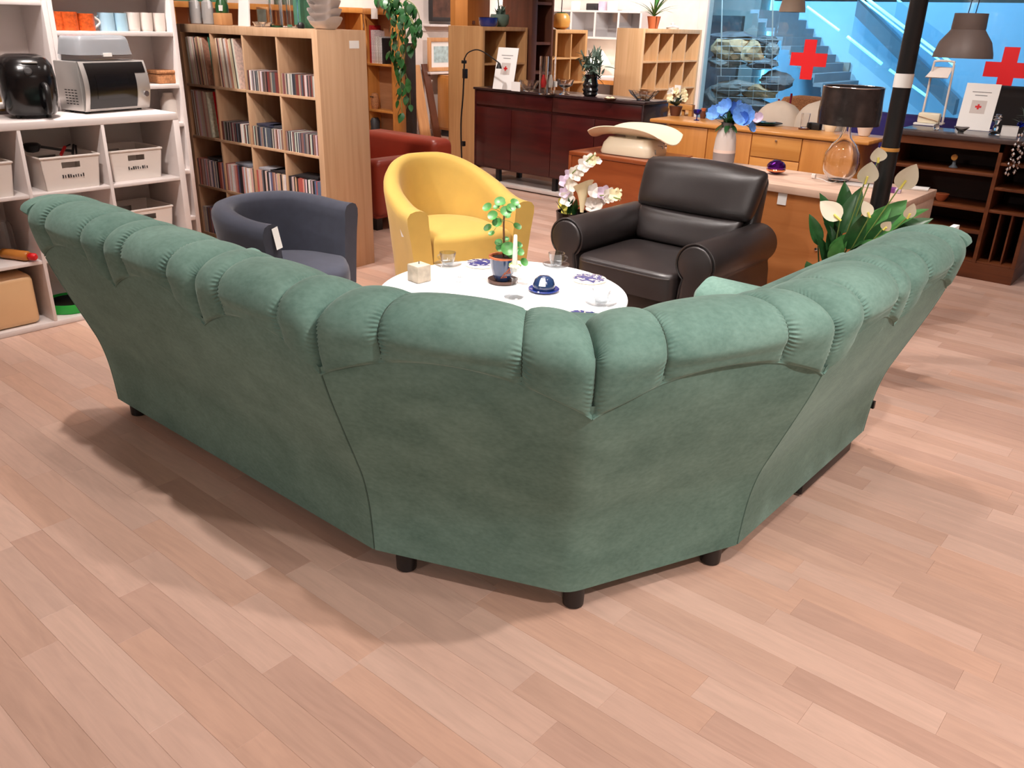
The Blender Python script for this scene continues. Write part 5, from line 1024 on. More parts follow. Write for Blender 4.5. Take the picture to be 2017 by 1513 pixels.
# ------------------------------------------------------------------ teak chest, scale, orchids
def teak_chest():
    t = thing('teak_chest', 'glossy teak chest behind the black armchair', 'chest', (-3.62, 5.68, 0)); M_ = MAT['teak']
    MB().bb(-.42, .36, -.255, .30, .62, .65).build('top', M_, t, bevel=.004); MB().bb(-.42, -.395, -.255, .30, .06, .62).build('side_panel', M_, t, bevel=.002); MB().bb(.335, .36, -.255, .30, .06, .62).build('side_panel', M_, t, bevel=.002)
    MB().bb(-.395, .335, .28, .295, .06, .62).build('back_panel', M_, t); MB().bb(-.393, .333, -.245, -.23, .065, .617).build('front_panel', M_, t); MB().bb(-.40, .34, -.24, .28, 0, .06).build('plinth', MAT['brownp'], t)
teak_chest()
def scale():
    t = thing('baby_scale', 'cream enamel baby scale with curved tray on the teak chest', 'scale', (-3.60, 5.66, .651), math.radians(2)); M_ = MAT['cream']
    G = []
    for z, w, d in ((.004, .225, .15), (.02, .23, .155), (.08, .215, .14), (.125, .18, .115), (.13, .1, .07)): G.append([(w*math.copysign(abs(math.cos(a))**.35, math.cos(a)), d*math.copysign(abs(math.sin(a))**.35, math.sin(a)), z) for a in np.linspace(0, 2*math.pi, 40, endpoint=False)])
    MB().grid(np.array(G), close_v=True, cap=True).build('body', M_, t, smooth=50)
    for x in (-.16, .16):
        for y in (-.09, .09): MB().cyl(x, y, 0, .006, .012, 8).build('foot', MAT['black'], t)
    MB().bb(-.05, .05, -.05, .05, .12, .16).build('neck', M_, t)
    G = []
    for u in np.linspace(-1, 1, 25):
        rowp = []
        for v in np.linspace(-1, 1, 13): rowp.append((.345*u*(1-.10*v*v), .20*v*(1-.12*abs(u)**4), .142+.075*v*v*(1-.25*u*u)-.035*u*u*u*u))
        G.append(rowp)
    T = np.array(G); B = T-np.array([0, 0, .006])
    mb = MB().grid(T).grid(B[:, ::-1]); 
    edge = [T[i, 0] for i in range(25)]+[T[-1, j] for j in range(13)]+[T[i, -1] for i in range(24, -1, -1)]+[T[0, j] for j in range(12, -1, -1)]
    mb.build('tray', M_, t, smooth=True); MB().tube([np.array(e)-np.array([0, 0, .003]) for e in edge], .005, 6, closed=True).build('tray_rim', M_, t, smooth=True)
    MB().cyl(.215, -.06, .03, .05, .016, 12).build('weight', MAT['chrome'], t); MB().tube([(.19, -.06, .06), (.23, -.07, .06), (.235, -.07, .03)], .005, 6).build('beam', MAT['chrome'], t); MB().tube([(.2, .0, .085), (.26, -.02, .085), (.262, -.02, .07)], .004, 6).build('beam', MAT['chrome'], t)
scale()
def flower(parent, loc, r, mat, n=5, nm='blossom', facing=None, cup=.5, seed=0, wid=.52):
    G = MB(); q = random.Random(seed)
    for k in range(n):
        a = 2*math.pi*k/n; P = []
        for i in range(5):
            u = i/4; w = r*wid*math.sin(math.pi*(.12+.80*u))**(1 if wid < .6 else .6)
            P.append([(r*u*math.cos(a)-w*s*math.sin(a), r*u*math.sin(a)+w*s*math.cos(a), r*cup*u*u-.1*r*abs(s)*(1 if wid < .6 else -2)) for s in (-1, -.4, .4, 1)])
        G.grid(P)
    o = G.build(nm, mat, parent, smooth=True); o.location = tuple(map(float, loc))
    f = Vector(facing if facing is not None else (-CF[0]+q.uniform(-.5, .5), -CF[1]+q.uniform(-.5, .5), .25)); o.rotation_euler = f.to_track_quat('Z', 'Y').to_euler(); return o
def orchids():
    yo = 4.62
    p = PY(1120, 425, yo); t = thing('orchid_arrangement', 'white orchids and cream calla in a dark pot beside the teak chest', 'flowers', (p[0]+.03, yo, 0)); zp = float(PY(1104, 412, yo)[2])
    MB().lathe([(.075, 0), (.085, .02), (.11, zp-.01), (.112, zp), (.10, zp), (.095, zp-.03), (.002, zp-.03)], 0, 0, 0, 28).build('pot', MAT['blackgloss'], t, smooth=50)
    o0 = np.array([p[0]+.03, yo, 0]); r = random.Random(2)
    def stem(pts, rr=.004): 
        q = spline([o0+np.array([0, 0, zp-.03])]+[PY(u, v, yo+d) for u, v, d in pts], 16); MB().tube(q, rr, 6).build('stem', MAT['stem'], t, world=True, smooth=True)
    stem([(1113, 380, 0), (1125, 345, -.02), (1150, 322, -.03), (1172, 303, -.03)]); stem([(1150, 395, 0), (1185, 385, -.02), (1222, 392, -.04)])
    fl = [(1120, 372, .05, 'petalw'), (1114, 358, .05, 'petalp'), (1122, 364, .05, 'petalw'), (1118, 392, .055, 'petalw'), (1124, 345, .045, 'petalp'), (1133, 342, .055, 'petalw'), (1142, 336, .04, 'petalw'), (1152, 325, .05, 'petalw'), (1160, 318, .05, 'petalw'), (1168, 316, .035, 'petalc'), (1176, 316, .025, 'petalc'), (1180, 318, .02, 'petalw'), (1118, 415, .055, 'petaly'), (1112, 402, .05, 'petaly'), (1171, 405, .06, 'petalw'), (1178, 398, .05, 'petalw'), (1190, 380, .05, 'petalp'), (1200, 385, .05, 'petalw'), (1212, 384, .045, 'petalc'), (1168, 376, .05, 'petalw'), (1195, 392, .03, 'petalw'), (1112, 380, .04, 'petalp'), (1162, 398, .04, 'petalw')]
    for k, (u, v, s, m) in enumerate(fl): q = PY(u, v, yo-.05+.06*r.random())-o0; flower(t, q, s, MAT[m], 5, seed=k)
    for k, (u, v) in enumerate(((1172, 304), (1221, 392), (1223, 376), (1214, 375))):
        q = PY(u, v, yo-.03)-o0; MB().lathe([(.002, -.014), (.009, 0), (.002, .014)], q[0], q[1], q[2], 8).build('bud', MAT['petalc'], t, smooth=True)
    a, b = PY(1146, 418, yo-.06)-o0, PY(1146, 356, yo-.06)-o0; h = b[2]-a[2]; G = []
    for i in range(12):
        u = i/11; rr = .012+.040*u**1.4+.03*max(0, u-.75)*2; row_ = []
        for k in range(15):
            an = math.radians(-150+300*k/14); tipf = 1+.35*max(0, math.cos(an-.6))*u*u
            row_.append((rr*math.cos(an-.8), rr*math.sin(an-.8), a[2]+h*u*.9+.03*u*u*math.cos(an-.6)*tipf))
        G.append(row_)
    o = MB().grid(G).build('calla', MAT['petalc'], t, smooth=True); o.location = (a[0], a[1], 0)
    lm = leaf_mesh('leaf', .16, .02, .1, mat=MAT['leafd'])
    for k in range(9): place(lm, 'leaf', t, (r.uniform(-.04, .05), r.uniform(-.06, .0), zp-.02), r.uniform(-3, 0), math.radians(r.uniform(55, 85)), 0, r.uniform(.6, 1.0))
orchids()

# ------------------------------------------------------------------ oak desk and things on it
DZ, DX0, DX1, DY0, DY1 = .72, -2.98, -1.345, 4.86, 5.46
def desk():
    t = thing('oak_desk', 'oak fronted desk with pale top behind the black armchair', 'desk', ((DX0+DX1)/2, (DY0+DY1)/2, 0))
    MB().bb(DX0, DX1, DY0, DY1, DZ-.045, DZ).build('top', MAT['oaktop'], t, world=True, bevel=.004)
    MB().bb(DX1-.035, DX1-.003, DY0+.01, DY1-.01, 0, DZ-.045).build('side_panel', MAT['oaktop'], t, world=True, bevel=.003); MB().bb(DX0+.003, DX0+.035, DY0+.01, DY1-.01, 0, DZ-.045).build('side_panel', MAT['oaktop'], t, world=True, bevel=.003)
    a = PY(1735, 420, DY0)
    MB().bb(DX0+.035, a[0], DY0+.02, DY0+.04, .02, DZ-.045).build('front_panel', MAT['oak'], t, world=True)
    MB().bb(a[0], DX1-.035, DY0+.02, DY0+.04, .02, DZ-.20).build('front_panel', MAT['oak'], t, world=True); MB().bb(a[0]-.02, a[0], DY0+.04, DY1-.05, .02, DZ-.045).build('divider', MAT['oak'], t, world=True); MB().bb(a[0], DX1-.035, DY0+.04, DY1-.03, DZ-.21, DZ-.195).build('niche_board', MAT['oak'], t, world=True); MB().bb(a[0], DX1-.035, DY1-.05, DY1-.035, .02, DZ-.045).build('back_board', MAT['oak'], t, world=True)
    q = PY(1608, 491, DY0+.02); sc_ = MB().lathe([(.010, 0), (.010, .006), (.004, .008)], 0, 0, 0, 12).build('screw_cap', MAT['chrome'], t); sc_.location = (q[0]-(DX0+DX1)/2, DY0+.019-(DY0+DY1)/2, q[2]); sc_.rotation_euler = (math.pi/2, 0, 0)
    q = PY(1536, 392, DY0); MB().bb(q[0]-.02, q[0]+.035, DY0+.014, DY0+.0195, q[2]-.035, q[2]+.035).build('price_tag', MAT['label'], t, world=True, label='white price tag')
    return a[0]
XN = desk()
put('napkin', MB().bb(-.05, .05, -.03, .03, 0, .012), MAT['label'], 'white folded paper in the niche of the desk', 'paper', (XN+.09, DY0+.12, DZ-.194), .2, bevel=.003)
def flower_vase():
    p = PZ(1424, 321, DZ); t = thing('flower_vase', 'grey ceramic bottle vase with blue poppies on the desk', 'vase', (p[0], p[1], DZ+.0005))
    def part(z0, z1, prof, m, nm): MB().lathe([(r, z) for r, z in prof], 0, 0, 0, 36).build(nm, m, t, smooth=True)
    part(0, 0, [(.06, 0), (.072, .008), (.074, .07)], MAT['ceramicg'], 'lower_band'); part(0, 0, [(.074, .0702), (.0735, .09)], MAT['ceramicp'], 'pale_band'); part(0, 0, [(.0735, .0902), (.068, .16), (.058, .205), (.045, .222), (.040, .23), (.041, .262), (.036, .262), (.035, .232)], MAT['ceramic'], 'body')
    part(0, 0, [(.0405, .2325), (.0418, .2635), (.0365, .2635)], MAT['stone'], 'neck')
    r = random.Random(4); fw = [(1411, 226, .055, 'petalb'), (1432, 214, .055, 'petalb'), (1440, 218, .05, 'petalb2'), (1463, 230, .07, 'petalb'), (1466, 236, .045, 'petalb2'), (1477, 252, .035, 'petalb'), (1495, 234, .035, 'petalp'), (1452, 212, .04, 'petalb'), (1422, 228, .04, 'petalb')]
    for k, (u, v, s, m) in enumerate(fw):
        q = PY(u, v, p[1]-.06+.10*r.random())-np.array([p[0], p[1], DZ]); MB().tube(spline([(0, 0, .24), (q[0]*.4, q[1]*.4, .29), q], 8), .003, 6).build('stem', MAT['leafd'], t)
        flower(t, q, s, MAT[m], 5, cup=.55, wid=.72, seed=k+40, facing=(-CF[0]+r.uniform(-.9, .9), -CF[1]+r.uniform(-.9, .9), .5))
    lm = leaf_mesh('leaf', .10, .022, .1, mat=MAT['leafd'])
    for k in range(16): place(lm, 'leaf', t, (r.uniform(-.02, .02), r.uniform(-.02, .02), .25), r.uniform(0, 6.28), math.radians(r.uniform(15, 75)), 0, r.uniform(.7, 1.2))
    for k in range(5): place(lm, 'leaf', t, (.03*math.cos(k-4), .03*math.sin(k-4), .255), k*.9-4, math.radians(-35), 0, .8)
flower_vase()
def ball():
    p = PZ(1527, 343, DZ); t = thing('faceted_ball', 'iridescent violet faceted glass ball on the desk', 'ornament', (p[0], p[1], DZ+.0005)); G = []
    for i in range(9):
        a = -math.pi/2+math.pi*i/8; G.append([(.056*math.cos(a)*(1+.05*(k % 2))*math.cos(k*math.pi/10+i*.15), .056*math.cos(a)*(1+.05*(k % 2))*math.sin(k*math.pi/10+i*.15), .044+.044*math.sin(a)) for k in range(20)])
    MB().grid(np.array(G), close_v=True, cap=True).build('body', MAT['bamber'], t); MB().lathe([(.046, .014), (.0585, .022), (.060, .03), (.0575, .034)], 0, 0, 0, 20).build('gold_band', plain('gold_pink_luster', (226, 150, 110), .12, metal=.9, var=.3, scale=20), t, smooth=True)
ball()
def table_lamp():
    p = PZ(1650, 357, DZ); t = thing('table_lamp', 'clear glass bottle lamp with wrapped dark drum shade on the desk', 'lamp', (p[0], p[1], DZ+.0005))
    MB().lathe([(.002, 0), (.055, 0), (.062, .006), (.098, .06), (.108, .11), (.10, .165), (.072, .215), (.038, .255), (.024, .30), (.021, .36), (.018, .36), (.021, .30), (.034, .256), (.068, .214), (.096, .164), (.104, .11), (.094, .062), (.058, .014), (.002, .012)], 0, 0, 0, 40).build('glass_base', MAT['glass'], t, smooth=True)
    MB().cyl(0, 0, .36, .42, .018, 16).build('socket', MAT['chrome'], t)
    G = []; ns = 72; r = random.Random(8)
    for i, (rr, z) in enumerate(((.176, .335), (.1785, .40), (.173, .47), (.170, .545))): G.append([((rr+.003*math.sin(k*1.7+i*.6)*((k % 5) == 0)+.0015*math.sin(k*.9+i))*math.cos(2*math.pi*k/ns), (rr+.003*math.sin(k*1.7+i*.6)*((k % 5) == 0))*math.sin(2*math.pi*k/ns), z) for k in range(ns)])
    T = np.array(G); c = np.array([.985, .985, 1]); mb = MB().grid(np.concatenate([T, (T*c)[::-1]]), close_u=True, close_v=True); mb.build('lamp_shade', MAT['foil'], t, smooth=60)
    MB().tube([(.171*math.cos(a), .171*math.sin(a), .546) for a in np.linspace(0, 2*math.pi, 48, endpoint=False)], .003, 6, closed=True).build('shade_rim', MAT['chrome'], t)
    for a in (0, 2.09, 4.19): MB().tube([(.018*math.cos(a), .018*math.sin(a), .42), (.168*math.cos(a), .168*math.sin(a), .40)], .0025, 5).build('spoke', MAT['chrome'], t)
    q = PZ(1602, 352, DZ)-p; MB().tube(spline([(.02, .02, .012), (.0, -.11, .004), (q[0]*.6, q[1]*.6-.02, .004), (q[0], q[1], .006)], 16), .0018, 5).build('cord', MAT['label'], t); MB().bb(q[0]-.012, q[0]+.012, q[1]-.012, q[1]+.012, .002, .03).build('plug', MAT['whitepl'], t, bevel=.004)
table_lamp()
def desk_papers():
    for k, (u, v, w, d, m, l, cat) in enumerate(((1700, 367, .20, .10, 'ceramic', 'pale notebook lying on the desk behind the pole', 'book'), (1752, 378, .12, .07, 'petalp', 'pink wrapped package on the desk by the pole', 'package'), (1800, 372, .16, .10, 'label', 'white sheet with black edge near the desk corner', 'paper'))):
        p = PZ(u, v, DZ); t = thing(['notebook', 'pink_package', 'framed_sheet'][k], l, cat, (p[0], p[1], DZ+.0005), .2); MB().bb(-w/2, w/2, -d/2, d/2, 0, .01+.012*(k == 1)).build('body', MAT[m], t, bevel=.002)
        if k != 1: MB().bb(-w/2-.004, w/2+.004, d/2-.002, d/2+.006, 0, .012).build('dark_edge', MAT['black'], t)
        else: MB().bb(-.01, .03, -d/2-.001, d/2+.001, .001, .0235).build('ribbon', plain('purple_ribbon', (120, 60, 130), .4), t)
desk_papers()

# ------------------------------------------------------------------ black post lamp and peace lily
def post():
    x, y = -1.30, 4.28
    t = thing('floor_lamp', 'thick black floor lamp pole behind the sofa', 'lamp', (x, y, 0))
    MB().lathe([(.16, 0), (.165, .01), (.15, .025), (.05, .035)], 0, 0, 0, 36).build('base', MAT['black'], t, smooth=50)
    MB().lathe([(.044, .03), (.041, .9), (.036, 2.3)], 0, 0, 0, 24).build('pole', MAT['black'], t, smooth=50)
    q = PY(1736, 292, y)[2]; MB().lathe([(.0425, q-.008), (.0435, q), (.0425, q+.008)], 0, 0, 0, 24).build('brass_ring', MAT['amber'], t, smooth=True); q = PY(1770, 158, y)[2]; MB().lathe([(.0415, q-.03), (.0415, q+.03)], 0, 0, 0, 24).build('white_band', MAT['label'], t, smooth=50, label='white label wrapped round the pole')
    MB().lathe([(.04, 2.3), (.18, 2.42), (.20, 2.45), (.19, 2.45), (.03, 2.32)], 0, 0, 0, 32).build('uplighter_bowl', MAT['black'], t, smooth=True)
post()
def peace_lily():
    x, y = -1.40, 4.05; o0 = np.array([x, y, 0])
    t = thing('peace_lily', 'peace lily with white spathes beside the black pole', 'plant', (x, y, 0)); zp = .36
    MB().lathe([(.09, 0), (.10, .02), (.13, zp-.01), (.132, zp), (.12, zp), (.115, zp-.03), (.002, zp-.03)], 0, 0, 0, 28).build('pot', MAT['dark'], t, smooth=50); MB().lathe([(.002, zp-.02), (.118, zp-.025)], 0, 0, 0, 24).build('soil', MAT['soil'], t)
    r = random.Random(21); lm = leaf_mesh('leaf', .20, .050, .28, n=8, mat=MAT['leafd'], cup=.25); lm2 = leaf_mesh('leaf', .18, .055, .2, n=8, mat=MAT['leaf'], cup=.2)
    def to(u, v, d): return PY(u, v, y+d)-o0
    L = [(1668, 500, -.1, 0), (1690, 470, -.12, 0), (1715, 470, -.12, 1), (1640, 470, -.05, 0), (1675, 455, -.05, 0), (1760, 480, -.1, 0), (1605, 430, -.02, 0), (1632, 390, .05, 0), (1660, 420, .06, 0), (1625, 500, -.04, 0), (1660, 470, -.10, 1), (1672, 375, .04, 0), (1690, 385, .02, 0), (1780, 400, .05, 1), (1815, 398, .0, 1), (1745, 405, .03, 1), (1765, 435, .0, 0), (1810, 430, .05, 0), (1800, 455, -.05, 1), (1845, 460, 0, 1), (1745, 455, -.08, 1), (1770, 468, -.05, 0), (1640, 450, -.06, 0), (1700, 440, -.1, 0), (1735, 440, .06, 0), (1650, 490, -.1, 1)]
    for k, (u, v, d, m) in enumerate(L):
        q = to(u, v, d); b = np.array([r.uniform(-.03, .03), r.uniform(-.03, .03), zp-.02]); st = b*.45+q*.55+np.array([0, 0, .05]); MB().tube(spline([b, (b+st)/2+np.array([0, 0, .02]), st], 7), .0035, 5).build('petiole', MAT['leafd'], t)
        dv = q-st; ln = np.linalg.norm(dv); X_ = Vector(dv).normalized(); Z_ = (Vector((0, 0, 1))*r.uniform(.5, 1)+Vector(-CF)*r.uniform(.3, .9)+Vector((r.uniform(-.4, .4), r.uniform(-.4, .4), 0)))
        Z_ = (Z_-X_*Z_.dot(X_)).normalized(); Y_ = Z_.cross(X_); o = link('leaf', lm2 if m else lm, t); o.location = tuple(st); o.rotation_euler = Matrix((X_, Y_, Z_)).transposed().to_euler(); e = max(.75, min(1.35, ln/.17)); o.scale = (e, e*.9, e)
    for k in range(7): place(lm, 'leaf', t, (r.uniform(-.04, .04), r.uniform(-.04, .04), zp), r.uniform(0, 6.28), math.radians(r.uniform(30, 60)), 0, r.uniform(.9, 1.2))
    sp = leaf_mesh('spathe', .135, .042, -.05, n=9, mat=MAT['spathe'], cup=.35)
    S = [(1702, 362, 1716, 318, .0, 1), (1770, 372, 1805, 322, -.02, 1), (1655, 434, 1615, 398, -.06, 1.0), (1728, 320, 1729, 290, .04, .8), (1712, 428, 1700, 396, -.1, .6), (1785, 430, 1800, 400, -.05, .55), (1738, 452, 1755, 436, -.1, .5)]
    for k, (u, v, u2, v2, d, s) in enumerate(S):
        a, b = to(u, v, d), to(u2, v2, d); MB().tube(spline([(0, 0, zp), (a[0]*.5, a[1]*.5, (a[2]+zp)/2), a], 8), .003, 6).build('flower_stem', MAT['stem'], t)
        dv = b-a; yaw = math.atan2(dv[1], dv[0]); pit = math.atan2(dv[2], np.hypot(dv[0], dv[1]))
        X_ = Vector(dv).normalized(); Z_ = Vector(-CF); Z_ = (Z_-X_*Z_.dot(X_)).normalized(); Y_ = Z_.cross(X_); m = Matrix((X_, Y_, Z_)).transposed()
        o = link('spathe', sp, t); o.location = tuple(a); o.rotation_euler = m.to_euler(); e = np.linalg.norm(dv)/.135*1.0; o.scale = (e, s*1.15, s)
        MB().tube([a+np.array([-CF[0], -CF[1], 0])*.012, a+dv*.35+np.array([-CF[0], -CF[1], 0])*.014], .005, 6).build('spadix', MAT['petaly'], t)
peace_lily()

# ------------------------------------------------------------------ honey sideboard
GZ, GX0, GX1, GY0, GY1 = .85, -3.90, -2.075, 6.34, 6.80
def honey_sideboard():
    t = thing('honey_sideboard', 'honey coloured wooden sideboard with two centre drawers', 'sideboard', ((GX0+GX1)/2, (GY0+GY1)/2, 0)); M_ = MAT['goldv']
    MB().bb(GX0, GX1, GY0, GY1, GZ-.03, GZ).build('top', MAT['gold'], t, world=True, bevel=.010)
    bx0, bx1 = float(PY(1318, 250, GY0+.03)[0]), float(PY(1690, 300, GY0+.03)[0])
    MB().bb(bx0, bx1, GY0+.03, GY1-.01, .08, GZ-.03).build('body', M_, t, world=True, bevel=.003); MB().bb(bx0+.03, bx1-.03, GY0+.06, GY1-.03, 0, .08).build('plinth', MAT['brownp'], t, world=True)
    cu = [bx0]+[float(PY(u, 290, GY0+.03)[0]) for u in (1392, 1480, 1580)]+[bx1]
    zs = float(PY(1530, 314, GY0+.03)[2])
    for k in range(4):
        x0, x1 = cu[k]+.004, cu[k+1]-.004
        if k == 2:
            for z0, z1 in ((zs+.004, GZ-.036), (zs-.30, zs-.004), (.09, zs-.304)):
                d = MB().bb(x0, x1, GY0+.016, GY0+.03, z0, z1).build('drawer', MAT['gold'], t, world=True, bevel=.002); q = MB().lathe([(.009, 0), (.007, .012), (.002, .014)], 0, 0, 0, 12).build('knob', MAT['chrome'], d); q.location = ((x0+x1)/2-t.location.x, GY0+.016-t.location.y, (z0+z1)/2+.05); q.rotation_euler = (math.pi/2, 0, 0)
        else: MB().bb(x0, x1, GY0+.016, GY0+.03, .09, GZ-.036).build('door', M_, t, world=True, bevel=.002)
honey_sideboard()
def on_gold(u, v): q = PZ(u, v, GZ+.0005); q[1] = min(max(q[1], GY0+.05), GY1-.07); return q
def side_items():
    p = on_gold(1362, 224); t = thing('flower_pot', 'small pot of white flowers on the honey sideboard', 'plant', p)
    MB().lathe([(.04, 0), (.055, .07), (.058, .08), (.05, .08), (.002, .07)], 0, 0, 0, 20).build('pot', MAT['brownp'], t, smooth=50); r = random.Random(3)
    for k in range(14): a = r.uniform(0, 6.28); d = .09*r.random(); flower(t, (d*math.cos(a), d*math.sin(a), .12+.09*r.random()), .03, MAT['petalc' if k % 3 else 'petalw'], 5, seed=k+80)
    lm = leaf_mesh('leaf', .09, .02, .2, mat=MAT['leafg'])
    for k in range(18): place(lm, 'leaf', t, (0, 0, .08), r.uniform(0, 6.28), math.radians(r.uniform(20, 80)), 0, r.uniform(.7, 1.2))
    MB().bb(-.03, .03, -.002, .002, .19, .25).build('card', MAT['label'], t); MB().cyl(0, 0, .07, .19, .002, 6).build('card_pin', MAT['chrome'], t)
    p = on_gold(1372, 237); put('blue_goblet', MB().lathe([(.025, 0), (.024, .003), (.005, .008), (.005, .04), (.03, .055), (.036, .085), (.033, .085), (.026, .058), (.002, .048)], 0, 0, 0, 24), MAT['bglass'], 'small cobalt blue glass goblet on the honey sideboard', 'goblet', p, smooth=True)
    p = on_gold(1394, 232); t = thing('small_vase', 'small dark brown vase beside the blue goblet', 'vase', p); MB().lathe([(.02, 0), (.028, .03), (.018, .06), (.022, .08), (.002, .075)], 0, 0, 0, 18).build('body', MAT['brownp'], t, smooth=True); MB().lathe([(.019, .06), (.023, .082), (.02, .082)], 0, 0, 0, 18).build('rim', MAT['terral'], t, smooth=True)
    p = on_gold(1508, 246); t = thing('green_dish', 'dark green dish lying flat on the honey sideboard', 'dish', p); MB().lathe([(.07, 0), (.13, .014), (.132, .018), (.07, .008), (.002, .007)], 0, 0, 0, 32).build('plate', MAT['dark'], t, smooth=True); MB().lathe([(.06, .0085), (.08, .022), (.075, .024), (.002, .02)], 0, 0, 0, 24).build('bowl', MAT['gglass'], t, smooth=True)
    p = on_gold(1583, 255); t = thing('drinking_glass', 'clear drinking glass with dark base on the honey sideboard', 'glass', p); MB().lathe([(.002, .012), (.028, .012), (.034, .12), (.031, .12), (.026, .02), (.002, .018)], 0, 0, 0, 24).build('tumbler', MAT['glass'], t, smooth=True); MB().lathe([(.04, 0), (.042, .01), (.002, .0115)], 0, 0, 0, 20).build('coaster', MAT['brownp'], t)
    p = on_gold(1634, 259); t = thing('cream_vase', 'small cream vase behind the lamp neck', 'vase', p); MB().lathe([(.035, 0), (.05, .04), (.04, .08), (.045, .10), (.002, .09)], 0, 0, 0, 24).build('body', MAT['cream'], t, smooth=True); MB().lathe([(.041, .08), (.047, .102), (.043, .102)], 0, 0, 0, 24).build('rim', MAT['cream'], t, smooth=True)
    p = on_gold(1622, 252); put('black_box', MB().bb(-.05, .05, -.03, .03, 0, .05), MAT['black'], 'small black box behind the cream vase', 'box', (p[0], p[1], p[2]), bevel=.003)
    p = on_gold(1701, 268); t = thing('white_bowl', 'white cup shaped bowl at the right end of the honey sideboard', 'bowl', p); MB().lathe([(.03, 0), (.038, .004), (.055, .06), (.062, .10), (.057, .10), (.05, .06), (.03, .012), (.002, .012)], 0, 0, 0, 28).build('body', MAT['whitepl'], t, smooth=True); MB().lathe([(.0585, .098), (.0625, .102), (.0575, .102)], 0, 0, 0, 28).build('rim', MAT['whitepl'], t, smooth=True)
side_items()

# ------------------------------------------------------------------ dark walnut shelf on the right
WY, WX0, WX1, WZ = 6.437, -1.95, -.993, .94
def walnut_shelf():
    t = thing('walnut_shelf', 'dark walnut open shelf unit at the right edge', 'shelf', ((WX0+WX1)/2, WY+.2, 0)); M_ = MAT['walnut']; I_ = MAT['walnutin']
    MB().bb(WX0, WX1+.10, WY-.015, WY+.41, WZ-.03, WZ).build('top', MAT['walnuttop'], t, world=True, bevel=.003)
    xd = -1.25
    MB().bb(WX0, WX1, WY, WY+.4, 0, .11).build('plinth', M_, t, world=True, bevel=.002); MB().bb(WX0, xd+.012, WY, WY+.02, WZ-.085, WZ-.03).build('apron', M_, t, world=True)
    for x in (WX0, WX1-.025): MB().bb(x, x+.025, WY, WY+.4, .11, WZ-.03).build('side_panel', M_, t, world=True, bevel=.002)
    MB().bb(xd-.012, xd+.012, WY, WY+.39, .11, WZ-.03).build('divider', M_, t, world=True)
    MB().bb(WX0, WX1, WY+.39, WY+.40, .11, WZ-.03).build('back_panel', I_, t, world=True)
    for z in (.712, .475, .325, .125): MB().bb(WX0+.025, xd-.012, WY+.004, WY+.388, z-.02, z).build('shelf_board', M_, t, world=True, bevel=.002)
    for z in (.79, .63, .48, .125): MB().bb(xd+.012, WX1-.025, WY+.004, WY+.388, z-.018, z).build('shelf_board', M_, t, world=True, bevel=.002)
    for k in range(2): x = xd+.012+(k+1)*(WX1-.025-xd-.012)/3; MB().bb(x-.005, x+.005, WY+.03, WY+.38, .125, .462).build('record_divider', M_, t, world=True)
    for (u, v, c) in ((1882, 309, 'amber'), (1857, 374, 'terral')):
        z = .712 if v < 340 else .475
        p = PY(u, v, WY+.12); t2 = thing('clock' if v < 340 else 'small_bowl', 'small round gold faced clock on the top walnut shelf' if v < 340 else 'small copper bowl on the middle walnut shelf', 'clock' if v < 340 else 'bowl', (p[0], WY+.12, z+.0005))
        if v < 340:
            m = MB().lathe([(.02, 0), (.02, .02), (.002, .022)], 0, 0, 0, 20).build('face', MAT[c], t2, smooth=50); m.location = (0, -.01, .07); m.rotation_euler = (math.pi/2, 0, 0); MB().lathe([(.03, 0), (.012, .02), (.01, .055)], 0, 0, 0, 14).build('stand', MAT['step'], t2, smooth=True)
        else: MB().lathe([(.02, 0), (.03, .01), (.05, .05), (.047, .05), (.028, .015), (.002, .012)], 0, 0, 0, 24).build('body', MAT[c], t2, smooth=True); MB().lathe([(.048, .049), (.051, .052), (.047, .052)], 0, 0, 0, 24).build('rim', MAT[c], t2)
walnut_shelf()
def sign(name, p, rz, h, w, lab, lean=.22):
    t = thing(name, lab, 'sign', p, rz)
    def sl(x0, x1, z0, z1, th0, th1, m, nm): MB().add([(x0, z0*lean+th0, z0), (x1, z0*lean+th0, z0), (x1, z1*lean+th0, z1), (x0, z1*lean+th0, z1), (x0, z0*lean+th1, z0), (x1, z0*lean+th1, z0), (x1, z1*lean+th1, z1), (x0, z1*lean+th1, z1)], [(0, 1, 2, 3), (7, 6, 5, 4), (0, 4, 5, 1), (1, 5, 6, 2), (2, 6, 7, 3), (3, 7, 4, 0)]).build(nm, m, t)
    sl(-w/2, w/2, 0, h, 0, .004, MAT['label'], 'panel'); sl(-w*.28, w*.28, h*.81, h*.825, -.001, .001, MAT['print_'], 'print_line'); sl(-w*.18, w*.18, h*.74, h*.755, -.001, .001, MAT['print_'], 'print_line')
    sl(-w*.22, w*.22, h*.36, h*.64, -.0006, .001, MAT['ceramic'], 'print_field')
    sl(-w*.03, w*.03, h*.45, h*.56, -.0016, .001, MAT['red'], 'red_cross'); sl(-w*.09, w*.09, h*.485, h*.525, -.0017, .001, MAT['red'], 'red_cross')
    MB().bb(-w/2, w/2, 0, h*lean+.05, 0, .004).build('foot', MAT['label'], t)
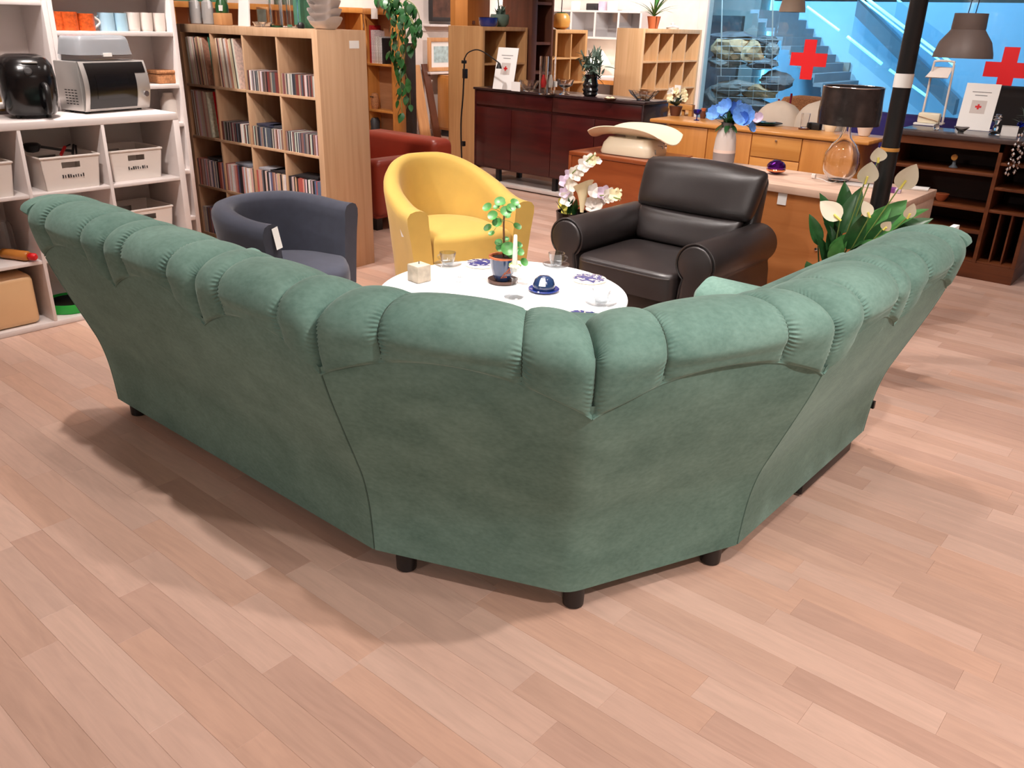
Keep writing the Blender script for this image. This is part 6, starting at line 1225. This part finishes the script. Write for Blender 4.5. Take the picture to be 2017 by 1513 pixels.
def walnut_items():
    p = PZ(1912, 257, WZ); sign('acrylic_sign', (p[0], p[1]+.03, WZ+.0005), .05, .31, .22, 'white standing sign with small red cross on the walnut shelf')
    p = PZ(1826, 246, WZ); t = thing('white_lamp', 'white metal frame lamp with tilted shade on the walnut shelf', 'lamp', (p[0], p[1]+.10, WZ+.0005), .1)
    MB().bb(-.085, .085, -.06, .06, .0, .012).build('base', MAT['whitepl'], t, bevel=.004); MB().tube(spline([(-.075, 0, .01), (-.072, 0, .2), (-.068, 0, .41), (-.05, 0, .44), (.05, 0, .44), (.068, 0, .41), (.072, 0, .2), (.075, 0, .01)], 40), .008, 8).build('frame', MAT['whitepl'], t, smooth=True)
    MB().add([(-.10, -.05, .33), (.055, -.06, .33), (.062, .03, .40), (-.066, .04, .40), (-.10, -.045, .325), (.055, -.055, .325), (.062, .035, .392), (-.066, .045, .392)], [(0, 1, 2, 3), (7, 6, 5, 4), (0, 4, 5, 1), (1, 5, 6, 2), (2, 6, 7, 3), (3, 7, 4, 0)]).build('shade', MAT['whitepl'], t)
    t = thing('wrapped_parcel', 'beige wrapped parcel at the foot of the white lamp', 'parcel', (p[0], p[1]+.02, WZ+.0005), .1); MB().bb(-.075, .075, -.04, .04, .012, .085).build('parcel', MAT['cream'], t, bevel=.012); MB().bb(-.09, .06, -.07, -.01, 0, .012).build('card', MAT['label'], t); MB().tube([(-.07, -.045, .06), (.07, -.045, .03)], .002, 5).build('string', MAT['wicker'], t)
    p = PZ(1843, 256, WZ); put('glass_bauble', MB().lathe([(.012, 0), (.02, .008), (.022, .02), (.016, .034), (.004, .04), (.004, .05)], 0, 0, 0, 18), MAT['glass'], 'small clear glass bauble in front of the parcel', 'ornament', p, smooth=True)
    p = PZ(1892, 262, WZ); put('glass_bowl', MB().lathe([(.002, 0), (.02, 0), (.018, .008), (.05, .04), (.047, .042), (.016, .014), (.002, .012)], 0, 0, 0, 24), MAT['glass'], 'small clear glass bowl in front of the sign', 'bowl', p, smooth=True)
    p = PZ(1958, 266, WZ); t = thing('crystal_candlestick', 'clear crystal candlestick beside a white card', 'candlestick', p); MB().lathe([(.002, 0), (.035, 0), (.036, .01), (.014, .03), (.02, .05), (.010, .07), (.018, .095), (.028, .10), (.012, .11), (.018, .135), (.014, .135), (.002, .12)], 0, 0, 0, 12).build('stick', MAT['glass'], t, smooth=30); MB().lathe([(.014, .112), (.026, .119), (.024, .122), (.012, .118)], 0, 0, 0, 12).build('drip_ring', MAT['glass'], t)
    p = PZ(1986, 268, WZ); t = thing('white_card', 'white folded card beside the crystal candlestick', 'card', p, .2); MB().bb(-.05, .05, 0, .002, 0, .065).build('front', MAT['label'], t); MB().bb(-.05, .05, .02, .022, 0, .06).build('rear', MAT['label'], t); MB().bb(-.05, .05, 0, .022, .06, .065).build('fold', MAT['label'], t)
    p = PZ(2012, 280, WZ); t = thing('silver_garland', 'silver bead garland hanging over the walnut shelf edge', 'garland', (p[0], WY-.02, WZ+.0005)); r = random.Random(6)
    for k in range(34):
        s = k/33; q = np.array([.03*math.sin(k*1.7)-.02*s, -.02-.012*(k % 3), .06-.27*s]); MB().lathe([(.002, -.012), (.012, 0), (.002, .012)], q[0], q[1], q[2], 7).build('bead', MAT['chrome'], t)
    p = PZ(2010, 262, WZ); t = thing('pine_decoration', 'grey pine branch with blue bauble at the right edge', 'decoration', (p[0]+.02, p[1]+.05, WZ+.0005)); lm = leaf_mesh('needle', .09, .004, .1, n=3, mat=MAT['leafg'])
    for k in range(40): place(lm, 'needle', t, (r.uniform(-.03, .03), r.uniform(-.03, .03), r.uniform(.02, .12)), r.uniform(0, 6.28), r.uniform(-.2, 1.2), 0, r.uniform(.7, 1.1))
    MB().cyl(0, 0, 0, .13, .008, 8).build('stem', MAT['bark'], t); MB().lathe([(.002, .03), (.02, .04), (.026, .055), (.02, .07), (.002, .08)], -.03, -.06, 0, 18).build('bauble', MAT['bglass'], t, smooth=True)
walnut_items()

# ------------------------------------------------------------------ mahogany sideboard
MY, MX0, MX1, MZ = 6.57, -6.116, -4.108, .95
def mahogany():
    t = thing('mahogany_sideboard', 'long dark mahogany sideboard with four doors', 'sideboard', ((MX0+MX1)/2, MY+.2, 0)); M_ = MAT['mahog']
    MB().bb(MX0-.01, MX1+.01, MY-.012, MY+.42, MZ-.022, MZ).build('top', MAT['mahogtop'], t, world=True, bevel=.003)
    MB().bb(MX0+.01, MX1-.01, MY+.02, MY+.41, .17, MZ-.022).build('carcass', M_, t, world=True, bevel=.003)
    for x in (MX0, MX1-.02): MB().bb(x, x+.02, MY, MY+.41, .15, MZ-.022).build('side_panel', MAT['mahogtop'] if x > -5 else M_, t, world=True, bevel=.002)
    xm = [MX0+.02, -5.624, -5.120, -4.62, MX1-.02]
    for k in (0, 2): MB().bb(xm[k]+.003, xm[k+2]-.003, MY+.003, MY+.02, .79, MZ-.03).build('drawer', M_, t, world=True, bevel=.002)
    for k in range(4): MB().bb(xm[k]+.003, xm[k+1]-.003, MY+.003, MY+.02, .185, .765).build('door', M_, t, world=True, bevel=.002)
    for x in (MX0+.30, -5.08, MX1-.30):
        for y in (MY+.03, MY+.36): MB().bb(x-.022, x+.022, y, y+.044, .046, .17).build('leg', MAT['black'], t, world=True)
    MB().bb(MX0+.1, MX1-.1, MY-.01, MY+.44, .012, .046).build('base_board', MAT['ceramic'], t, world=True, bevel=.003); MB().bb(MX0+.14, MX1-.14, MY+.03, MY+.4, 0, .012).build('shadow_strip', MAT['black'], t, world=True)  # black strip below the base board stands in for its shadow
mahogany()
def mahog_items():
    z = MZ+.0005
    p = PZ(990, 177, MZ); sign('acrylic_sign', (p[0]-.02, p[1]+.02, z), .05, .38, .25, 'white standing sign on the mahogany sideboard')
    p = PZ(1022, 180, MZ); t = thing('glass_set', 'clear cut glass bowl and white card beside the sign', 'glassware', (p[0], p[1], z)); MB().bb(-.08, .03, -.02, -.015, 0, .085).build('card', MAT['label'], t); MB().lathe([(.002, 0), (.05, 0), (.06, .02), (.10, .10), (.095, .10), (.055, .025), (.002, .01)], .06, .08, 0, 16).build('bowl', MAT['glass'], t, smooth=30)
    for u, l, c in ((1063, 'tall clear glass vase with pink inside on the mahogany sideboard', 'petalp'), (1077, 'tall clear glass vase with white inside on the mahogany sideboard', 'petalw')):
        p = PZ(u, 186, MZ); t = thing('glass_vase', l, 'vase', (p[0], p[1]+.05, z)); MB().lathe([(.002, 0), (.04, 0), (.042, .33), (.038, .33), (.037, .012), (.002, .01)], 0, 0, 0, 24).build('body', MAT['glass'], t, smooth=50); MB().lathe([(.02, .06), (.028, .10), (.012, .17)], 0, 0, 0, 14).build('candle', MAT['red'] if u == 1063 else MAT[c], t, smooth=True)
    p = PZ(1108, 186, MZ); t = thing('glass_dish', 'footed clear glass dish with small card on the mahogany sideboard', 'dish', (p[0], p[1]+.03, z)); MB().lathe([(.002, 0), (.05, 0), (.05, .006), (.012, .02), (.012, .05), (.07, .08), (.085, .13), (.08, .13), (.06, .085), (.002, .06)], 0, 0, 0, 24).build('dish', MAT['glass'], t, smooth=True); MB().box(-.06, -.08, .09, .06, .003, .05).build('card', MAT['label'], t)
    p = PZ(1157, 190, MZ); t = thing('black_vase', 'ribbed black vase with grey green branches on the mahogany sideboard', 'vase', (p[0], p[1]+.04, z)); MB().lathe([(.05, 0), (.068, .02), (.062, .035), (.075, .055), (.066, .075), (.074, .10), (.062, .12), (.055, .16), (.06, .19), (.002, .18)], 0, 0, 0, 28).build('body', MAT['blackgloss'], t, smooth=True)
    r = random.Random(12); lm = leaf_mesh('leaf', .10, .011, .3, mat=MAT['leafg'])
    for k in range(110): place(lm, 'leaf', t, (r.uniform(-.09, .09), r.uniform(-.06, .06), r.uniform(.17, .34)), r.uniform(0, 6.28), math.radians(r.uniform(-25, 85)), r.uniform(-.5, .5), r.uniform(.7, 1.3))
    for k in range(9): a = r.uniform(0, 6.28); MB().tube(spline([(0, 0, .16), (.05*math.cos(a), .04*math.sin(a), .28), (.12*math.cos(a), .09*math.sin(a), .36+.06*r.random())], 8), .004, 5).build('twig', MAT['leafg'], t)
    p = PZ(1202, 196, MZ); t = thing('small_tray', 'small brown tray with pale pebbles on the mahogany sideboard', 'tray', (p[0], p[1], z)); MB().lathe([(.05, 0), (.06, .012), (.055, .012), (.002, .004)], 0, 0, 0, 20).build('dish', MAT['brownp'], t)
    for k in range(4): MB().lathe([(.002, .004), (.02, .012), (.002, .024)], .03*math.cos(k*1.6), .03*math.sin(k*1.6), 0, 8).build('pebble', MAT['petalc'], t, smooth=True)
    p = PZ(1262, 198, MZ); t = thing('crystal_bowl', 'large cut crystal bowl at the right end of the mahogany sideboard', 'bowl', (p[0], p[1]+.04, z)); G = []
    for i, (rr, zz) in enumerate(((.05, 0), (.075, .02), (.11, .05), (.135, .085), (.125, .085), (.10, .055), (.06, .025))): G.append([(rr*(1+.05*(k % 2))*math.cos(k*math.pi/12), rr*(1+.05*(k % 2))*math.sin(k*math.pi/12), zz) for k in range(24)])
    MB().grid(np.array(G), close_v=True, cap=True).build('body', MAT['glass'], t); MB().lathe([(.06, 0), (.055, .012)], 0, 0, 0, 24).build('foot', MAT['glass'], t)
mahog_items()
def arc_lamp():
    p = PY(911, 300, 6.45); y = 6.45; t = thing('arc_floor_lamp', 'thin black floor lamp with curved neck left of the mahogany sideboard', 'lamp', (p[0], y, 0))
    MB().lathe([(.12, 0), (.12, .015), (.02, .02)], 0, 0, 0, 28).build('base', MAT['black'], t, smooth=50)
    pts = [(p[0], y, .02), PY(908, 250, y), PY(912, 190, y), PY(914, 140, y), PY(915, 115, y)]
    MB().tube(spline(pts, 20), .008, 8).build('pole', MAT['black'], t, world=True, smooth=True)
    pts = [PY(915, 115, y), PY(922, 104, y), PY(938, 98, y), PY(955, 104, y), PY(983, 124, y)]; MB().tube(spline(pts, 24), .006, 8).build('neck', MAT['black'], t, world=True, smooth=True)
    for u, v, h in ((914, 122, .03), (916, 145, .09), (912, 283, .05)): q = PY(u, v, y); MB().box(q[0], y, q[2], .04, .04, h).build('joint', MAT['black'], t, world=True, bevel=.005)
    q = PY(983, 124, y); MB().lathe([(.012, .02), (.03, -.03), (.027, -.03), (.008, .015)], q[0], q[1], q[2]-.02, 14).build('lamp_head', MAT['black'], t, world=True, smooth=True)
arc_lamp()

# ------------------------------------------------------------------ birch shelves and tall panels behind
def side_cube_shelf(name, lab, xf, y0, ncol, nrow, cell, depth, zt, mat, out=.04):
    t = thing(name, lab, 'shelf', (xf-depth/2, y0, 0)); L_ = 2*out+ncol*cell; zb = zt-2*out-nrow*cell; d = .009
    for y in (y0, y0+L_-out): MB().bb(xf-depth, xf, y, y+out, 0, zt).build('side_panel', mat, t, world=True, bevel=.002)
    for z in (zt-out, max(zb, 0)): MB().bb(xf-depth, xf, y0+out, y0+L_-out, z, z+out).build('top' if z > .5 else 'bottom', mat, t, world=True, bevel=.002)
    for j in range(1, nrow): z = zt-out-j*cell; MB().bb(xf-depth+.005, xf-.003, y0+out, y0+L_-out, z-d, z+d).build('shelf_board', mat, t, world=True)
    for i in range(1, ncol):
        for j in range(nrow): z = zt-out-j*cell; MB().bb(xf-depth+.005, xf-.004, y0+out+i*cell-d, y0+out+i*cell+d, z-cell+d, z-d).build('divider', mat, t, world=True)
    MB().bb(xf-depth, xf-depth+.006, y0, y0+L_, .01, zt-.01).build('back_panel', mat, t, world=True); return t
xs = float(PY(950, 100, 7.3)[0])
yc = float(PX(1047, 60, xs+.03)[1])-.03
side_cube_shelf('cube_shelf', 'birch cube shelf behind the left part of the mahogany sideboard', xs, 7.3, 2, 3, (yc-7.3-.08)/2, .52, 1.505, MAT['shelfdim'])
ya = float(PX(1092, 80, xs)[1]); yb = float(PX(1157, 80, xs)[1])
side_cube_shelf('cube_shelf', 'birch cube shelf behind the middle of the mahogany sideboard', xs, ya+.02, 2, 3, (yb-ya-.1)/2, .45, 1.49, MAT['shelfdim'])
side_cube_shelf('cube_shelf', 'pale birch cube shelf in front of the glass wall', -6.26, 9.85, 4, 4, .351, .40, 1.525, MAT['birchv'], .051)
def tall_panels():
    a, b = PX(1002, 60, xs-.06), PX(1045, 60, xs-.06); t = thing('tall_cabinet', 'tall golden wood cabinet door with knob behind the birch shelf', 'cabinet', (xs-.7, (a[1]+b[1])/2, 0)); l = (b[1]-a[1])/2
    MB().bb(-.2, .0, -l, l, 0, 2.1).build('door', MAT['goldpanel'], t, bevel=.004); MB().cyl(.0, -l+.1, 1.52, 1.56, .02, 12).build('knob', MAT['brownp'], t); MB().bb(-.3, -.2, -l+.02, l+.02, 0, 2.1).build('side', MAT['goldpanel'], t)
    a, b = PX(1047, 60, xs+.03), PX(1090, 60, xs+.03); l = (b[1]-a[1])/2; t = thing('tall_brown_cabinet', 'tall dark brown cabinet rising behind the mahogany sideboard', 'cabinet', (xs+.03, (a[1]+b[1])/2, 0))
    MB().bb(-.45, 0, -l, -l+.1, 0, 2.2).build('side_panel', MAT['brownp'], t, bevel=.003); MB().bb(-.45, 0, l-.03, l, 0, 2.2).build('side_panel', MAT['brownp'], t, bevel=.003); MB().bb(-.45, -.43, -l+.1, l-.03, 0, 2.2).build('back_panel', MAT['brownp'], t)
    for z in (.5, 1.0, 1.32, 1.75, 2.18): MB().bb(-.43, -.01, -l+.1, l-.03, z, z+.03).build('shelf_board', MAT['brownp'], t)
tall_panels()
def shelf_top_items():
    zt = 1.5055; y = 7.55
    p = PX(962, 55, xs-.15); t = thing('blue_bowl', 'cobalt blue glass bowl on the birch shelf', 'bowl', (xs-.15, p[1], zt)); MB().lathe([(.09, 0), (.105, .02), (.11, .09), (.10, .09), (.095, .02), (.002, .012)], 0, 0, 0, 28).build('body', MAT['cobalt'], t, smooth=50); MB().lathe([(.098, .09), (.112, .094), (.1, .096)], 0, 0, 0, 28).build('rim', MAT['cobalt'], t)
    p = PX(984, 55, xs-.2); t = thing('potted_cactus', 'green potted plant beside the blue bowl on the birch shelf', 'plant', (xs-.2, p[1], zt)); MB().lathe([(.07, 0), (.10, .03), (.11, .10), (.10, .13), (.002, .12)], 0, 0, 0, 24).build('pot', MAT['leafg'], t, smooth=True); r = random.Random(1); lm = leaf_mesh('leaf', .10, .014, .1, mat=MAT['leafg'])
    for k in range(26): place(lm, 'leaf', t, (r.uniform(-.06, .06), r.uniform(-.06, .06), .12), r.uniform(0, 6.28), math.radians(r.uniform(30, 85)), 0, r.uniform(.6, 1.3))
    MB().tube([(0, 0, .12), (.01, -.05, .3), (.0, -.09, .45)], .006, 6).build('stalk', MAT['leafd'], t)
    p = PX(1104, 62, xs-.12); t = thing('amber_planter', 'round amber pot with hanging cord on the birch shelf', 'planter', (xs-.12, p[1], 1.4905)); MB().lathe([(.05, 0), (.10, .03), (.115, .09), (.10, .15), (.075, .18), (.07, .175), (.002, .16)], 0, 0, 0, 28).build('pot', MAT['amber'], t, smooth=True); MB().lathe([(.002, .165), (.05, .19), (.068, .175)], 0, 0, 0, 16).build('moss', MAT['leafd'], t, smooth=True); MB().tube([(0, 0, .18), (.005, .01, .6)], .006, 6).build('cord', MAT['dark'], t)
    x, y = -6.42, float(PX(1287, 48, -6.42)[1]); t = thing('spider_plant', 'spider plant in a terracotta pot on the pale birch shelf', 'plant', (x, y, 1.5255)); MB().lathe([(.06, 0), (.085, .13), (.09, .15), (.08, .15), (.002, .14)], 0, 0, 0, 24).build('pot', MAT['terral'], t, smooth=50); lm = leaf_mesh('leaf', .42, .012, .55, n=8, mat=MAT['leaf'])
    for k in range(34): place(lm, 'leaf', t, (0, 0, .14), r.uniform(0, 6.28), math.radians(r.uniform(35, 85)), 0, r.uniform(.6, 1.1))
    x = -6.4; y = float(PX(1325, 50, x)[1]); t = thing('white_ornament', 'small white ornament beside the spider plant', 'ornament', (x, y, 1.5255)); MB().lathe([(.08, 0), (.09, .02), (.04, .05), (.002, .06)], 0, 0, 0, 16).build('body', MAT['label'], t, smooth=True); MB().lathe([(.02, .05), (.03, .07), (.002, .09)], 0, 0, 0, 12).build('knob', MAT['label'], t, smooth=True)
shelf_top_items()
def back_wall_things():
    yw = YW
    a, b = PY(1060, 19, yw-.35), PY(1262, 21, yw-.35); z1 = float(PY(1180, 77, yw-.35)[2]); zt = (a[2]+b[2])/2
    t = thing('wall_cabinet', 'long white wall cabinet with glass fronts on the back wall', 'cabinet', ((a[0]+b[0])/2, yw-.18, z1)); W_ = MAT['white']
    for z in (zt-.03, z1): MB().bb(a[0], b[0], yw-.36, yw-.005, z, z+.03).build('board', W_, t, world=True, bevel=.002)
    us = [1062, 1125, 1172, 1218, 1262]
    for u in us: q = PY(u, 50, yw-.35)[0]; MB().bb(q-.018, q+.018, yw-.36, yw-.005, z1+.03, zt-.03).build('divider', W_, t, world=True)
    MB().bb(a[0], b[0], yw-.02, yw-.006, z1, zt).build('back_panel', W_, t, world=True)
    for k in range(4): x0, x1 = PY(us[k], 50, yw-.35)[0]+.02, PY(us[k+1], 50, yw-.35)[0]-.02; MB().bb(x0, x1, yw-.362, yw-.357, z1+.035, zt-.035).build('glass_door', MAT['tglass'], t, world=True)
    for k, (u, m, l, w) in enumerate(((1134, 'label', 'white card on the wall cabinet, leftmost', .14), (1168, 'dark', 'dark binoculars shaped object on the wall cabinet', .22), (1187, 'petalp', 'lilac card on the wall cabinet', .12), (1207, 'label', 'white card on the wall cabinet, rightmost', .16))):
        q = PY(u, 17, yw-.2); t = thing('cabinet_top_item', l, 'ornament', (q[0], yw-.2, zt+.0005)); MB().bb(-w/2, w/2, -.04, .04, 0, .13 if k != 1 else .10).build('body', MAT[m], t, bevel=.012); MB().bb(-w*.3, w*.3, -.05, -.035, .0, .05).build('foot', MAT[m], t)
    a, b = PY(1172, 150, yw-.5), PY(1240, 150, yw-.5); zt = a[2]; t = thing('glass_cabinet', 'low cabinet with glass doors in wooden frames at the back', 'cabinet', ((a[0]+b[0])/2, yw-.25, 0)); x0, x1 = a[0]-.05, b[0]+.3
    MB().bb(x0, x1, yw-.5, yw-.02, zt-.05, zt).build('top', W_, t, world=True, bevel=.003); MB().bb(x0, x0+.05, yw-.5, yw-.02, 0, zt-.05).build('side_panel', W_, t, world=True); MB().bb(x1-.05, x1, yw-.5, yw-.02, 0, zt-.05).build('side_panel', W_, t, world=True); MB().bb(x0, x1, yw-.06, yw-.02, 0, zt-.05).build('back_panel', MAT['shelfdim'], t, world=True)
    n = 2; w = (x1-x0-.1)/n
    for k in range(n):
        xa = x0+.05+k*w; d = MB().bb(xa, xa+.05, yw-.52, yw-.49, .05, zt-.05).bb(xa+w-.05, xa+w, yw-.52, yw-.49, .05, zt-.05).bb(xa, xa+w, yw-.52, yw-.49, zt-.11, zt-.05).bb(xa, xa+w, yw-.52, yw-.49, .05, .11).build('door', MAT['goldv'], t, world=True); MB().bb(xa+.05, xa+w-.05, yw-.51, yw-.505, .11, zt-.11).build('pane', MAT['tglass'], d, world=False).location = (-t.location.x, -t.location.y, 0)
    p = PY(1180, 120, yw-.3); t = thing('mushroom_lamp', 'glowing white cone table lamp on the back cabinet', 'lamp', (p[0], yw-.3, zt+.0005)); zs = float(PY(1180, 122, yw-.3)[2])-zt; zs2 = float(PY(1180, 100, yw-.3)[2])-zt
    MB().lathe([(.07, 0), (.07, .015), (.012, .02), (.012, zs)], 0, 0, 0, 20).build('stand', MAT['whitepl'], t, smooth=50); MB().lathe([(.185, zs-.03), (.13, zs+.06), (.05, zs2), (.01, zs2+.005)], 0, 0, 0, 28).build('shade', MAT['bulb'], t, smooth=True)
back_wall_things()

# ------------------------------------------------------------------ pale armchair, blue sofa, pendants
def lounge():
    y = 7.55; a, b = PY(1480, 235, y), PY(1640, 235, y); cx = (a[0]+b[0])/2; w = (b[0]-a[0])/2; zt = float(PY(1570, 197, y)[2])
    t = thing('ivory_sofa', 'ivory padded sofa back behind the honey sideboard', 'sofa', (cx, y+.35, 0)); M_ = MAT['ivory']
    def puff(x0, x1, y0, y1, z0, z1, nm):
        G = []
        for i in range(19):
            q = max(.02, 1-abs(2*i/18-1)**3.0)**.5; G.append([((x0+x1)/2+(x1-x0)/2*q*math.copysign(abs(math.cos(k))**.5, math.cos(k)), (y0+y1)/2+(y1-y0)/2*q*math.copysign(abs(math.sin(k))**.6, math.sin(k)), z0+(z1-z0)*i/18) for k in np.linspace(0, 2*math.pi, 36, endpoint=False)])
        MB().grid(np.array(G), close_v=True, cap=True).build(nm, M_, t, smooth=True)
    puff(-w*1.05, w*.10, -.35, -.05, .35, zt-.03, 'back_cushion'); puff(-w*.05, w*1.15, -.33, -.03, .35, zt, 'back_cushion'); puff(-w*1.1, w*1.2, -.30, .5, .05, .45, 'seat')
    MB().bb(-w, w, -.25, .4, 0, .08).build('base', MAT['brownp'], t)
    y = 9.9; p = PY(1592, 205, y); zt = float(PY(1592, 189, y)[2]); t = thing('tan_chair', 'tan rounded chair back behind the ivory sofa', 'chair', (p[0], y, 0)); MB().lathe([(.30, .35), (.36, .5), (.36, zt-.12), (.30, zt-.03), (.12, zt)], 0, 0, 0, 32, 1, .3).build('backrest', MAT['wicker'], t, smooth=True); MB().lathe([(.30, .38), (.33, .42), (.3, .46), (.002, .47)], 0, .3, 0, 28).build('seat', MAT['wicker'], t, smooth=True)
    for sx in (-.22, .22):
        for sy in (.1, .5): MB().cyl(sx, sy, 0, .4, .02, 10).build('leg', MAT['brownp'], t)
    for u, l in ((1534, 'thin dark red candle behind the ivory sofa, shorter'), (1557, 'thin dark red candle behind the ivory sofa, taller')):
        y = 9.0; p = PY(u, 200, y); zt = float(PY(u, 195 if u == 1534 else 184, y)[2]); t = thing('candle', l, 'candle', (p[0], y, .745)); MB().cyl(0, 0, .02, zt-.745, .011, 10).build('taper', plain('dark_red_wax', (140, 20, 50), .5), t); MB().lathe([(.035, 0), (.035, .01), (.014, .03)], 0, 0, 0, 14).build('holder', MAT['dark'], t)
    y = 9.0; a, b = PY(1520, 214, y), PY(1565, 214, y); t = thing('side_table', 'dark small table carrying the red candles', 'table', ((a[0]+b[0])/2, y, 0)); MB().bb(-.3, .3, -.2, .2, .72, .745).build('top', MAT['brownp'], t, bevel=.003)
    for sx in (-.25, .25):
        for sy in (-.15, .15): MB().bb(sx-.015, sx+.015, sy-.015, sy+.015, 0, .72).build('leg', MAT['brownp'], t)
    y = 8.6; a, b = PY(1655, 250, y), PY(1880, 265, y); zt = float(PY(1800, 229, y)[2]); t = thing('blue_sofa', 'blue violet sofa back in front of the glass wall', 'sofa', ((a[0]+b[0])/2, y+.4, 0)); w = (b[0]-a[0])/2+.3; M_ = MAT['bluesofa']
    MB().bb(-w, w, -.40, -.15, .25, zt).build('backrest', M_, t, bevel=.06, seg=3); MB().bb(-w, w, -.38, .4, .08, .42).build('seat', M_, t, bevel=.04, seg=3)
    for s in (-1, 1): MB().bb(s*w-.1, s*w+.1, -.38, .4, .08, .6).build('arm', M_, t, bevel=.05, seg=3)
    for sx in (-w+.1, w-.1):
        for sy in (-.3, .3): MB().cyl(sx, sy, 0, .09, .025, 10).build('leg', MAT['black'], t)
    y = 9.4; a = PY(1940, 200, y); zt = float(PY(1980, 170, y)[2]); t = thing('dark_armchair', 'dark brown high backed armchair behind the standing sign', 'armchair', (a[0]+.45, y+.3, 0)); MB().bb(-.5, .9, -.3, -.05, .2, zt).build('backrest', MAT['dark'], t, bevel=.1, seg=4); MB().bb(-.5, .9, -.25, .4, .1, .45).build('seat', MAT['dark'], t, bevel=.05, seg=3)
    for sx in (-.45, .85): MB().bb(sx-.08, sx+.08, -.25, .4, 0, .6).build('arm', MAT['dark'], t, bevel=.04, seg=3)
    y = 7.2; p = PY(1330, 215, y); zt = float(PY(1336, 204, y)[2]); t = thing('wooden_chair', 'honey wood slatted chair between the two sideboards', 'chair', (p[0], y, 0))
    for sx in (-.17, .17): MB().bb(sx-.018, sx+.018, -.02, .02, 0, zt).build('back_post', MAT['gold'], t); MB().bb(sx-.018, sx+.018, .36, .40, 0, .44).build('leg', MAT['gold'], t)
    MB().bb(-.19, .19, -.025, .025, zt-.05, zt).build('top_rail', MAT['gold'], t, bevel=.004); MB().bb(-.2, .2, -.02, .42, .43, .46).build('seat', MAT['gold'], t, bevel=.006)
    for sx in (-.09, 0, .09): MB().bb(sx-.012, sx+.012, -.01, .01, .46, zt-.05).build('slat', MAT['gold'], t)
lounge()
def pendant(u, v0, v1, y, r, m, lab, cap=True, h=None):
    p = PY(u, v1, y); z0 = float(p[2]); zt = float(PY(u, v0, y)[2]) if h is None else z0+h
    t = thing('pendant_lamp', lab, 'lamp', (p[0], y, z0)); H_ = zt-z0
    MB().lathe([(r, 0), (r*.98, H_*.10), (r*.86, H_*.36), (r*.62, H_*.58), (r*.56, H_*.64), (r*.52, H_*.64), (r*.58, H_*.57), (r*.82, H_*.35), (r*.95, H_*.08), (r*.97, 0)], 0, 0, 0, 40).build('shade', m, t, smooth=50)
    MB().lathe([(r*.56, H_*.64), (r*.57, H_*.66), (r*.55, H_), (r*.2, H_*1.001)], 0, 0, 0, 32).build('cap', MAT['grey'] if cap else m, t, smooth=50)
    for k in (-1, 1): MB().tube([(k*r*.12, 0, H_), (k*r*.12+.1, .02, CEIL-z0)], .004, 5).build('cable', MAT['dark'], t)
    MB().lathe([(.002, H_*.2), (.045, H_*.3), (.05, H_*.4), (.02, H_*.55)], 0, 0, 0, 16).build('bulb', MAT['whitepl'], t, smooth=True)
    return t
pendant(1895, 26, 114, 7.6, .215, MAT['grey'], 'grey brown metal pendant lamp hanging in front of the right red cross')
pendant(1560, -40, 24, 8.6, .125, MAT['creamlamp'], 'cream pendant lamp shade cut off by the top edge', cap=False)
